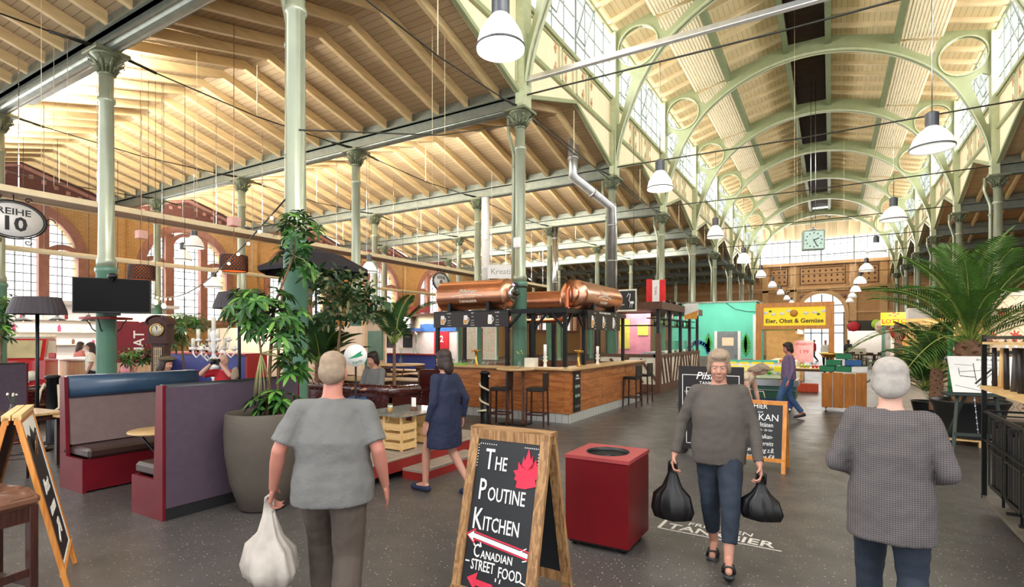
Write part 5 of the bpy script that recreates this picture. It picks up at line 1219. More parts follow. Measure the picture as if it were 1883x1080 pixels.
# maps on the back of the bar
for i, px in enumerate((865, 900)):
    p_ = onY(px, 13.0); t = thing('wall_map', ['pastel street map panel behind the bar, left one', 'pastel street map panel behind the bar, right one'][i], 'map', (p_.x, 13.0, 1.2))
    m, n, bb = M.get('map_mat') and (M['map_mat'], None, None) or _new('map_mat')
    if n:
        M['map_mat'] = m; v = coord(n, (6, 6, 6)); vo = n.nodes.new('ShaderNodeTexVoronoi'); vo.feature = 'DISTANCE_TO_EDGE'; n.links.new(v, vo.inputs['Vector']); vo.inputs['Scale'].default_value = 2
        base = mixc(n, ramp(n, noise(n, v, .6), .4, .6), hexc('#dfe8c9'), hexc('#f1e6d2')); n.links.new(mixc(n, mth(n, 'LESS_THAN', vo.outputs['Distance'], .04), base, hexc('#e8b8a2')), bb.inputs['Base Color'])
    MB().box(-.2, 0, 0, .2, .02, .9).build('map_sheet', m, t); b = MB(); b.box(-.22, -.005, -.02, -.2, .025, .92).box(.2, -.005, -.02, .22, .025, .92).box(-.2, -.005, .9, .2, .025, .92).box(-.2, -.005, -.02, .2, .025, 0); b.build('frame', M['white'], t)
# ---- bar stools and the tall table
def bar_stool(label, loc, rz, group=None):
    t = thing('bar_stool', label, 'bar stool', loc, rz, group)
    MB().box(-.19, -.19, .72, .19, .19, .79, .015).build('seat', M['black'], t); MB().box(-.19, .16, .78, .19, .2, 1.1, .012).build('backrest', M['black'], t)
    for x in (-.17, .17):
        for y in (-.17, .17): b = MB(); b.bar((x * 1.08, y * 1.08, 0), (x, y, .73), .032, .032).build('leg', M['dark_wood'], t)
    b = MB(); b.bar((-.18, -.18, .25), (.18, -.18, .25), .02, .03).bar((-.18, .18, .25), (.18, .18, .25), .02, .03).bar((-.18, -.18, .25), (-.18, .18, .25), .02, .03).bar((.18, -.18, .25), (.18, .18, .25), .02, .03); b.build('foot_rail', M['dark_wood'], t); return t
s1 = bar_stool('black bar stool right of the tall table, in front of the bar corner', tuple(at(988, 784)[:2]) + (0,), R(-78))
q = at(922, 782); dup(s1, (q.x, q.y, 0), R(-78), 'black bar stool behind the tall table, left of it')
q = at(1163, 748); dup(s1, (q.x, q.y, 0), R(-95), 'front black bar stool of the pair on the right side of the bar')
q = at(1184, 739); dup(s1, (q.x, q.y, 0), R(-95), 'rear black bar stool of the pair on the right side of the bar')
t = thing('tall_table', 'tall round wooden table with two metal legs in front of the bar', 'table', tuple(at(948, 780)[:2]) + (0,))
MB().lathe([(.39, 1.13), (.4, 1.14), (.4, 1.165), (.39, 1.17)], n=30).build('tabletop', M['oak_top'], t)
for x in (-.18, .18): b = MB(); b.bar((x, 0, 0), (x, 0, 1.13), .05, .03); b.build('leg', M['brown_wood'], t)
MB().box(-.3, -.2, 0, .3, .2, .02).build('foot_plate', M['black_metal'], t)
vase('slim vase with a yellow blossom on the tall round table', tuple(at(955, 780)[:2]) + (1.17,), M['yellow_fl'], n=2, stem=.2)
# ---- fairy light projector on the column in the bar
t = thing('spotlight', 'small violet light strapped to the column between the tanks', 'light', (XL + .0, yn(1) - .26, 3.05)); MB().lathe([(.07, -.1), (.08, 0), (.05, .04)], n=14, axis='y').build('lamp_body', M['black'], t); MB().ball((.02, -.12, 0), .045, 10).build('lens', pm('violet_emit', '#fff', .5, emit='#9a55ff', es=12), t)
MB().lathe([(.175, -.03), (.175, .03)], (0, .26, 0), 20).build('strap', M['iron_dark'], t)
o = MB().box(-.1, -.06, -.13, .1, .0, .13, .03).build('junction_box', M['white']); o.location = (XL, yn(1) - .13, 4.1); tag(o, 'small white box fixed to the column in the bar', 'junction box')
# ---- timber framed kiosk
KX, KY, KW, KD = -4.77, 17.49, 2.2, 6.1
t = thing('market_kiosk', 'timber framed kiosk with white panels and a dark flat canopy right of the bar', 'kiosk', (0, 0, 0))
wood('old_timber', '#4a3227', '#6e4d3a', 'z', 2.5, .6)
b = MB().box(KX - KW + .02, KY + .02, .28, KX - .02, KY + .06, 1.2).box(KX - .06, KY + .06, .28, KX - .02, KY + KD, 1.2); b.build('white_panels', M['off_white'], t)
b = MB(); b.box(KX - KW, KY, 0, KX, KY + .1, .28).box(KX - .1, KY, 0, KX + .005, KY + KD, .28).box(KX - KW, KY - .02, 1.17, KX + .03, KY + .2, 1.27).box(KX - .2, KY - .02, 1.17, KX + .031, KY + KD, 1.271); b.build('sill', M['old_timber'], t)
for x in (KX - KW + .08, KX - KW / 2): MB().box(x - .07, KY - .015, .28, x + .07, KY + .05, 1.17).build('stud', M['old_timber'], t)
for i in range(4): y = KY + KD * (i + 1) / 4; MB().box(KX - .05, y - .12, .28, KX + .015, y, 1.17).build('stud', M['old_timber'], t)
MB().box(KX - .13, KY - .03, .0, KX + .03, KY + .13, 1.95).build('corner_post', M['old_timber'], t)
b = MB()
for i in range(4): x = KX - KW + .25 + i * .52; b.bar((x - .25, KY - .0, 1.1), (x + .35, KY - .0, .32), .09, .04, (0, 1, 0))
for k in range(4):
    for i in range(3):
        y = KY + .2 + k * KD / 4 + i * .42; sg = 1 if k % 2 else -1; a, c = (.3, 1.15) if sg > 0 else (1.15, .3); b.bar((KX - .0, y, a), (KX - .0, y + .38, c), .085, .04, (1, 0, 0))
b.build('diagonal_brace', M['old_timber'], t)
for x, y in ((KX - .06, KY + .05), (KX - KW + .08, KY + .05), (KX - .06, KY + KD / 2), (KX - .06, KY + KD - .1), (KX - KW + .08, KY + KD - .1), (KX - .06, KY + KD * .25), (KX - .06, KY + KD * .75)): MB().box(x - .05, y - .05, 1.2, x + .05, y + .05, 2.76).build('post', M['black'], t)
b = MB(); b.box(KX - KW - .15, KY - .15, 2.74, KX + .12, KY + KD + .1, 2.98); b.build('canopy', M['old_timber'], t)
b = MB(); b.box(KX - .5, KY + .2, 2.2, KX - .1, KY + KD - .3, 2.24).box(KX - KW + .1, KY + .1, 2.2, KX - .3, KY + .4, 2.24).box(KX - .5, KY + .2, 2.45, KX - .1, KY + KD - .3, 2.48); b.build('hanging_shelf', M['black_metal'], t)
b = MB().box(KX - KW + .1, KY + 2.0, .1, KX - .9, KY + 2.08, 2.7); b.build('back_wall', pm('pink_wall', '#d98fa0', .7, 0, .15, 3), t); MB().box(KX - KW + .15, KY + 1.95, 1.4, KX - KW + .55, KY + 1.99, 2.5).build('poster', M['yellow_fl'], t); MB().box(KX - 1.35, KY + 1.95, 1.9, KX - .95, KY + 1.99, 2.3).build('poster', M['yellow_fl'], t); MB().box(KX - KW + .2, KY + .8, 0, KX - .9, KY + 1.9, 1.15).build('cabinet', M['black'], t)
MB().box(KX - .62, KY + .12, 1.25, KX - .15, KY + KD - .3, 1.33).build('worktop', M['steel'], t); MB().box(KX - .3, KY + 1.7, 1.33, KX - .12, KY + KD - .5, 1.7).build('display_glass', M['clear_glass'], t)
bm_ = ['wine_dark', 'green_glass', 'off_white', 'brown_glass', 'pale_green', 'deck_red']
for i in range(34):
    zz = (2.24, 2.24, 2.48)[i % 3]; mm = bm_[(i * 7) % 6]
    o = MB().lathe([(.035, 0), (.035, .13), (.014, .18), (.014, .23)], n=8).build('bottle', M[mm]); o.location = (KX - .2 - .12 * (i % 2), KY + .35 + i * .155, zz); tag(o, 'small bottle on the hanging shelves of the timber kiosk', 'bottle', 'bottles on the kiosk shelves')
for i in range(18):
    o = MB().lathe([(.04, 0), (.055, .1), (.05, .1), (.035, .01)], n=10, caps=False).build('drinking_glass', M['clear_glass'] if i % 3 else M['off_white']); o.location = (KX - .12, KY + .35 + i * .3, 1.271 if i % 2 else 1.27); tag(o, 'glass on the sill of the timber kiosk', 'glass', 'glasses on the kiosk sill')
for i, (dy) in enumerate((.6, 1.4, 2.3, 3.3)):
    t = thing('spotlight', 'small clamp spotlight on the edge of the kiosk canopy', 'light', (KX + .1, KY + dy, 3.02), 0, 'clamp spotlights on the kiosk canopy'); MB().lathe([(.03, -.06), (.05, .05), (.05, .08)], n=10, axis='x').build('lamp_head', M['black'], t); MB().box(-.02, -.02, -.05, .02, .02, 0).build('clamp', M['steel'], t)
# ---- hanging boards
p0 = onY(1129, 16.6, 545); p1 = onY(1165, 16.6, 545); t = thing('chalkboard', 'hanging blackboard with a chalk drawing of a crane in a white frame', 'chalkboard', ((p0.x + p1.x) / 2, 16.6, 3.0))
hw = (p1.x - p0.x) / 2 + .1; MB().box(-hw, 0, -.32, hw, .03, .32).build('board', M['chalkboard'], t); b = MB(); b.box(-hw, -.01, .3, hw, .04, .35).box(-hw, -.01, -.35, hw, .04, -.3).box(hw - .04, -.01, -.3, hw, .04, .3).box(-hw, -.01, -.3, -hw + .04, .04, .3); b.build('frame', M['off_white'], t)
MB().tube([(hw - .32, -.01, .1), (hw - .25, -.01, .22), (hw - .2, -.01, .2), (hw - .22, -.01, .08), (hw - .25, -.01, .0), (hw - .2, -.01, -.08), (hw - .12, -.01, -.12)], .013, 6).tube([(hw - .2, -.01, -.08), (hw - .22, -.01, -.24)], .008, 5).tube([(hw - .14, -.01, -.1), (hw - .16, -.01, -.24)], .008, 5).ball((hw - .15, -.005, -.08), (.07, .01, .05), 10).build('crane_drawing', M['chalk'], t)
text('la cicogna', .09, (-hw + .27, -.004, -.13), (1, 0, 0), (0, 0, 1), M['chalk'], t, shear=.3); b = MB(); b.cyl((-hw + .1, .01, .35), (-hw + .1, .01, 5.5), .006, 5).cyl((hw - .1, .01, .35), (hw - .1, .01, 5.5), .006, 5); b.build('cable', M['black'], t)
t = thing('hanging_banner', 'red and white striped banner hanging beside the kiosk', 'banner', tuple(onX(1206, -5.0, 535)), 0); b = MB(); b.box(-.32, 0, -.36, -.12, .02, .4).box(.12, 0, -.36, .32, .02, .36); b.build('red_stripe', M['bright_red'], t); MB().box(-.12, 0.001, -.36, .12, .021, .36).build('white_stripe', M['white'], t)
text('TIROL', .11, (0, -.003, 0), (0, 0, 1), (-1, 0, 0), M['deck_red'], t)
p_ = onX(1271, KX + .35, 576); t = thing('hanging_sign', 'white sign with a beer coloured wedge at the right end of the kiosk', 'sign', tuple(p_)); MB().box(-.25, 0, -.1, .25, .03, .35).build('plate', M['white'], t); fixn(MB().prism([(-.25, -.22), (.2, -.22), (.25, .1), (-.25, -.08)], 'y', -.005, .035).build('beer_wedge', M['amber'], t)); MB().bar((-.2, .015, .35), (-.55, .015, .5), .03, .03).build('arm', M['black'], t)
for px in (908, 945):
    p_ = ad(px + 16, 500, 20); o = MB().box(-.55, -.01, -.25, .55, .01, .25).build('banner', M['white']); o.location = p_; o.rotation_euler = (0, 0, R(30)); tag(o, 'white hanging banner with grey handwriting %s the column in the bar' % ('left of' if px == 908 else 'right of'), 'banner')
    text('Kreativ' if px == 908 else 'markt', .3, (0, -.014, 0), (1, 0, 0), (0, 0, 1), M['girder'], o); b = MB(); b.cyl((-.4, 0, .25), (-.4, 0, 4.2), .006, 4).cyl((.4, 0, .25), (.4, 0, 4.2), .006, 4); b.build('cable', M['white'], o)
    if px == 908: break
# ---- middle background between the tree and the bar: tables, chairs, food stalls
t = thing('food_stall', 'long stall with a blue stripe, white wall and red panels behind the high tables', 'stall', (0, 0, 0))
SY = 19.5; x0, x1 = onY(640, SY).x, onY(840, SY).x
MB().box(x0, SY, 0, x1, SY + .1, 2.1).build('white_wall', M['kitchen_white'], t); MB().box(x0, SY - .05, 2.1, x1, SY, 2.45).build('blue_stripe', pm('stripe_blue', '#2f62a8', .5), t); MB().box(x0, SY - .05, 2.46, x1, SY, 2.8).build('cream_stripe', M['cream'], t); MB().box(x0 - .1, SY - .6, 2.8, x1 + .1, SY + .1, 2.92).build('canopy', M['brown_wood'], t); MB().box(onY(765, SY).x, SY - .4, 2.95, onY(800, SY).x, SY - .35, 3.25).build('red_fascia', M['deck_red'], t)
xr = onY(800, SY).x; MB().box(xr, SY - .08, .9, onY(826, SY).x, SY - .01, 2.1).build('red_panel', pm('panel_red', '#c02433', .5), t); text('2', .4, (xr + .45, SY - .09, 1.75), (1, 0, 0), (0, 0, 1), M['white'], t, off=.02)
b = MB(); xh = onY(731, SY - .8).x; b.prism([(-.9, 2.1), (-.9, 2.25), (-.5, 2.75), (.5, 2.75), (.9, 2.25), (.9, 2.1)], 'y', SY - 1.2, SY - .06); b.v = [(v[0] + xh, v[1], v[2]) for v in b.v]; fixn(b.build('extractor_hood', M['steel'], t))
MB().box(x0, SY - 1.1, 0, x1, SY - .7, 1.05).build('serving_counter', M['blue_front'], t); MB().box(x0, SY - 1.2, 1.05, x1, SY - .6, 1.1).build('counter_top', M['deck_red'], t)
for px, mm in ((720, 'chalkboard'), (750, 'chalkboard'), (706, 'chalkboard')): x = onY(px, SY).x; MB().box(x - .28, SY - .03, 1.35, x + .28, SY, 2.0).build('menu_board', M[mm], t); text('MENU', .12, (x, SY - .035, 1.85), (1, 0, 0), (0, 0, 1), M['chalk'], t)
for i, px in enumerate((683, 697, 710, 741)): q = onY(px, SY - 1.6); dup(pl, (q.x, q.y, 2.3), label='black pendant lamp hanging before the stall with the blue stripe', group='black pendants before the blue striped stall', sc=1.1)
t = thing('food_stall', 'green fronted stall behind the palm and the parasol', 'stall', (0, 0, 0)); x2, x3 = onY(596, 15.5).x, onY(672, 15.5).x
MB().box(x2, 15.5, 0, x3, 15.6, 1.1).build('front', M['column_base_green'], t); MB().box(x2, 16.6, 0, x3, 16.7, 2.9).build('back_wall', M['peach_wall'], t); MB().box(x2, 15.4, 2.7, x3, 16.7, 2.85).build('canopy', M['brown_wood'], t); MB().box(x3 - .9, 16.5, .9, x3 - .1, 16.58, 2.1).build('door_panel', M['column_base_green'], t)
for x in (x2 + .1, x3 - .1): MB().box(x - .06, 15.45, 0, x + .06, 15.57, 2.7).build('post', M['pine_z'], t)
# tables and benches of the beer garden
ht = sq_table('wooden high table with a menu stand right of the white round sign', tuple(at(668, 792)[:2]) + (0,), 0, 1.3, .7, 1.02)
hq = at(668, 792); menu_stand('menu card on the high wooden table beside the round sign', (hq.x + .1, hq.y, 1.02))
g = 'wooden tables of the beer garden behind the sofa'
for px, py, rz, L in ((640, 760, 0, 1.6), (760, 752, 0, 1.6), (700, 735, 0, 1.6), (790, 735, 0, 1.6), (740, 722, .1, 1.6)):
    q = at(px, py); dup(tb, (q.x, q.y, 0), rz, 'dark wooden table in the crowded beer garden behind the sofa', g, sc=(L / .8, .8, 1.0))
for i, (px, py, rz) in enumerate(((610, 765, .2), (655, 752, 3.3), (725, 765, 3.0), (775, 765, .1), (800, 748, 2.9), (690, 748, 0), (720, 728, 3.1), (765, 728, 0), (815, 728, 1.5), (672, 728, 3.2), (780, 718, 3.1), (700, 718, 0))):
    q = at(px, py); dup(c0, (q.x, q.y, 0), rz, 'dark wooden chair in the beer garden behind the sofa', 'dark wooden chairs in the beer garden')
rt = cafe_table('round pale topped table behind the high table', tuple(at(737, 745)[:2]) + (0,), .65, 1.1, None, 'brown_wood')
q = at(737, 745); vase('bottle vase with yellow flowers on the round pale topped table', (q.x, q.y, 1.1), M['yellow_fl'], r=.04, h=.2, stem=.3)
q = onY(765, SY - .9); vase('big white vase with dried flowers on the stall counter', (q.x, q.y, 1.1), M['off_white'], r=.14, h=.4, stem=.6, n=14)
t = thing('round_sign', 'round white sign with a green bottle picture beside the grey shirted man', 'sign', tuple(ad(654, 654, 8.2)), R(40)); MB().lathe([(.17, -.015), (.17, .015)], n=36, axis='y').build('plate', M['white'], t); fixn(MB().prism([(-.11, -.05), (-.02, .0), (.05, .05), (.1, .07), (.08, .03), (.11, .0), (.02, -.03)], 'y', -.021, -.015).build('bottle_picture', pm('logo_green', '#1f8f5c', .5), t)); text('Perrlit', .06, (.03, -.02, -.1), (1, 0, .3), (-.3, 0, 1), M['logo_green'], t)
MB().cyl((0, .01, -.1), (0, .01, -1.42), .015, 8).build('stand', M['black_metal'], t)
t = thing('bench_back', 'light wooden bench back with dark lettering below the high table', 'bench', tuple(at(680, 780)[:2]) + (0,), .1); b = MB(); b.box(-.5, 0, .45, .5, .04, .95).box(-.5, -.35, .42, .5, .0, .46); b.build('panel', M['pine'], t); text('Brause', .16, (0, -.005, .72), (1, 0, 0), (0, 0, 1), M['black'], t, shear=.3)
for x in (-.42, .42):
    for y in (-.3, -.02): MB().box(x - .025, y - .02, 0, x + .025, y + .02, .42).build('leg', M['pine_z'], t)
dk = at(792, 775); t = thing('leather_armchair', 'dark leather wing chair behind the walking person in navy', 'armchair', (dk.x, dk.y, 0), .4); MB().box(-.35, -.35, .2, .35, .35, .45, .04).build('seat', M['oxblood'], t); MB().box(-.38, .25, .2, .38, .42, 1.1, .05).build('backrest', M['oxblood'], t)
for x in (-.38, .26): MB().box(x, -.35, .2, x + .12, .3, .65, .03).build('armrest', M['oxblood'], t)
b = MB().box(-.33, -.33, 0, .33, .33, .2, .01); b.build('base', M['dark_wood'], t)
area('added_fill_light', (KX - 1.1, KY + 3, 2.7), (0, 0, 0), 1.4, 5, 120, (1, .94, .86))  # added lamp under the kiosk canopy, only there to brighten the inside
area('added_fill_light', ((x0 + x1) / 2 if False else onY(740, 18.6).x, 18.7, 2.75), (0, 0, 0), 5, .6, 110, (1, .95, .9))  # added lamp brightening the blue striped stall, no fitting belongs to it
area('added_fill_light', (BX1 - 1.6, BY0 + 2.3, 2.3), (0, 0, 0), 1.2, 2.4, 35, (1, .9, .78))  # added lamp brightening the inside of the bar, no fitting belongs to it
# ================================================================ RIGHT SIDE AND FAR STALLS
# ---- big black menu stand behind the walking woman
q0 = at(1248, 830); q1 = onY(1368, q0.y)
t = thing('menu_stand_board', 'big black free standing menu board behind the walking woman', 'sign', ((q0.x + q1.x) / 2, q0.y, 0)); hw = (q1.x - q0.x) / 2; Hm = 1.36
MB().box(-hw, -.015, .06, hw, .015, Hm).build('board', M['sign_black'], t)
b = MB()
for x0, x1, z0, z1 in ((-hw + .06, hw - .06, Hm - .14, Hm - .13), (-hw + .06, -hw + .07, .15, Hm - .14), (hw - .07, hw - .06, .15, Hm - .14), (-hw + .12, hw - .12, Hm - .34, Hm - .33), (-hw + .12, -hw + .13, .15, Hm - .34), (hw - .13, hw - .12, .15, Hm - .34), (-hw + .12, hw - .12, .15, .16)): b.box(x0, -.018, z0, x1, -.015, z1)
b.build('white_lines', M['chalk'], t); vz = dict(u=(1, 0, 0), v=(0, 0, 1))
text('Pilsner', .16, (0, -.018, Hm - .15), m=M['white'], parent=t, shear=.3, off=.01, **vz); text('TANKBIER', .07, (0, -.018, Hm - .26), m=M['white'], parent=t, off=.008, **vz)
for i, s_ in enumerate(('UNSER BIER KOMMT FRISCH', 'Pils 0,3l   2,80', 'Pils 0,5l   3,90', 'Radler      2,80', 'Limonade    2,50', 'MENU')): text(s_, .045, (-.1, -.018, Hm - .4 - i * .14), m=M['chalk'], parent=t, **vz)
for x in (-hw + .08, hw - .08): MB().box(x - .03, -.15, 0, x + .03, .15, .06).build('foot', M['black'], t)
# ---- Balkan sign
qb = at(1443, 873); w_ = .66; cx = qb.x - w_ / 2 * math.cos(.05)
t, pr, up, org = aframe('chalkboard_sign', 'orange framed A-frame chalkboard reading Hier Balkan Spezialitäten', (cx + .02, qb.y + .25, 0), R(-3), w_, .935, .24, .05, M['orange_wood'], M['orange_wood'], M['dark_wood'], fb=.14)
fb_ = pr['front']; up_ = up
for s_, x, z, sz, sx, k in (('HIER', -.0, .86, .1, .85, dict(off=.004)), ('zum', .0, .785, .04, 1, dict(shear=.3)), ('BALKAN', .0, .71, .13, .95, dict(off=.002)), ('Spezialitäten', .0, .615, .085, .8, dict(off=.004)), ('Mo - Sa  8 - 20 Uhr', .02, .545, .04, .9, {}), ('Frische Balkan-', -.02, .46, .085, .72, dict(shear=.3)), ('Küche bereits', -.0, .37, .085, .72, dict(shear=.3)), ('zum Mittag z.B.', .0, .28, .085, .72, dict(shear=.3)), ('Fischsuppe €8', .0, .195, .085, .75, dict(shear=.3))): text(s_, sz, org(x, z), (1, 0, 0), up, M['chalk'], fb_, 'lettering', .003, sx=sx, **k)
MB().tube([(-.06, 0, .97), (-.04, 0, 1.06), (.03, 0, 1.06), (.05, 0, .97)], .006, 5).build('rope_handle', M['rope_white'], t)
# ---- teal hut with a grey door
TY = 26.4; tx0, tx1 = -6.6, onY(1391, TY).x
pm('teal', '#66d2b9', .6, 0, .06, 2)
t = thing('teal_hut', 'turquoise hut with painted leaves and a grey door', 'hut', (0, 0, 0)); MB().box(tx0, TY, 0, tx1, TY + 3, 3.43).build('walls', M['teal'], t)
MB().box(tx1 - .14, TY - .03, 0, tx1 + .02, TY + .05, 2.85).build('corner_trim', M['white'], t); MB().box(tx0 - .05, TY - .05, 3.43, tx1 + .05, TY + 3.05, 3.5).build('roof_edge', M['girder'], t)
dx0, dx1 = onY(1319, TY).x, onY(1357, TY).x
MB().box(dx0, TY - .05, 0, dx1, TY, 2.1).build('door', pm('door_panel', '#7f858b', .5), t); b = MB(); b.box(dx0 - .12, TY - .06, 0, dx0, TY, 2.12).box(dx1, TY - .06, 0, dx1 + .12, TY, 2.12); b.build('door_frame', M['white'], t); MB().box(dx0 + .22, TY - .06, 1.45, dx1 - .18, TY - .05, 1.82).build('door_window', pm('warm_pane', '#e8b99a', .3, emit='#f0c0a0', es=.4), t); MB().box(dx1 - .13, TY - .1, 1.0, dx1 - .05, TY - .05, 1.06).build('door_handle', M['steel'], t)
MB().box(dx1 + .15, TY - .04, .3, tx1 - .14, TY - .02, .85).build('red_panel', M['panel_red'], t); MB().box(tx0 + .6, TY - .04, .0, dx0 - .2, TY - .02, .95).build('grey_plinth', M['girder'], t)
def painted_leaf(cx, z0, h_, w2, m_, nm='painted_leaf', n=9):
    b = MB(); pts = []
    for i in range(n + 1): f = i / n; pts += [(cx + w2 * math.sin(PI * min(1, f * .9 + .1)) * (1 if True else 0), z0 + h_ * f), (cx + w2 * .45 * math.sin(PI * f), z0 + h_ * (f + .3 / n))]
    L = [(2 * cx - x, z) for x, z in reversed(pts)]; b.prism(pts + L, 'y', TY - .022, TY - .002); fixn(b.build(nm, m_, t))
pm('paint_green', '#4aa63a', .6, 0, .2, 8); pm('paint_lime', '#a8d23a', .6, 0, .2, 8); pm('paint_blue', '#2f7fb0', .6, 0, .3, 12)
lx = onY(1372, TY).x; painted_leaf(lx, 1.0, 1.05, .22, M['paint_green']); painted_leaf(lx - .02, 1.1, .85, .1, M['paint_lime']); lx = onY(1303, TY).x; painted_leaf(lx, 1.1, .95, .2, M['paint_green']); painted_leaf(lx, 1.25, .6, .1, M['paint_lime'])
b = MB()
for i in range(12): a = PI * i / 11; b.prism([(onY(1284, TY).x + .45 * math.cos(a) + .12 * math.cos(j * PI / 3), 1.15 + .45 * math.sin(a) + .12 * math.sin(j * PI / 3)) for j in range(6)], 'y', TY - .022, TY - .002)
fixn(b.build('painted_flower', M['paint_blue'], t))
b = MB(); p0 = Vector((onY(1335, TY).x, TY - .03, 3.42)); b.tube([p0, p0 + Vector((.4, -.02, -.3)), p0 + Vector((.9, -.02, -.42)), p0 + Vector((1.35, -.02, -.45))], .012, 5); b.build('cable', M['black'], t)
# ---- fruit and egg stall
SY2 = 20.0; sx0, sx1 = onY(1395, SY2).x, onY(1529, SY2).x; ztop = onY(1460, SY2, 558).z; zbot = onY(1460, SY2, 600).z
t = thing('fruit_stall_sign', 'yellow sign in an orange wooden gantry reading Eier, Obst & Gemüse', 'sign', (0, 0, 0))
for x in (sx0, sx1): MB().box(x - .08, SY2 - .08, 0, x + .08, SY2 + .08, ztop).build('post', M['orange_wood'], t)
b = MB(); b.box(sx0 - .08, SY2 - .09, ztop - .12, sx1 + .08, SY2 + .09, ztop + .02).box(sx0 + .08, SY2 - .07, zbot - .1, sx1 - .08, SY2 + .07, zbot + .02).box(sx0 + .08, SY2 - .075, zbot, sx0 + .16, SY2 + .075, ztop - .1).box(sx1 - .16, SY2 - .075, zbot, sx1 - .08, SY2 + .075, ztop - .1); b.build('frame', M['orange_wood'], t)
pm('sign_yellow', '#f5cf1c', .45, 0, .06, 1, emit='#f5cf1c', es=.35); MB().box(sx0 + .14, SY2 - .04, zbot + .02, sx1 - .14, SY2 + .03, ztop - .12).build('panel', M['sign_yellow'], t)
text('Eier, Obst & Gemüse', .195, ((sx0 + sx1) / 2, SY2 - .043, zbot + .17), (1, 0, 0), (0, 0, 1), M['black'], t, off=.028, sx=1.0); mx_ = (sx0 + sx1) / 2; b = MB(); b.cyl((mx_, SY2 - .045, zbot + .42), (mx_, SY2 - .04, zbot + .42), .12, 18); b.build('fruit_picture', M['amber'], t)
for x, z in ((-.85, .45), (-.6, .4), (-.35, .42), (.35, .42), (.6, .44), (.85, .48), (-.15, .5)): MB().ball((mx_ + x, SY2 - .04, zbot + z), (.08, .008, .05), 10).build('white_picture', M['white'], t)
for x, z in ((-.7, .5), (.7, .38), (.95, .42)): MB().ball((mx_ + x, SY2 - .042, zbot + z), (.05, .008, .04), 8).build('green_picture', M['logo_green'], t)
t = thing('market_stall', 'fruit and egg stall with a green striped awning behind the yellow sign', 'stall', (0, 0, 0))
MB().box(sx0 - .3, SY2 + 5.8, 0, sx0 + 1.15, SY2 + 6, 2.9).build('back_wall', pm('warm_wall', '#dcae6c', .7), t); b = MB(); b.prism([(SY2 + .3, 2.05), (SY2 + .3, 2.1), (SY2 + 6, 2.75), (SY2 + 6, 2.7)], 'x', sx0, sx0 + 1.15); fixn(b.build('awning', planks('awning_stripes', '#d8e2cf', '#e6ecdf', '#7fa08c', 'y', .25, .4, .7), t)); MB().box(sx0 + 1.1, SY2 + .3, 1.95, sx0 + 1.14, SY2 + 5.8, 2.1).build('valance', M['cream2'], t)
MB().box(sx0 + .1, SY2 + .6, 0, sx0 + 1.0, SY2 + 5.6, .95).build('counter', M['cream2'], t)
fr = [('orange', '#e0802a'), ('apple', '#b52a22'), ('lemon', '#e6cf3c'), ('pear', '#9fb243'), ('egg', '#e8d2b4')]
for nm, c_ in fr: pm('fruit_' + nm, c_, .4)
def fruit_tray(loc, nm, n=(4, 5), rz=0, r=.045):
    c, s_ = math.cos(rz), math.sin(rz)
    for i in range(n[0]):
        for j in range(n[1]):
            x = (i - n[0] / 2 + .5) * r * 2.05; y = (j - n[1] / 2 + .5) * r * 2.05
            key = 'fr_' + nm + str(r)
            if key not in _TX: o = MB().ball((0, 0, 0), (r, r, r * (1.15 if nm in ('lemon', 'egg', 'pear') else .95)), 8).build(nm, M['fruit_' + nm]); _TX[key] = o
            else: o = _TX[key].copy(); COL.objects.link(o)
            o.location = (loc[0] + x * c - y * s_, loc[1] + x * s_ + y * c, loc[2] + r); tag(o, {'orange': 'round orange', 'apple': 'red apple', 'lemon': 'yellow lemon', 'pear': 'green pear', 'egg': 'pale brown egg'}[nm] + ' on the counter of the fruit stall', nm, nm + 's on the fruit stall counter')
for k in range(8): fruit_tray((sx0 + .75, SY2 + .9 + k * .55, .95), fr[k % 5][0], (3, 4), 0, .06)
# stainless counter with green front (flower and cheese stand)
gy = 14.6; gx0, gx1 = -2.35, -.72
t = thing('display_counter', 'steel topped counter with a dark green front behind the Balkan sign', 'counter', (0, 0, 0)); MB().box(gx0, gy, .3, gx1, gy + .9, .62).build('green_front', pm('dark_green', '#0f4a36', .4, 0, .1), t); MB().box(gx0, gy - .03, .62, gx1 + .05, gy + .95, .78, .01).build('steel_top', M['steel'], t); b = MB().box(gx0 + .1, gy + .03, .05, gx1 - .1, gy + .85, .3); b.build('lower_panel', M['blue_front'], t); MB().box(gx0, gy - .06, .52, gx1, gy - .03, .54).build('rail', M['steel'], t)
for x in (gx0 + .2, gx1 - .15): MB().cyl((x, gy + .05, .06), (x + .05, gy + .05, .06), .06, 12).build('caster', M['steel'], t)
t2 = thing('display_case', 'glass fronted case with yellow price tags on the steel topped counter', 'display case', (0, 0, 0)); MB().box(gx0 + .05, gy + .1, .78, gx1 - .05, gy + .14, 1.08).build('glass_front', M['clear_glass'], t2); b = MB().prism([(gy + .15, .8), (gy + .85, .8), (gy + .85, 1.12)], 'x', gx0 + .05, gx1 - .05); fixn(b.build('sloped_bed', M['off_white'], t2))
for i in range(6): MB().box(gx0 + .15 + i * .25, gy + .16, .98, gx0 + .34 + i * .25, gy + .18, 1.1).build('price_tag', M['sign_yellow'], t2)
for i in range(24): o = MB().ball((0, 0, 0), (.06, .05, .04), 8).build('vegetable', M[['off_white', 'paint_green', 'white'][i % 3]]); x = gx0 + .15 + (i % 12) * .125; yy = gy + .32 + (i // 12) * .2; o.location = (x, yy, .8 + (yy - gy - .15) * .457 + .045); tag(o, 'pale or green vegetable heaped in the glass fronted case', 'vegetable', 'vegetables in the glass fronted case')
t = thing('market_cart', 'blue edged board with yellow tags beside the bending woman', 'board', tuple(ad(1378, 664, 15.5)), R(15)); MB().box(-.75, 0, -.05, .75, .04, .03).build('blue_edge', M['teal'], t)
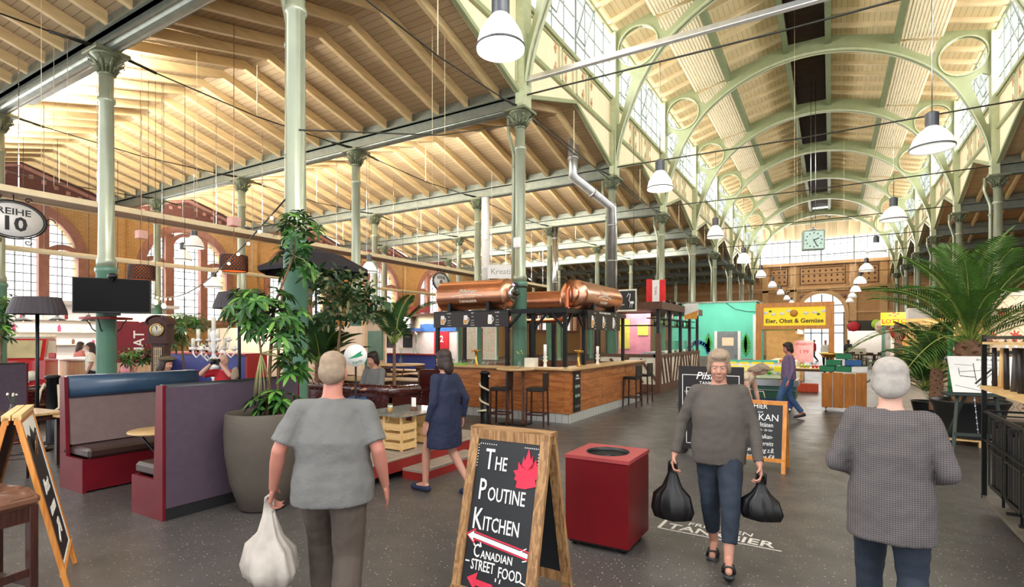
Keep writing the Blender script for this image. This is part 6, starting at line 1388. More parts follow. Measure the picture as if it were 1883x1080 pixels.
for i in range(4): MB().box(-.6 + i * .33, -.01, -.15, -.35 + i * .33, .0, -.03).build('yellow_tag', M['sign_yellow'], t)
MB().box(-.7, .0, -1.15, .7, .03, -.05).build('panel', M['off_white'], t)
# ---- cart clad with orange slabs, carrying boxes
ca = at(1510, 758); cb = at(1572, 745)
t = thing('slab_cart', 'low cart clad with orange wooden slabs, loaded with green and blue boxes', 'cart', (ca.x + .47, ca.y + .05, 0), 0); L = .94
for i in range(4): MB().box(-L / 2 + i * L / 4 + .01, -.04, .12, -L / 2 + (i + 1) * L / 4 - .01, .0, .95 + .02 * (i % 2), .008).build('slab', pm('slab_orange', '#b8701f', .5, 0, .25, 5, sc=(3, 3, .5)), t)
MB().box(-L / 2 + .02, 0, .14, L / 2 - .02, .75, .9).build('cart_body', M['white'], t)
for x in (-L / 2 + .1, L / 2 - .1):
    for y in (.05, .65): MB().cyl((x - .02, y, .06), (x + .02, y, .06), .06, 12).build('caster', M['steel'], t)
kx, ky = t.location.x, t.location.y; rz = t.rotation_euler.z
pm('crate_green', '#1d7a4c', .5); pm('crate_blue', '#2a5f9e', .5); pm('crate_red', '#c2352b', .5); pm('crate_orange', '#d6502c', .5)
for i, (dx, dy, mm, z) in enumerate(((-.35, .2, 'crate_green', .98), (0, .22, 'crate_green', .98), (.33, .2, 'white', .98), (-.3, .55, 'crate_green', .98), (.1, .55, 'crate_blue', .98), (-.2, .3, 'crate_green', 1.13), (.2, .35, 'crate_blue', 1.13), (.0, .5, 'crate_green', 1.28))):
    c, s_ = math.cos(rz), math.sin(rz); b = MB(); b.box(-.16, -.14, 0, .16, .14, .012).box(-.16, -.14, 0, -.145, .14, .13).box(.145, -.14, 0, .16, .14, .13).box(-.145, -.14, 0, .145, -.125, .13).box(-.145, .125, 0, .145, .14, .13)
    o = b.build('plastic_box', M[mm]); o.location = (kx + dx * c - dy * s_, ky + dx * s_ + dy * c, z + .0); o.rotation_euler = (0, 0, rz + random.uniform(-.15, .15)); tag(o, {'crate_green': 'green box stacked on the orange slab cart', 'crate_blue': 'blue box stacked on the orange slab cart', 'white': 'white box on the right of the orange slab cart'}[mm], 'box', {'crate_green': 'green boxes on the slab cart', 'crate_blue': 'blue boxes on the slab cart'}.get(mm))
t = thing('fruit_basket', 'round wicker basket held up beside the right post of the yellow sign', 'basket', (sx1 - .02, SY2 - .45, 1.2)); MB().lathe([(.2, 0), (.34, .14), (.32, .14), (.18, .02)], n=24).build('wicker_bowl', M['gold'], t); MB().cyl((0, 0, -1.2), (0, 0, 0), .02).build('stand', M['brown_wood'], t)
qd = at(1480, 720); dt = sq_table('wooden display table with fruit boxes left of the orange slab cart', (qd.x, qd.y, 0), 0, 1.3, .8, .8, 'pine', 'brown_wood')
for i, (x, y, mm) in enumerate(((-.4, 0, 'lemon'), (0, .1, 'pear'), (.35, 0, 'apple'))): fruit_tray((qd.x + x, qd.y + y, .8), mm, (3, 5), 0, .05)
o = MB().box(-.3, -.2, 0, .3, .2, .28, .01).build('plastic_box', M['crate_orange']); o.location = (qd.x + .1, qd.y - .1, .0); tag(o, 'orange red plastic box under the display table', 'box')
t = thing('price_poster', 'pink price poster standing behind the display table', 'poster', tuple(ad(1478, 645, 21)), 0); MB().box(-.33, 0, -.45, .33, .02, .4).build('sheet', pm('poster_pink', '#e7a9a9', .7), t); text('ANGEBOT', .12, (0, -.004, .25), (1, 0, 0), (0, 0, 1), M['crate_red'], t); text('1.99', .2, (0, -.004, -.05), (1, 0, 0), (0, 0, 1), M['crate_red'], t); MB().cyl((0, .03, -1.3), (0, .03, 0), .02).build('stand', M['steel'], t)
# ---- lotto kiosk and the right-hand stalls
LY = 32; lx0, lx1 = onY(1620, LY).x, onY(1669, LY).x; z0, z1 = onY(1640, LY, 598).z, onY(1640, LY, 575).z
t = thing('lotto_sign', 'yellow box sign reading Lotto with a clover', 'sign', (0, 0, 0)); MB().box(lx0, LY, z0, lx1, LY + .2, z1).build('light_panel', pm('lotto_yellow', '#f7d90e', .4, emit='#f7d90e', es=.5), t); text('LOTTO', .3, ((lx0 + lx1) / 2, LY - .01, z0 + .17), (1, 0, 0), (0, 0, 1), M['crate_red'], t, off=.03, depth=.02)
b = MB(); cx_ = (lx0 + lx1) / 2
for dx, dz in ((-.16, .0), (.0, .1), (.15, .06), (.04, -.04)): b.ball((cx_ + dx, LY - .002, z0 + .48 + dz), (.07, .006, .05), 8)
b.build('clover', M['crate_red'], t)
t = thing('lotto_kiosk', 'orange and white kiosk under the Lotto sign', 'kiosk', (0, 0, 0)); MB().box(lx0 + .4, LY + .3, 0, lx1 + 3.2, LY + 3, 2.2).build('walls', M['kitchen_white'], t); MB().box(lx0 + .9, LY + .05, 2.2, lx1 + 3.2, LY + 3, z0).build('fascia', pm('fascia_orange', '#e69a3a', .5), t); MB().box(lx1 - .2, LY + .2, 0, lx1, LY + .4, 2.2).build('post', M['fascia_orange'], t); b = MB()
for i in range(3): b.box(lx1 + .1, LY + .2, 1.0 + i * .35, lx1 + 1.6, LY + .3, 1.04 + i * .35)
b.build('magazine_rack', M['brown_wood'], t); MB().box(lx0 + .6, LY + .25, .5, lx0 + .9, LY + .3, 1.9).build('white_door', M['off_white'], t)
for x in (lx0 + .1, lx0 + .45): MB().box(x - .06, LY + .1, 0, x + .06, LY + .22, z0).build('pillar', M['column_base_green'] if x < lx0 + .2 else M['off_white'], t)
t = thing('flower_sculpture', 'big red paper poppy on a red stem in front of the Lotto kiosk', 'decoration', tuple(onY(1653, LY - 1.2, 641)) ); b = MB(); b.lathe([(.02, .3), (.28, .5), (.42, .9), (.3, .95), (.02, .55)], n=9); b.build('flower_head', M['bright_red'], t); MB().cyl((0, 0, -t.location.z), (0, 0, .35), .07).build('stem', M['bright_red'], t)
t = thing('wall_light_box', 'white boxy air unit right of the Lotto sign', 'air unit', tuple(onY(1690, LY - 3, 584))); MB().box(-.45, -.2, -.4, .45, .3, .4, .05).build('casing', M['white'], t); MB().box(.46, -.1, -.2, .5, .2, .2).build('vent', M['black'], t); MB().box(.0, .3, -.1, .1, 2.6, 0).build('bracket', M['iron_dark'], t)
t = thing('market_stall', 'dark fronted food counter with signs at the far end, left of the Lotto kiosk', 'stall', (0, 0, 0)); fy = 44; fx0, fx1 = onY(1560, fy).x, onY(1632, fy).x
MB().box(fx0, fy, 2.3, fx1, fy + .2, 3.0).build('fascia', M['iron_dark'], t); MB().box(fx0, fy + 2, 0, fx1, fy + 2.2, 2.9).build('back_wall', M['kitchen_white'], t); MB().box(fx0, fy, 0, fx1 - 1.2, fy + .3, 1.1).build('counter', M['off_white'], t); MB().lathe([(.5, -.04), (.5, .04)], (fx0 + 2.0, fy - .3, 2.55), 24, 'y', sy=1).build('round_sign', M['fruit_egg'], t); MB().lathe([(.32, -.04), (.32, .04)], (fx1 - .6, fy - .1, 2.75), 20, 'y').build('round_sign', M['paint_lime'], t); b = MB().ball((fx0 + .3, fy - .1, 2.6), (.4, .1, .35), 12); b.build('red_sign', M['panel_red'], t)
text('Imbiss', .3, (fx0 + 2.0, fy - .35, 2.55), (1, 0, 0), (0, 0, 1), M['crate_red'], t)
for i, px in enumerate((1560, 1575, 1590, 1600, 1612, 1626)): q = onY(px, 41 + (i % 3)); dup(c0, (q.x, q.y, 0), i, 'dark chair at the far stalls left of the Lotto kiosk', 'dark chairs at the far stalls')
for i, px in enumerate((1568, 1595, 1620)): q = onY(px, 42.5); dup(tb, (q.x, q.y, 0), 0, 'dark table at the far stalls left of the Lotto kiosk', 'dark tables at the far stalls')
t = thing('arched_menu_board', 'brown arched blackboard reading Halal Kebap behind the palm', 'sign', tuple(onY(1716, 34, 618))); MB().box(-.42, 0, -.35, .42, .04, .75).build('board', M['sign_black'], t); b = MB(); b.box(-.48, -.01, -.4, -.42, .05, .75).box(.42, -.01, -.4, .48, .05, .75).box(-.48, -.01, -.41, .48, .05, -.35); a1 = [(.45 * math.cos(PI - PI * i / 10), .75 + .16 * math.sin(PI * i / 10)) for i in range(11)]; b.strip([(x, .75) for x, z in a1], a1, 'y', -.01, .05); fixn(b.build('frame', M['brown_wood'], t))
for i, s_ in enumerate(('HALAL', 'KEBAP', '100%', 'FLEISCH')): text(s_, .2 - .03 * (i > 1), (0, -.005, .55 - i * .24), (1, 0, 0), (0, 0, 1), M['white'], t, off=.01, sx=.9)
b = MB()
for x in (-.4, .4): b.box(x - .03, .0, -1.8, x + .03, .04, -.35)
b.build('stand_post', M['brown_wood'], t)
t = thing('market_stall', 'beige stall with a white display behind the palm on the right', 'stall', (0, 0, 0)); sy = 26; a0, a1 = onY(1640, sy).x, onY(1745, sy).x
MB().box(a0 + .3, sy, 0, a1, sy + .2, 1.0).build('front', M['peach_wall'], t); MB().box(a0 + .2, sy - .1, 1.0, a1, sy + .9, 1.08).build('counter_top', M['white'], t); MB().box(a1 - 1.2, sy + 1.5, 0, a1 + 1.5, sy + 1.6, 2.6).build('back_wall', M['warm_wall'], t); MB().box(a1 - 1.6, sy + .9, 0, a1 - 1.35, sy + 1.15, 2.4).build('pillar', M['brown_wood'], t)
for i in range(14): o = MB().lathe([(.05, 0), (.05, .16), (.02, .22), (.02, .26)], n=8).build('bottle', M[['white', 'brown_glass', 'deck_red', 'off_white'][i % 4]]); o.location = (a0 + .5 + i * .14, sy + .2, 1.08); tag(o, 'small bottle on the beige stall counter behind the palm', 'bottle', 'bottles on the beige stall counter')
# ---- wallpapered stall wall at the right edge
m, n, bb = _new('damask'); M['damask'] = m; tc = n.nodes.new('ShaderNodeTexCoord'); sp = n.nodes.new('ShaderNodeSeparateXYZ'); n.links.new(tc.outputs['Object'], sp.inputs[0])
gx = mth(n, 'MULTIPLY', sp.outputs[0], 2.4); gz = mth(n, 'MULTIPLY', sp.outputs[2], 1.9); row = mth(n, 'FLOOR', gz); gx2 = mth(n, 'ADD', gx, mth(n, 'MULTIPLY', mth(n, 'MODULO', row, 2), .5))
dx = mth(n, 'SUBTRACT', mth(n, 'FRACT', gx2), .5); dz = mth(n, 'SUBTRACT', mth(n, 'FRACT', gz), .5); rr = mth(n, 'SQRT', mth(n, 'ADD', mth(n, 'MULTIPLY', dx, dx), mth(n, 'MULTIPLY', dz, dz))); ang = mth(n, 'ARCTAN2', dz, dx)
pet = mth(n, 'LESS_THAN', rr, mth(n, 'ADD', .2, mth(n, 'MULTIPLY', mth(n, 'SINE', mth(n, 'MULTIPLY', ang, 8)), .07))); lat = mth(n, 'LESS_THAN', mth(n, 'ABSOLUTE', mth(n, 'SUBTRACT', mth(n, 'ADD', mth(n, 'ABSOLUTE', dx), mth(n, 'ABSOLUTE', dz)), .46)), .02)
n.links.new(mixc(n, pet, mixc(n, lat, hexc('#e9cfae'), hexc('#a88a62')), hexc('#bf4a3a')), bb.inputs['Base Color'])
wx = onY(1822, 16).x; t = thing('wallpapered_booth', 'stall wall papered with red flowers at the right edge', 'booth', (wx, 16, 0)); MB().box(0, 0, 0, 3.2, .1, 2.75).build('papered_wall', m, t); MB().box(-.05, -.03, 2.75, 3.2, .13, 2.85).build('top_rail', M['off_white'], t); MB().box(0.05, -.5, 1.45, 2.2, -.05, 1.52).build('bottle_shelf', M['black'], t)
for i in range(2): MB().box(.1 + i * 1.9, -.45, 0, .16 + i * 1.9, -.1, 1.45).build('shelf_side', M['black'], t)
for i in range(7): bottle('brown bottle with a white label on the shelf below the flowered wallpaper', (wx + .2 + i * .15, 15.75, 1.52), M['brown_glass'], 'black', 'bottles below the flowered wallpaper', .3, .045)
# ---- steel rack at the right edge
RX, RY1 = 1.4, 7.45
t = thing('display_rack', 'black steel rolling rack with wooden shelves at the right edge', 'rack', (0, 0, 0)); RX2, RY0 = 2.1, 5.0
for x, y in ((RX, RY1), (RX2, RY1), (RX, RY0), (RX2, RY0)): MB().box(x - .02, y - .02, .1, x + .02, y + .02, 1.83).build('post', M['black_metal'], t)
for z, h_ in ((1.79, .03), (1.02, .02), (.72, .02)):
    b = MB(); b.box(RX - .015, RY0, z, RX + .015, RY1, z + h_).box(RX2 - .015, RY0, z, RX2 + .015, RY1, z + h_).box(RX, RY1 - .015, z, RX2, RY1 + .015, z + h_); b.build('rail', M['black_metal'], t)
MB().box(RX - .03, RY0, 1.26, RX2 + .02, RY1 + .03, 1.3).build('wooden_shelf', M['pine_y'], t); MB().box(RX - .02, RY0, 1.735, RX2 + .02, RY1 + .02, 1.76).build('wooden_shelf', M['pine_y'], t)
MB().box(RX - .02, RY0, .1, RX2 + .02, RY1 + .02, .14).build('base_plate', pm('worn_steel', '#7d766b', .45, .4, .25, 5), t); b = MB()
for y in (5.2, 5.8, 6.3, 6.7): MB().box(RX + .02, y, .14, RX2, y + .03, .165).build('base_strip', M['black'], t)
for x in (RX + .08, RX2 - .08):
    for y in (RY0 + .1, RY1 - .45): MB().cyl((x - .015, y, .045), (x + .015, y, .045), .045, 12).build('caster', M['steel'], t)
pm('grey_handle', '#4f4c4b', .5, 0, .15); pm('dark_handle', '#2a2829', .5)
for i in range(32):
    y = RY1 - .08 - i * .074; x = RX + .07 + .14 * (i % 3); mm = ['dark_handle', 'grey_handle', 'dark_handle', 'pine_z'][i % 4]
    b = MB(); tp = (x + .02 * (i % 2), y + .02, 1.7); b.tube([(x, y, 1.3), tp], [.024, .02], 10); o = b.build('table_leg', M[mm]); tag(o, {'dark_handle': 'dark tapered wooden leg standing in the steel rack', 'grey_handle': 'grey tapered wooden leg standing in the steel rack', 'pine_z': 'light pine tapered leg standing in the steel rack'}[mm], 'wooden leg', {'dark_handle': 'dark legs in the steel rack', 'grey_handle': 'grey legs in the steel rack', 'pine_z': 'pine legs in the steel rack'}[mm])
for k in range(4):
    y1 = RY1 - .06 - k * .58; y0 = y1 - .5; tt = thing('metal_basket', ['black metal basket of dark boards, rearmost on the lower rack', 'black metal basket of dark boards, second from the back of the rack', 'black metal basket of dark boards, third from the back of the rack', 'black metal basket of dark boards nearest to the camera in the rack'][k], 'basket', (RX + .03, y0, .26)); W_ = .5; D_ = y1 - y0
    b = MB()
    for x in (0, W_):
        for y in (0, D_): b.box(x - .008, y - .008, 0, x + .008, y + .008, .72)
    for z in (0, .36, .72): b.box(-.008, 0, z, .008, D_, z + .016).box(W_ - .008, 0, z, W_ + .008, D_, z + .016).box(0, -.008, z, W_, .008, z + .016).box(0, D_ - .008, z, W_, D_ + .008, z + .016)
    b.build('wire_frame', M['iron_dark'], tt)
    for i in range(6): MB().box(.02, .02 + i * D_ / 6, .02, W_ - .02, .02 + (i + .75) * D_ / 6, .62 + .03 * (i % 3)).build('dark_board', M['dark_handle'] if i % 2 else M['black'], tt)
    for z in (0,): MB().box(.0, .0, -.1, .02, .02, 0).build('foot', M['black_metal'], tt)
    b = MB().box(0, 0, -.02, W_, D_, -.0); b.build('basket_bottom', M['black_metal'], tt); 
# ---- easel with a map sheet
qe = at(1756, 832); t = thing('easel', 'dark green wooden easel holding a white drawing beside the palm pot', 'easel', (qe.x + .32, qe.y + .05, 0), R(8)); pm('easel_green', '#2c3a33', .5)
for x in (-.3, .3): b = MB(); b.bar((x * 1.15, 0, 0), (x * .75, .2, 1.0), .045, .03); b.build('leg', M['easel_green'], t)
b = MB(); b.bar((-.3, .6, 0), (-.1, .22, .95), .04, .03); b.build('leg', M['easel_green'], t); b = MB(); b.bar((-.32, .04, .28), (.32, .04, .28), .03, .05); b.build('crossbar', M['easel_green'], t); b = MB(); b.box(-.42, .05, .88, .42, .3, .94, .01); b.build('tray', M['easel_green'], t)
b = MB()
for k in range(14): z = .3 + k * .045; b.bar((.0, .1 + k * .012, z), (.0, .1 + k * .012, z + .035), .018 if k % 2 else .006, .006 if k % 2 else .018)
b.build('chain', M['steel'], t)
sh = thing('drawing_sheet', 'white sheet with a black line drawing of a bench, leaning on the easel', 'poster', (qe.x + .4, qe.y + .1, .945), R(8)); shm = MB(); th_ = Vector((0, .42, .9)).normalized(); A = Vector((-.42, 0, 0)); Bv = Vector((.42, 0, 0)); k_ = th_ * .62; shm.add([A, Bv, Bv + k_, A + k_, A + Vector((0, .012, 0)), Bv + Vector((0, .012, 0)), Bv + k_ + Vector((0, .012, 0)), A + k_ + Vector((0, .012, 0))], [(0, 1, 2, 3), (7, 6, 5, 4), (0, 4, 5, 1), (2, 6, 7, 3), (1, 5, 6, 2), (0, 3, 7, 4)]); fixn(shm.build('sheet', M['paper'], sh))
def on_s(x, f): return Vector((x, 0, 0)) + th_ * f + Vector((0, -.003, .0))
b = MB()
for (x0, f0, x1, f1, w2) in ((-.12, .15, .12, .4, .025), (-.1, .1, .14, .36, .008), (.14, .36, .14, .2, .008), (-.3, .35, .0, .38, .006), (-.3, .42, -.3, .3, .006), (-.1, .5, -.1, .2, .008), (-.3, .28, -.1, .26, .01), (-.02, .42, .2, .42, .006), (.12, .3, .3, .22, .006), (.1, .1, .1, .2, .03), (-.38, .12, -.05, .03, .005), (.25, .15, .25, .3, .02), (-.35, .48, -.12, .46, .004), (.02, .48, .2, .47, .004)): b.bar(on_s(x0, f0), on_s(x1, f1), w2, .003, (0, -.9, .42))
b.build('line_drawing', M['black'], sh); text('Brunch & Bier', .055, on_s(.1, .56), (1, 0, 0), th_, M['girder'], sh, shear=.3)
# ---- pallet, pots
pp = (2.15, 12.1); t = thing('pallet', 'light wooden pallet under the big palm pot', 'pallet', (pp[0], pp[1], 0)); b = MB()
for i in range(6): b.box(-.72, -.6 + i * .21, .09, .62, -.47 + i * .21, .11)
b.build('deck_boards', M['pine'], t)
for y in (-.6, -.05, .52): 
    for x in (-.7, -.05, .52): MB().box(x, y, 0, x + .1, y + .1, .09).build('block', M['pine'], t)
for x_, y_, z_, a_, b_, e_ in (((sx0 + sx1) / 2 + .2, SY2 + 2.5, 2.65, 2, 4, 160), (lx1 + 1.2, LY + .8 - 1.4, 3.1, 4, 1, 150), ((fx0 + fx1) / 2, fy + 1, 2.85, 4, 1, 60), (a1 - .3, 26.4, 2.7, 2, 1.5, 60), (wx + 1.5, 15.2, 2.9, 2, .5, 50), (-4.2, 24.8, 3.9, 2.5, .6, 60)): area('added_fill_light', (x_, y_, z_), (0, 0, 0), a_, b_, e_, (1, .95, .86))  # added fill lamps that lift the dim right and far stalls, no fittings
# ================================================================ NAVE LAMPS, CLOCK, WIRES, PALMS, PEOPLE
pm('lamp_glass', '#f4f4f0', .15, 0, .02, coat=.5, emit='#fffaf0', es=.35); pm('lamp_lit', '#ffffff', .3, emit='#fff6e6', es=3.5); pm('ribbed', '#55585c', .4, .5, .1)
def bell(label, loc, s_=1, lit=False, group=None, top=CAPZ):
    t = thing('bell_lamp', label, 'lamp', loc, 0, group); r = .27 * s_
    MB().lathe([(.085, .36), (.11, .33), (r * .62, .26), (r * .86, .15), (r, .0), (r * .98, -.03), (r * .96, 0), (r * .82, .14), (.1, .3)], n=32, caps=False).build('glass_shade', M['lamp_lit' if lit else 'lamp_glass'], t)
    MB().lathe([(r * .97, -.012), (r * 1.02, -.012), (r * 1.02, .012), (r * .97, .012)], n=32, caps=False).build('rim', M['ribbed'], t)
    b = MB(); b.lathe([(.09, .34), (.1, .36)] + [(.1 if i % 2 else .088, .37 + .012 * i) for i in range(18)] + [(.06, .6), (.02, .62)], n=18); b.build('ballast_housing', M['ribbed'], t)
    MB().lathe([(r * .9, .02), (.01, .0)], n=24).build('diffuser', M['lamp_lit'] if lit else pm('lamp_inner', '#f6f3ea', .4, emit='#fff8ea', es=.8), t)
    MB().cyl((0, 0, .6), (0, 0, top - loc[2]), .008, 5).build('cable', M['steel'], t); return t
for n in range(0, 9):
    X, Y = -3.1, yn(n); lab = {0: 'brightly lit bell lamp at the top, nearest of the left row', 1: 'second lit bell lamp of the left row, before the clerestory'}.get(n, 'bell lamp further down the left row of the nave')
    bell(lab, (X, Y, 4.97), .98, n in (0, 1, 3), None if n < 2 else 'further bell lamps of the left nave row', 7.62)
    if n: bell('large unlit bell lamp upper right, nearest of the right row' if n == 1 else 'bell lamp of the right nave row', (1.47, Y, 5.0), 1.18, n in (5, 6), None if n == 1 else 'further bell lamps of the right nave row', 7.62)
for i, (px, py, d) in enumerate(((357, 455, 16.6), (336, 478, 19), (393, 528, 19), (679, 500, 19), (690, 520, 25))): p = V(px, py, d); bell('glass bell lamp hanging in the left aisle before the arched windows' if i < 3 else 'glass bell lamp hanging beyond the black parasol', tuple(p), 1.05, False, 'aisle bell lamps before the windows' if i < 3 else 'aisle bell lamps beyond the parasol', roofz(p.y))
# clock
cl = (-.72, 30.0, 6.55); t = thing('station_clock', 'square green framed double sided clock hanging in the middle of the nave', 'clock', cl, R(12)); pm('clock_green', '#8f9f92', .5); pm('clock_face', '#bcd6cf', .4, emit='#c6e0d8', es=.15)
MB().box(-.48, -.16, -.48, .48, .16, .48, .03).build('housing', M['clock_green'], t)
MB().box(-.42, -.17, -.42, .42, -.155, .42).build('face', M['clock_face'], t); b = MB()
for i in range(12): a = PI * i / 6; b.ball((.34 * math.sin(a), -.172, .34 * math.cos(a)), (.035, .006, .035), 8)
b.build('hour_marks', M['ribbed'], t); b = MB(); b.bar((-.03, -.178, -.02), (.24, -.178, .09), .045, .01, (0, 1, 0)); b.bar((-.03, -.18, .03), (.14, -.18, -.3), .035, .01, (0, 1, 0)); b.build('hands', M['black'], t)
b = MB(); b.cyl((-.1, 0, .48), (-.1, 0, 7.75), .012, 5).cyl((.1, 0, .48), (.1, 0, 7.75), .012, 5); b.lathe([(.1, .5), (.14, .56), (.02, .64)], n=10); b.build('suspension', M['steel'], t)
# string light cable and hanging wires
wi_ = lambda nm, pts, r, lab, m_='iron_dark', cat='cable', grp=None: tag(MB().tube(pts, r, 5).build(nm, M[m_]), lab, cat, grp)
a = Vector((XL, yn(0), 4.75)); wi_('string_light', [Vector((XL + .13, yn(0) - .05, 4.7 + 0)), Vector((XL + .2, 8, 5.6)), Vector((XL + .13, yn(1), 7.0))], .012, 'thin cable sagging from the tall foreground column to the next nave column')
pts = [Vector((XL - .1, yn(0) - .1, 3.75)).lerp(Vector((-19, 8.6, 3.6)), i / 24) - Vector((0, 0, .9 * math.sin(PI * i / 24))) for i in range(25)]
t = thing('string_light', 'dark festoon cable hanging from the foreground column to the left', 'string light'); MB().tube(pts, .012, 5).build('cable', M['black'], t); b = MB()
for p in pts[1:-1]: b.ball(p - Vector((0, 0, .05)), .028, 6)
b.build('bulbs', M['bulb_emit'], t)
for i, (px, d, z0) in enumerate(((76, 9.5, 4.8), (99, 11, 4.9), (124, 11, 4.9), (1461, 20, 3), (1466, 27, 3), (1474, 33, 3), (1486, 40, 7), (795, 11.5, 5), (818, 11.5, 5), (362, 12, 4.5), (1552, 30, 3))):
    p = ad(px, 300, d); zt = vaultz(p.x) if px > 1400 else roofz(p.y); wi_('hanging_wire', [(p.x, p.y, z0), (p.x, p.y, zt)], .005, 'thin pale wire hanging from the nave roof' if px > 1400 else 'thin pale wire hanging from the aisle roof', 'cream', 'wire', 'nave wires' if px > 1400 else 'aisle wires')
# raking stays from nave columns up to the clerestory
for n in (1, 2, 3, 4, 5):
    b = MB(); b.tube([(XL + .1, yn(n) + .2, 7.55), (XL + .3, yn(n) + S * .8, 5.9)], .014, 5) if False else b.tube([(XL, yn(n), 7.5), (XL, yn(n + 1), 7.2)], .014, 5); o = b.build('nave_side_tie', M['iron_dark']); tag(o, 'thin tie between left nave columns', 'tie rod', 'left nave side ties')
# ---- palms
def frond(b, L, droop, n=34, lw=.028, ll=.42, side=1):
    pts = []
    for i in range(15): f = i / 14; pts.append(Vector((L * f * (1 - .12 * f), 0, L * .55 * f - droop * f * f * L)))
    for i in range(n * 2):
        f = .16 + .84 * (i // 2) / n; k = f * 14; j = min(13, int(k)); p = pts[j].lerp(pts[j + 1], k - j); d = (pts[j + 1] - pts[j]).normalized(); s_ = 1 if i % 2 else -1
        q = (d * .75 + Vector((0, s_ * .9, 0)) + Vector((0, 0, .28))).normalized(); ln = ll * (math.sin(PI * min(1, .12 + f * .86)) ** .6) * random.uniform(.85, 1.1); leafq(b, p, q, Vector((0, 0, 1)), ln, lw, .5, 2, .25)
    return pts
PF = []
def palm(name, label, base, H_, L, nf, spread, sc=1, trunk=True, ll=.42, lw=.028, mat='palm_leaf', group=None):
    t = thing(name, label, 'palm', base, 0, group); meshes = []
    for v in range(3):
        b = MB(); pts = frond(b, L, (.62, .85, 1.05)[v] * spread, 36, lw, ll); b.k = 1; b.tube(pts, [.016 * (1 - .7 * i / 14) for i in range(15)], 5); meshes.append(b)
    protos = []
    for i in range(nf):
        v = i % 3; a = i * 2.39996 + random.uniform(-.2, .2); tier = i / nf
        if len(protos) < 3: o = meshes[v].build('frond', [M[mat], M['palm_rib']], t); protos.append(o)
        else: o = protos[v].copy(); COL.objects.link(o); o.parent = t; KIDS[t.name].append(o)
        o.location = (.04 * math.cos(a), .04 * math.sin(a), H_ - .12 * tier); o.rotation_euler = (random.uniform(-.25, .25), -R(66) * (1 - tier) ** .6 + R(10) * tier, a); o.scale = (random.uniform(.8, 1.08),) * 3
    if trunk:
        b = MB(); r = .17 * sc; b.lathe([(r * 1.25, 0), (r * 1.2, H_ * .4), (r, H_ * .9), (r * .5, H_)], n=14)
        for i in range(70): f = i / 70; a = i * 2.4; z = H_ * f * .95; q = Vector((math.cos(a), math.sin(a), .55)); leafq(b, Vector((r * math.cos(a), r * math.sin(a), z)), q, Vector((0, 0, 1)), .13 * sc, .08 * sc, .4, 2, 0)
        b.build('trunk', pm('palm_trunk', '#7a5a44', .9, 0, .3, 10), t, False)
    return t
pm('palm_leaf', '#436822', .5, 0, .3, 2); pm('palm_rib', '#8fa04a', .5, 0, .15); pm('palm_dark', '#2c4f22', .45, 0, .3, 2)
PX, PY = 2.05, 11.95
t = thing('palm_pot', 'big black plastic tub holding the large palm on a pallet', 'pot', (PX, PY, .11)); MB().lathe([(.4, 0), (.5, .5), (.55, .6), (.56, .63), (.53, .63), (.5, .52)], n=36, caps=False).build('tub', M['black'], t); MB().lathe([(.02, .52), (.5, .53)], n=30).build('soil', M['soil'], t); MB().lathe([(.02, 0), (.4, .0)], n=30).build('tub_bottom', M['black'], t)
palm('date_palm', 'large date palm with arching green fronds standing in the black tub', (PX, PY, .63), 1.15, 2.15, 42, .7, 1.15, ll=.46, lw=.026)
q = onY(1702, 15.5); palm('areca_palm', 'smaller bushy palm left of the big date palm', (q.x, q.y, .35), .35, 1.25, 24, .8, .6, False, .34, .024, 'palm_dark'); t = thing('plant_pot', 'pot of the smaller bushy palm', 'pot', (q.x, q.y, 0)); MB().lathe([(.2, 0), (.28, .34), (.3, .36), (.26, .36), (.25, .3)], n=24, caps=False).build('pot_wall', M['black'], t); MB().lathe([(.01, .3), (.26, .31)], n=20).build('soil', M['soil'], t)
q = onY(1722, 14.2); palm('areca_palm', 'tall feathery palm between the green pole and the arched menu board', (q.x, q.y, .3), .9, 1.3, 20, .65, .6, True, .34, .024, 'palm_dark')
o = MB().cyl((0, 0, 0), (0, 0, 2.02), .045, 12).build('green_pole', pm('pole_green', '#1f7a45', .4)); q = onY(1748, 12.95); o.location = (q.x, q.y, 0); tag(o, 'slim bright green pole standing by the palm tub', 'pole')
q = at(590, 800); palm('fan_palm', 'spiky green palm right of the green column, behind the grey shirted man', (q.x, q.y, .26), 1.15, .95, 26, .5, .6, True, .34, .03, 'palm_dark')
q = ad(725, 640, 9.6); palm('kentia_palm', 'palm with a few long dark arching fronds before the extractor hood', (q.x, q.y, .02), 1.75, 1.15, 7, .8, .16, True, .4, .03, 'palm_dark')
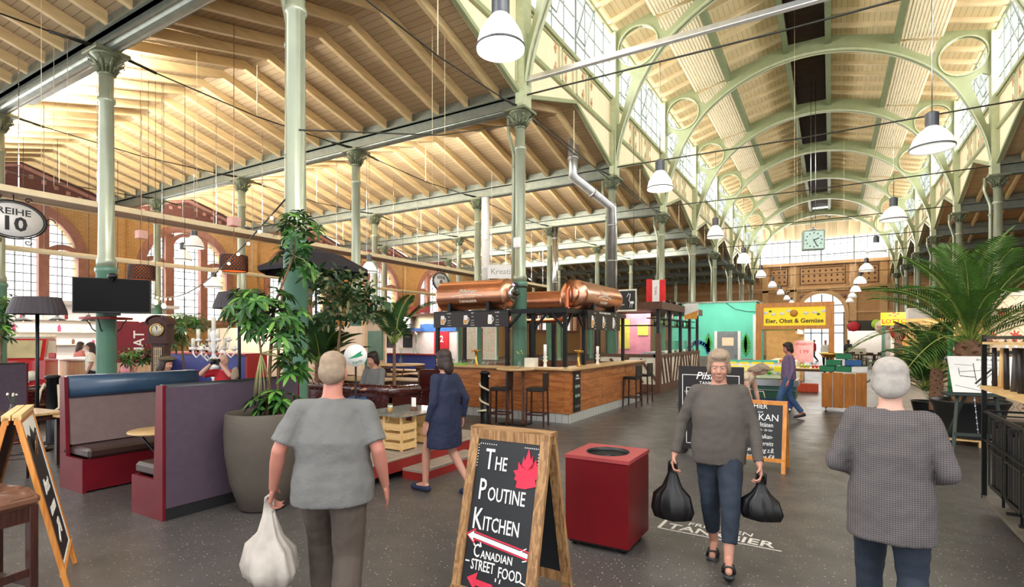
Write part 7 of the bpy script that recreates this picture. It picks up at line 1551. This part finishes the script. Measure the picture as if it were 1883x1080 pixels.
# ---- people
for nm, c_ in (('skin', '#b98672'), ('skin_pale', '#c79c88'), ('skin_red', '#b67866')): pm(nm, c_, .55, 0, .06, 6)
pm('tee_grey', '#6a6a68', .85, 0, .06, 5, .3, 60); pm('trouser_brown', '#4a4038', .85, 0, .1, 6, .3, 50); pm('jeans', '#1f2a38', .8, 0, .2, 6, .3, 120); pm('jeans_blue', '#39567e', .8, 0, .2, 6, .3, 120); pm('navy', '#18213c', .8, 0, .12); pm('beige_vest', '#c9b49a', .8, 0, .08); pm('red_shirt', '#b5202c', .8, 0, .1); pm('hair_white', '#9d9790', .8, 0, .12, 30); pm('hair_blond', '#8f7c68', .8, 0, .15, 30); pm('hair_dark', '#2b1c15', .6, 0, .2, 30); pm('striped_red', '#b06a62', .8, 0, .3, 20, sc=(6, 1, 1)); pm('pink_shirt', '#d98f96', .8)
def knit(name, a, b_):
    m, n, bb = _new(name); tc = n.nodes.new('ShaderNodeTexCoord'); sp = n.nodes.new('ShaderNodeSeparateXYZ'); n.links.new(tc.outputs['Object'], sp.inputs[0])
    s1 = mth(n, 'SINE', mth(n, 'MULTIPLY', sp.outputs[0], 520)); s2 = mth(n, 'SINE', mth(n, 'MULTIPLY', sp.outputs[2], 560)); f = ramp(n, mth(n, 'ADD', s1, s2), -1.2, 1.4); n.links.new(mixc(n, f, hexc(a), hexc(b_)), bb.inputs['Base Color']); bb.inputs['Roughness'].default_value = .9; bump(n, bb, f, .4, .004); M[name] = m
knit('knit_grey', '#484344', '#676262'); knit('knit_brown', '#46413d', '#635c55')
def seg(b, p, r0, q, r1, n=12, flat=False):
    b.tube([p, q], [r0, r1], n); b.ball(tuple(p), r0, n)
    if not flat: b.ball(tuple(q), r1, n)
def loft(b, secs, n=24):
    """closed body of rings: (centre, half width, half depth) with rings across the run of the centres; wide direction stays local x"""
    vs = []; N = len(secs)
    for i, (c, rx, ry) in enumerate(secs):
        c = Vector(c); d = (Vector(secs[min(i + 1, N - 1)][0]) - Vector(secs[max(i - 1, 0)][0])).normalized(); x = Vector((1, 0, 0)); x = (x - d * x.dot(d)).normalized(); y = d.cross(x)
        for j in range(n):
            a = 2 * PI * j / n; ca, sa = math.cos(a), math.sin(a); vs.append(c + x * rx * math.copysign(abs(ca) ** .85, ca) + y * ry * math.copysign(abs(sa) ** .85, sa))
    fs = [(i * n + j, i * n + (j + 1) % n, (i + 1) * n + (j + 1) % n, (i + 1) * n + j) for i in range(N - 1) for j in range(n)] + [tuple(range(n - 1, -1, -1)), tuple(range((N - 1) * n, N * n))]
    b.add(vs, fs)
def remesh(b, name, m_, parent, vox, it=3, wr=0, sc=1.0):
    me = bpy.data.meshes.new(name); me.from_pydata([tuple(Vector(v) * sc) for v in b.v], [], b.f); o = bpy.data.objects.new(name, me); COL.objects.link(o)
    md = o.modifiers.new('r', 'REMESH'); md.mode = 'VOXEL'; md.voxel_size = vox
    s_ = o.modifiers.new('s', 'SMOOTH'); s_.factor = .5; s_.iterations = it
    o.parent = parent; KIDS.setdefault(parent.name, []).append(o); RM.append((o, m_, wr)); return o
RM = []
def finish_remesh():
    from mathutils import noise as NZ
    bpy.context.view_layer.update(); dg = bpy.context.evaluated_depsgraph_get()
    new = [bpy.data.meshes.new_from_object(o.evaluated_get(dg)) for o, m_, wr in RM]
    for (o, m_, wr), n2 in zip(RM, new):
        if wr:
            for v in n2.vertices: v.co += v.normal * wr * (NZ.noise(Vector((v.co.x * 7, v.co.y * 7, v.co.z * 4))) + .5 * NZ.noise(v.co * 19))
        n2.materials.clear(); n2.materials.append(m_); n2.polygons.foreach_set('use_smooth', [True] * len(n2.polygons)); nm = o.name; o.modifiers.clear(); o.data = n2
J0 = dict(pel=(0, 0, .93), wai=(0, 0, 1.06), che=(0, .0, 1.27), nek=(0, -.01, 1.435), hed=(0, .02, 1.572),
          shL=(-.165, -.01, 1.365), elL=(-.22, -.03, 1.10), wrL=(-.23, .06, .86), shR=(.165, -.01, 1.365), elR=(.22, -.03, 1.10), wrR=(.23, .06, .86),
          hiL=(-.09, 0, .9), knL=(-.1, .03, .49), anL=(-.1, -.02, .09), toL=(-.11, .14, .03), hiR=(.09, 0, .9), knR=(.1, .03, .49), anR=(.1, -.02, .09), toR=(.11, .14, .03))
def person(label, loc, rz, H=1.7, pose={}, skin='skin', top='tee_grey', bot='trouser_brown', hair='hair_white', hairlen=0, sleeve='short', hem=.84, wide=1.0, cuff=.1, shoe='black', grip='R', vox=.0085, shoes=True, group=None, bald=False, skirt=False, flare=1.0):
    t = thing('person', label, 'person', loc, rz, group); s_ = H / 1.7; J = {k: Vector(v) for k, v in {**J0, **pose}.items()}; hi = vox < .012
    up = (J['hed'] - J['nek']).normalized(); X = Vector((1, 0, 0)); fwd = pose.get('face') or up.cross(X)
    fwd = Vector(fwd).normalized(); X = fwd.cross(up).normalized(); h = J['hed']; hp = lambda x, y, z: tuple(h + X * x + fwd * y + up * z)
    b = MB()
    tors = [(J['pel'] - (J['wai'] - J['pel']) * .5, .14, .095), (J['pel'], .165 * wide, .115 * wide), (J['wai'], .145 * wide, .105 * wide), (J['che'].lerp(J['wai'], .4), .155 * wide, .11 * wide), (J['che'], .165, .11), (J['shL'].lerp(J['shR'], .5) - Vector((0, 0, .02)), .12, .075), (J['nek'], .06, .058)]
    loft(b, tors); seg(b, J['nek'] - up * .04, .062, h - up * .07, .054)
    # skull, jaw, nose, brow, lips, chin, ears
    def eb(c, r, n=14): b.ball(tuple(c), r, n)
    b2 = MB(); b2.ball((0, 0, 0), 1, 18); vs = []
    def ell(cx, cy, cz, rx, ry, rz_):
        b.add([Vector(hp(cx + v[0] * rx, cy + v[1] * ry, cz + v[2] * rz_)) for v in b2.v], b2.f)
    ell(0, -.012, .035, .073, .092, .085); ell(0, .02, -.03, .062, .07, .085); ell(0, .05, -.085, .034, .034, .03); ell(0, .07, .028, .05, .02, .014)
    for sx in (-1, 1): ell(sx * .03, .068, -.03, .024, .018, .02); ell(sx * .073, -.01, -.01, .012, .022, .034)
    b.tube([hp(0, .078, .02), hp(0, .1, -.022)], [.009, .015], 8); ell(0, .1, -.025, .017, .014, .012); ell(0, .083, -.056, .024, .012, .005); ell(0, .08, -.066, .02, .012, .006)
    for sd in 'LR':
        sh, el, wr = J['sh' + sd], J['el' + sd], J['wr' + sd]; sg = 1 if sd == 'R' else -1
        seg(b, sh - Vector((sg * .012, 0, .02)), .045, sh.lerp(el, .4), .048); seg(b, sh.lerp(el, .4), .05, el, .041); seg(b, el, .041, el.lerp(wr, .35), .042); seg(b, el.lerp(wr, .35), .042, wr, .026)
        d = (wr - el).normalized(); pn = Vector((-sg, 0, 0)); pn = (pn - d * pn.dot(d)); pn = pn.normalized() if pn.length > .1 else Vector((0, -1, 0)); sdv = d.cross(pn).normalized()
        if sdv.y < 0: sdv = -sdv           # thumb side points forward
        g = sd in grip
        if hi:
            for k in range(4):
                base = wr + d * (.088 - .004 * abs(k - 1.3)) + sdv * (.033 - .022 * k); b.tube([wr + d * .015 + sdv * (.02 - .013 * k), base], [.016, .0125], 8)
                a0 = (.9 if g else .22); L_ = (.042, .047, .043, .034)[k]; dd = d; p = base
                for q in range(3): a = a0 * (q + .5) * (1.0 if g else .9); dd = (d * math.cos(a) + pn * math.sin(a)); p2 = p + dd * L_ * (1, .7, .55)[q]; seg(b, p, (.0095, .0088, .008)[q], p2, (.0088, .008, .0065)[q], 8); p = p2
            p = wr + d * .03 + sdv * .026; p1 = p + (sdv * .75 + d * .6 + pn * .3) * .036; p2 = p1 + (d * .85 + sdv * .2 + pn * (.8 if g else .3)).normalized() * .03; seg(b, p, .015, p1, .0115, 8); seg(b, p1, .0115, p2, .0085, 8)
        else: seg(b, wr, .025, wr + d * .09, .03, 8); seg(b, wr + d * .09, .028, wr + d * .15 + pn * .02, .015, 8)
        hi_, kn, an, to = J['hi' + sd], J['kn' + sd], J['an' + sd], J['to' + sd]
        seg(b, hi_, .085, kn, .055); seg(b, kn, .055, kn.lerp(an, .3), .052); seg(b, kn.lerp(an, .3), .052, an, .034); hl = an + (an - to).normalized() * .03 - Vector((0, 0, .03)); seg(b, hl, .03, to, .026); seg(b, an, .034, to, .026)
    remesh(b, 'body', M[skin], t, vox, 3, 0, s_)
    if hi:
        for sx in (-1, 1): e = MB(); e.ball(tuple(Vector(hp(sx * .029, .073, .008)) * s_), .011, 10); e.build('eye', pm('eye_white', '#bdb5ac', .4), t); e = MB(); e.ball(tuple(Vector(hp(sx * .029, .0795, .008)) * s_), .0058, 8); e.build('iris', M['hair_dark'], t)
    # hair
    b = MB(); ell_ = lambda cx, cy, cz, rx, ry, rz_: b.add([Vector(hp(cx + v[0] * rx, cy + v[1] * ry, cz + v[2] * rz_)) for v in b2.v], b2.f)
    if bald: ell_(0, -.045, .0, .078, .066, .05)
    else: ell_(0, -.024, .048, .082, .09, .083); ell_(0, -.05, .0, .08, .066, .08)
    if hairlen: ell_(0, -.022, .06, .092, .1, .085); ell_(0, .05, .092, .062, .04, .03); ell_(0, -.062, -.03 - hairlen * .8, .082, .05, .07 + hairlen * .7); [ell_(sx * .07, -.008, .0 - hairlen * .5, .024, .052, .055 + hairlen * .5) for sx in (-1, 1)]
    if hairlen > .15: b.tube([hp(0, -.08, -.05), hp(0, -.1, -.1 - hairlen)], [.08, .03], 10)
    remesh(b, 'hair', M[hair], t, max(vox, .01), 2, .008, s_)
    # top
    e = .018; b = MB(); hz = Vector((0, 0, hem)); hp0 = Vector((J['pel'].x, J['pel'].y, hem)) if J['pel'].z > hem else J['pel'] - (J['wai'] - J['pel']).normalized() * .06
    secs = [(hp0, (.182 * wide) * flare, (.135 * wide) * flare)] + ([(J['pel'], (.18 * wide + .012) * (flare * .5 + .5), .13 * wide + .015)] if (J['pel'] - hp0).length > .04 else []) + [(J['wai'], .16 * wide + e, .12 * wide + e), (J['che'].lerp(J['wai'], .4), .165 * wide + e, .12 * wide + e), (J['che'], .168 + e, .108 + e), (J['shL'].lerp(J['shR'], .5) - Vector((0, 0, .01)), .14 + e, .085 + e), (J['nek'].lerp(J['shL'].lerp(J['shR'], .5), .45), .1, .078), (J['nek'] - up * .008, .066, .066)]
    loft(b, secs)
    for sd in 'LR':
        sh, el, wr = J['sh' + sd], J['el' + sd], J['wr' + sd]
        if (J['nek'] - sh).length > .05: seg(b, J['nek'] - up * .065, .055, sh, .06)
        if sleeve == 'none': seg(b, sh, .07, sh.lerp(el, .12), .07, flat=True)
        elif sleeve == 'short': seg(b, sh, .066, sh.lerp(el, .4), .066, flat=True); seg(b, sh.lerp(el, .4), .066, sh.lerp(el, .84), .074, flat=True)
        else: seg(b, sh, .066, el, .055); seg(b, el, .054, wr - (wr - el).normalized() * .015, .043, flat=True)
    remesh(b, 'shirt' if sleeve != 'long' else 'sweater', M[top], t, max(vox, .01), 3, .010, s_)
    # trousers or skirt
    b = MB()
    if not skirt: loft(b, [(J['hiL'].lerp(J['hiR'], .5) - (J['wai'] - J['pel']) * .3, .16, .115), (J['pel'], .178 * max(1, wide * .97), .125 * max(1, wide * .95)), (J['wai'] - (J['wai'] - J['pel']) * .4, .16 * wide, .115 * wide)])
    for sd in 'LR':
        hi_, kn, an = J['hi' + sd], J['kn' + sd], J['an' + sd]; fl = 1.32 if bot == 'trouser_brown' else 1.12
        if skirt: continue
        seg(b, hi_, .104 * (fl * .5 + .5), kn, .068 * fl); cu = an.lerp(kn, max(0, (cuff - .09) / .4)); seg(b, kn, .068 * fl, cu, .052 * fl, flat=True)
    if not skirt: remesh(b, 'trousers', M[bot], t, max(vox, .01), 3, .010, s_)
    if shoes:
        for sd in 'LR':
            an, to = J['an' + sd], J['to' + sd]; b = MB(); d = (to - an); d.z = 0; d.normalize(); hl = an - d * .04; hl = Vector((hl.x, hl.y, min(an.z - .05, an.z - .05))); tz = Vector((to.x, to.y, to.z)) + d * .03
            if shoe == 'sandal':
                b.tube([hl, hl.lerp(tz, .5) - Vector((0, 0, .012)), tz - Vector((0, 0, .018))], [.04, .046, .042], 12); b.v = [(v[0], v[1], min(v[2], (hl.z + (to.z - hl.z) * .5) - .012)) for v in b.v]
                for f in (.55, .8): c = hl.lerp(tz, f); sdv = Vector((d.y, -d.x, 0)); b.tube([c - sdv * .045 - Vector((0, 0, .01)), c - sdv * .03 + Vector((0, 0, .035)), c + sdv * .03 + Vector((0, 0, .035)), c + sdv * .045 - Vector((0, 0, .01))], .009, 6)
                b.v = [tuple(Vector(v) * s_) for v in b.v]; b.build('sandal', M['black'], t)
            else: seg(b, hl, .043, tz - Vector((0, 0, .004)), .037); b.v = [(v[0], v[1], max(v[2], .004 if to.z < .06 else v[2])) for v in b.v]; remesh(b, 'shoe', M[shoe], t, .01, 2, 0, s_)
    return t
def bag(label, p, w_, h_, m_, r0=.02, group=None):
    t = thing('carrier_bag', label, 'bag', p); b = MB(); n = 40; rings = [(0, .16), (-.08, .22), (-.2 * h_ / .5, .45), (-.55 * h_, .85), (-.8 * h_, 1), (-.95 * h_, .85), (-h_, .45)]; vs = []; b.smooth = True
    for z, f in rings:
        for j in range(n): a = 2 * PI * j / n; k = 1 + .13 * math.sin(a * 5 + z * 9) * (1 - f * .5) + .06 * math.sin(a * 11 + z * 4); vs.append((w_ / 2 * f * k * math.cos(a), w_ / 3.4 * f * k * math.sin(a), z))
    b.add(vs, [(i * n + (j + 1) % n, i * n + j, (i + 1) * n + j, (i + 1) * n + (j + 1) % n) for i in range(len(rings) - 1) for j in range(n)] + [tuple(range((len(rings) - 1) * n, len(rings) * n)), tuple(range(n - 1, -1, -1))]); b.build('bag_body', m_, t, True); b = MB()
    for s2 in (-1, 1): b.tube([(s2 * w_ * .08, 0, -.06), (s2 * .03, 0, .015), (0, 0, .035)], [.014, .01, .008], 6)
    b.build('bag_handle', m_, t); return t
walk = dict(hiL=(-.09, .02, .9), knL=(-.1, .2, .52), anL=(-.1, .22, .1), toL=(-.11, .38, .05), hiR=(.09, -.02, .9), knR=(.1, -.03, .49), anR=(.1, -.3, .14), toR=(.11, -.2, .03))
pm('bag_white', '#b5ada3', .5, 0, .3, 5); pm('bag_black', '#101012', .35, 0, .1)
# grey shirted man seen from behind
d = 3.25; P0 = ad(612, 622, d); th = R(38)
man = person('grey haired man in a grey T-shirt and brown trousers walking away with a plastic bag', (P0.x, P0.y, 0), th, 1.72, {**walk, 'elL': (-.29, -.06, 1.13), 'wrL': (-.35, .04, .885), 'elR': (.27, -.06, 1.12), 'wrR': (.3, .05, .88), 'shL': (-.185, -.01, 1.355), 'shR': (.185, -.01, 1.355), 'che': (0, -.01, 1.27)}, 'skin_red', 'tee_grey', 'trouser_brown', 'hair_blond', 0, 'short', .81, 1.22, grip='L', vox=.007, flare=1.08)
def hand_pos(P, th, H, w): c, s_ = math.cos(th), math.sin(th); k = H / 1.7; return (P.x + (w[0] * c - w[1] * s_) * k, P.y + (w[0] * s_ + w[1] * c) * k, w[2] * k)
hb = hand_pos(P0, th, 1.72, (-.385, .08, .8)); o = bag('white crumpled plastic bag carried by the grey shirted man', hb, .42, .5, M['bag_white'])
# woman in grey knit seen from behind
d = 3.0; P1 = ad(1637, 622, d)
person('short grey haired woman in a long grey knitted sweater seen from behind at the right', (P1.x, P1.y, 0), R(-4), 1.68, {**walk, 'elL': (-.26, -.04, 1.1), 'wrL': (-.14, .17, 1.02), 'elR': (.26, -.04, 1.1), 'wrR': (.14, .17, 1.02), 'knR': (.1, 0, .49)}, 'skin_pale', 'knit_grey', 'jeans', 'hair_white', .002, 'long', .7, 1.04, vox=.007, flare=1.12, grip='')
# walking woman facing us with two black bags
d = 4.35; P2 = ad(1322, 622, d); th = PI + .16
wk = dict(hiL=(-.08, .02, .9), knL=(-.085, .16, .53), anL=(-.07, .26, .12), toL=(-.07, .42, .09), hiR=(.08, -.02, .9), knR=(.07, -.02, .49), anR=(.04, -.16, .09), toR=(.05, -.0, .03))
person('woman in a grey knitted sweater and dark jeans walking towards us with black bags', (P2.x, P2.y, 0), th, 1.7, {**wk, 'elR': (.29, -.05, 1.1), 'wrR': (.34, .03, .84), 'elL': (-.25, .0, 1.1), 'wrL': (-.29, .12, .83)}, 'skin', 'knit_brown', 'jeans', 'hair_blond', .012, 'long', .8, 1.12, cuff=.2, shoe='sandal', grip='LR', vox=.007)
bag('black carrier bag in the hand on the left of the walking woman', hand_pos(P2, th, 1.7, (.355, .05, .765)), .34, .46, M['bag_black'])
bag('black carrier bag in the hand on the right of the walking woman', hand_pos(P2, th, 1.7, (-.3, .16, .755)), .3, .34, M['bag_black'])
# walker in navy beside the deck
P3 = Vector((-3.85, 4.98, 0)); person('person in a long navy coat and flat navy shoes walking left beside the deck', (P3.x, P3.y, 0), R(85), 1.66, {**walk, 'elR': (.24, -.12, 1.12), 'wrR': (.25, -.06, .88)}, 'skin', 'navy', 'navy', 'hair_dark', .05, 'long', .56, 1.1, shoe='navy', vox=.009, skirt=True, flare=1.15)
# bending woman
P4 = Vector((-1.5, 9.45, 0)); bend = dict(pel=(0, 0, .9), wai=(0, .1, 1.0), che=(0, .28, 1.12), nek=(0, .42, 1.22), hed=(0, .54, 1.28), shL=(-.17, .37, 1.16), shR=(.17, .37, 1.16), elL=(-.19, .42, .93), wrL=(-.17, .47, .74), elR=(.19, .42, .93), wrR=(.17, .47, .74), face=(0, .75, -.5))
person('bending woman in a beige vest with pale sleeves behind the Balkan sign', (P4.x, P4.y, 0), R(-100), 1.72, bend, 'skin_pale', 'beige_vest', 'black', 'hair_blond', .03, 'none', .86, 1.15, vox=.011)
# the others
pp = ad(1450, 622, 12.0); person('person in blue jeans and a violet top passing the green fronted counter', (pp.x, pp.y, 0), PI * .6, 1.7, walk, 'skin_red', pm('violet_top', '#6d5a78', .8) and 'violet_top', 'jeans_blue', 'hair_dark', .02, 'long', .88, 1, vox=.014)
seat = dict(pel=(0, 0, .56), wai=(0, -.02, .7), che=(0, -.03, .92), nek=(0, -.02, 1.09), hed=(0, .02, 1.235), shL=(-.17, -.03, 1.03), shR=(.17, -.03, 1.03), elL=(-.22, .05, .78), wrL=(-.16, .26, .76), elR=(.22, .05, .78), wrR=(.16, .26, .76), hiL=(-.09, .03, .55), knL=(-.1, .44, .55), anL=(-.1, .42, .12), toL=(-.1, .56, .05), hiR=(.09, .03, .55), knR=(.1, .44, .55), anR=(.1, .42, .12), toR=(.1, .56, .05))
pc = ad(303, 622, 8.6); capm = person('dark haired person in a flat cap and navy shirt sitting behind the blue booth headrest', (pc.x, pc.y, .12), R(-62), 1.75, seat, 'skin', 'navy', 'jeans', 'hair_dark', .08, 'long', .52, 1.05, vox=.012)
o = MB(); o.ball((0, .01, 0), (.105, .13, .05), 20); o.ball((0, .1, -.012), (.075, .07, .015), 14); o = o.build('flat_cap', pm('tweed', '#5a4f3c', .9, 0, .3, 60)); hz = hand_pos(pc, R(-62), 1.75, (0, .02, 1.235)); o.location = (hz[0], hz[1], hz[2] + .2); o.rotation_euler = (0, 0, R(-62)); tag(o, 'brown tweed flat cap on the seated person behind the blue booth', 'cap')
dup(c0, (pc.x, pc.y, .0), R(-62) + PI * 0, 'dark wooden chair under the person in the flat cap', sc=1.1)
pr2 = ad(412, 622, 9.9); shoot = {**seat, 'elL': (-.3, .22, 1.0), 'wrL': (-.09, .2, 1.2), 'elR': (.3, .2, 1.02), 'wrR': (.09, .2, 1.2)}
person('bald man in a red shirt holding a camera to his face on the sofa', (pr2.x, pr2.y, .1), PI + R(20), 1.75, shoot, 'skin_pale', 'red_shirt', 'jeans', 'hair_blond', 0, 'short', .52, 1.15, vox=.012, bald=True)
o = MB().box(-.085, -.04, -.05, .085, .03, .05, .01); o.cyl((0, .03, 0), (0, .1, 0), .035); o = o.build('camera', M['black']); hz = hand_pos(pr2, PI + R(20), 1.75, (0, .22, 1.24)); o.location = (hz[0], hz[1], hz[2] + .1); o.rotation_euler = (0, 0, PI + R(20)); tag(o, 'black camera held by the man in the red shirt', 'camera')
pk = ad(434, 622, 9.0); person('fair haired child sitting beside the man in the red shirt, seen from behind', (pk.x, pk.y, .3), R(20), 1.25, seat, 'skin_pale', 'tee_grey', 'jeans', 'hair_blond', .06, 'short', .52, 1, vox=.012); o = MB().box(-.2, -.2, 0, .2, .2, .68, .02).build('seat_cube', M['oxblood']); o.location = (pk.x, pk.y, 0); tag(o, 'dark leather cube the fair haired child sits on', 'seat')
pj = Vector((-6.75, 6.75, .2)); person('person in blue jeans lounging on the deck sofa behind the grey shirted man', tuple(pj), PI, 1.7, seat, 'skin', 'tee_grey', 'jeans_blue', 'hair_dark', .03, 'long', .52, 1, vox=.014)
bgp = [(147, 17.5, 'striped_red', 'jeans', 'hair_dark', .1, .1, 'person in a red striped shirt with back turned at the curved counter'), (168, 15.0, 'off_white', 'jeans', 'hair_dark', .35, 2.6, 'woman with long dark hair left of the television column'), (236, 14.5, 'pink_shirt', 'jeans', 'hair_dark', .05, 3.6, 'person in a pink shirt right of the television column'),
       (1560, 38, 'black', 'jeans', 'hair_dark', .05, 0.2, 'dark clothed person standing far down the nave'), (1518, 33, 'white', 'jeans', 'hair_blond', 0, 3.1, 'person in a white top in front of the far glass doors'), (1461, 25.5, 'pink_shirt', 'jeans', 'hair_blond', .05, 1.6, 'person in a pink top at the fruit stall'), (1472, 26.5, 'striped_red', 'trouser_brown', 'hair_white', 0, 3.0, 'person in dark red at the fruit stall beside the pink top'), (1600, 39, 'navy', 'jeans', 'hair_dark', 0, 1, 'person in navy at the far tables near the Lotto sign'), (1497, 40, 'red_shirt', 'jeans', 'hair_dark', 0, 2, 'person in a red shirt far behind the orange slab cart')]
for px, d, tp, bt, hr, hl, rz, lab in bgp: p = ad(px, 622, d); person(lab, (p.x, p.y, 0), rz, 1.68, {} if d < 20 else walk, 'skin', tp, bt, hr, hl, 'short' if d < 20 else 'long', .88, 1, vox=.02)
finish_remesh()
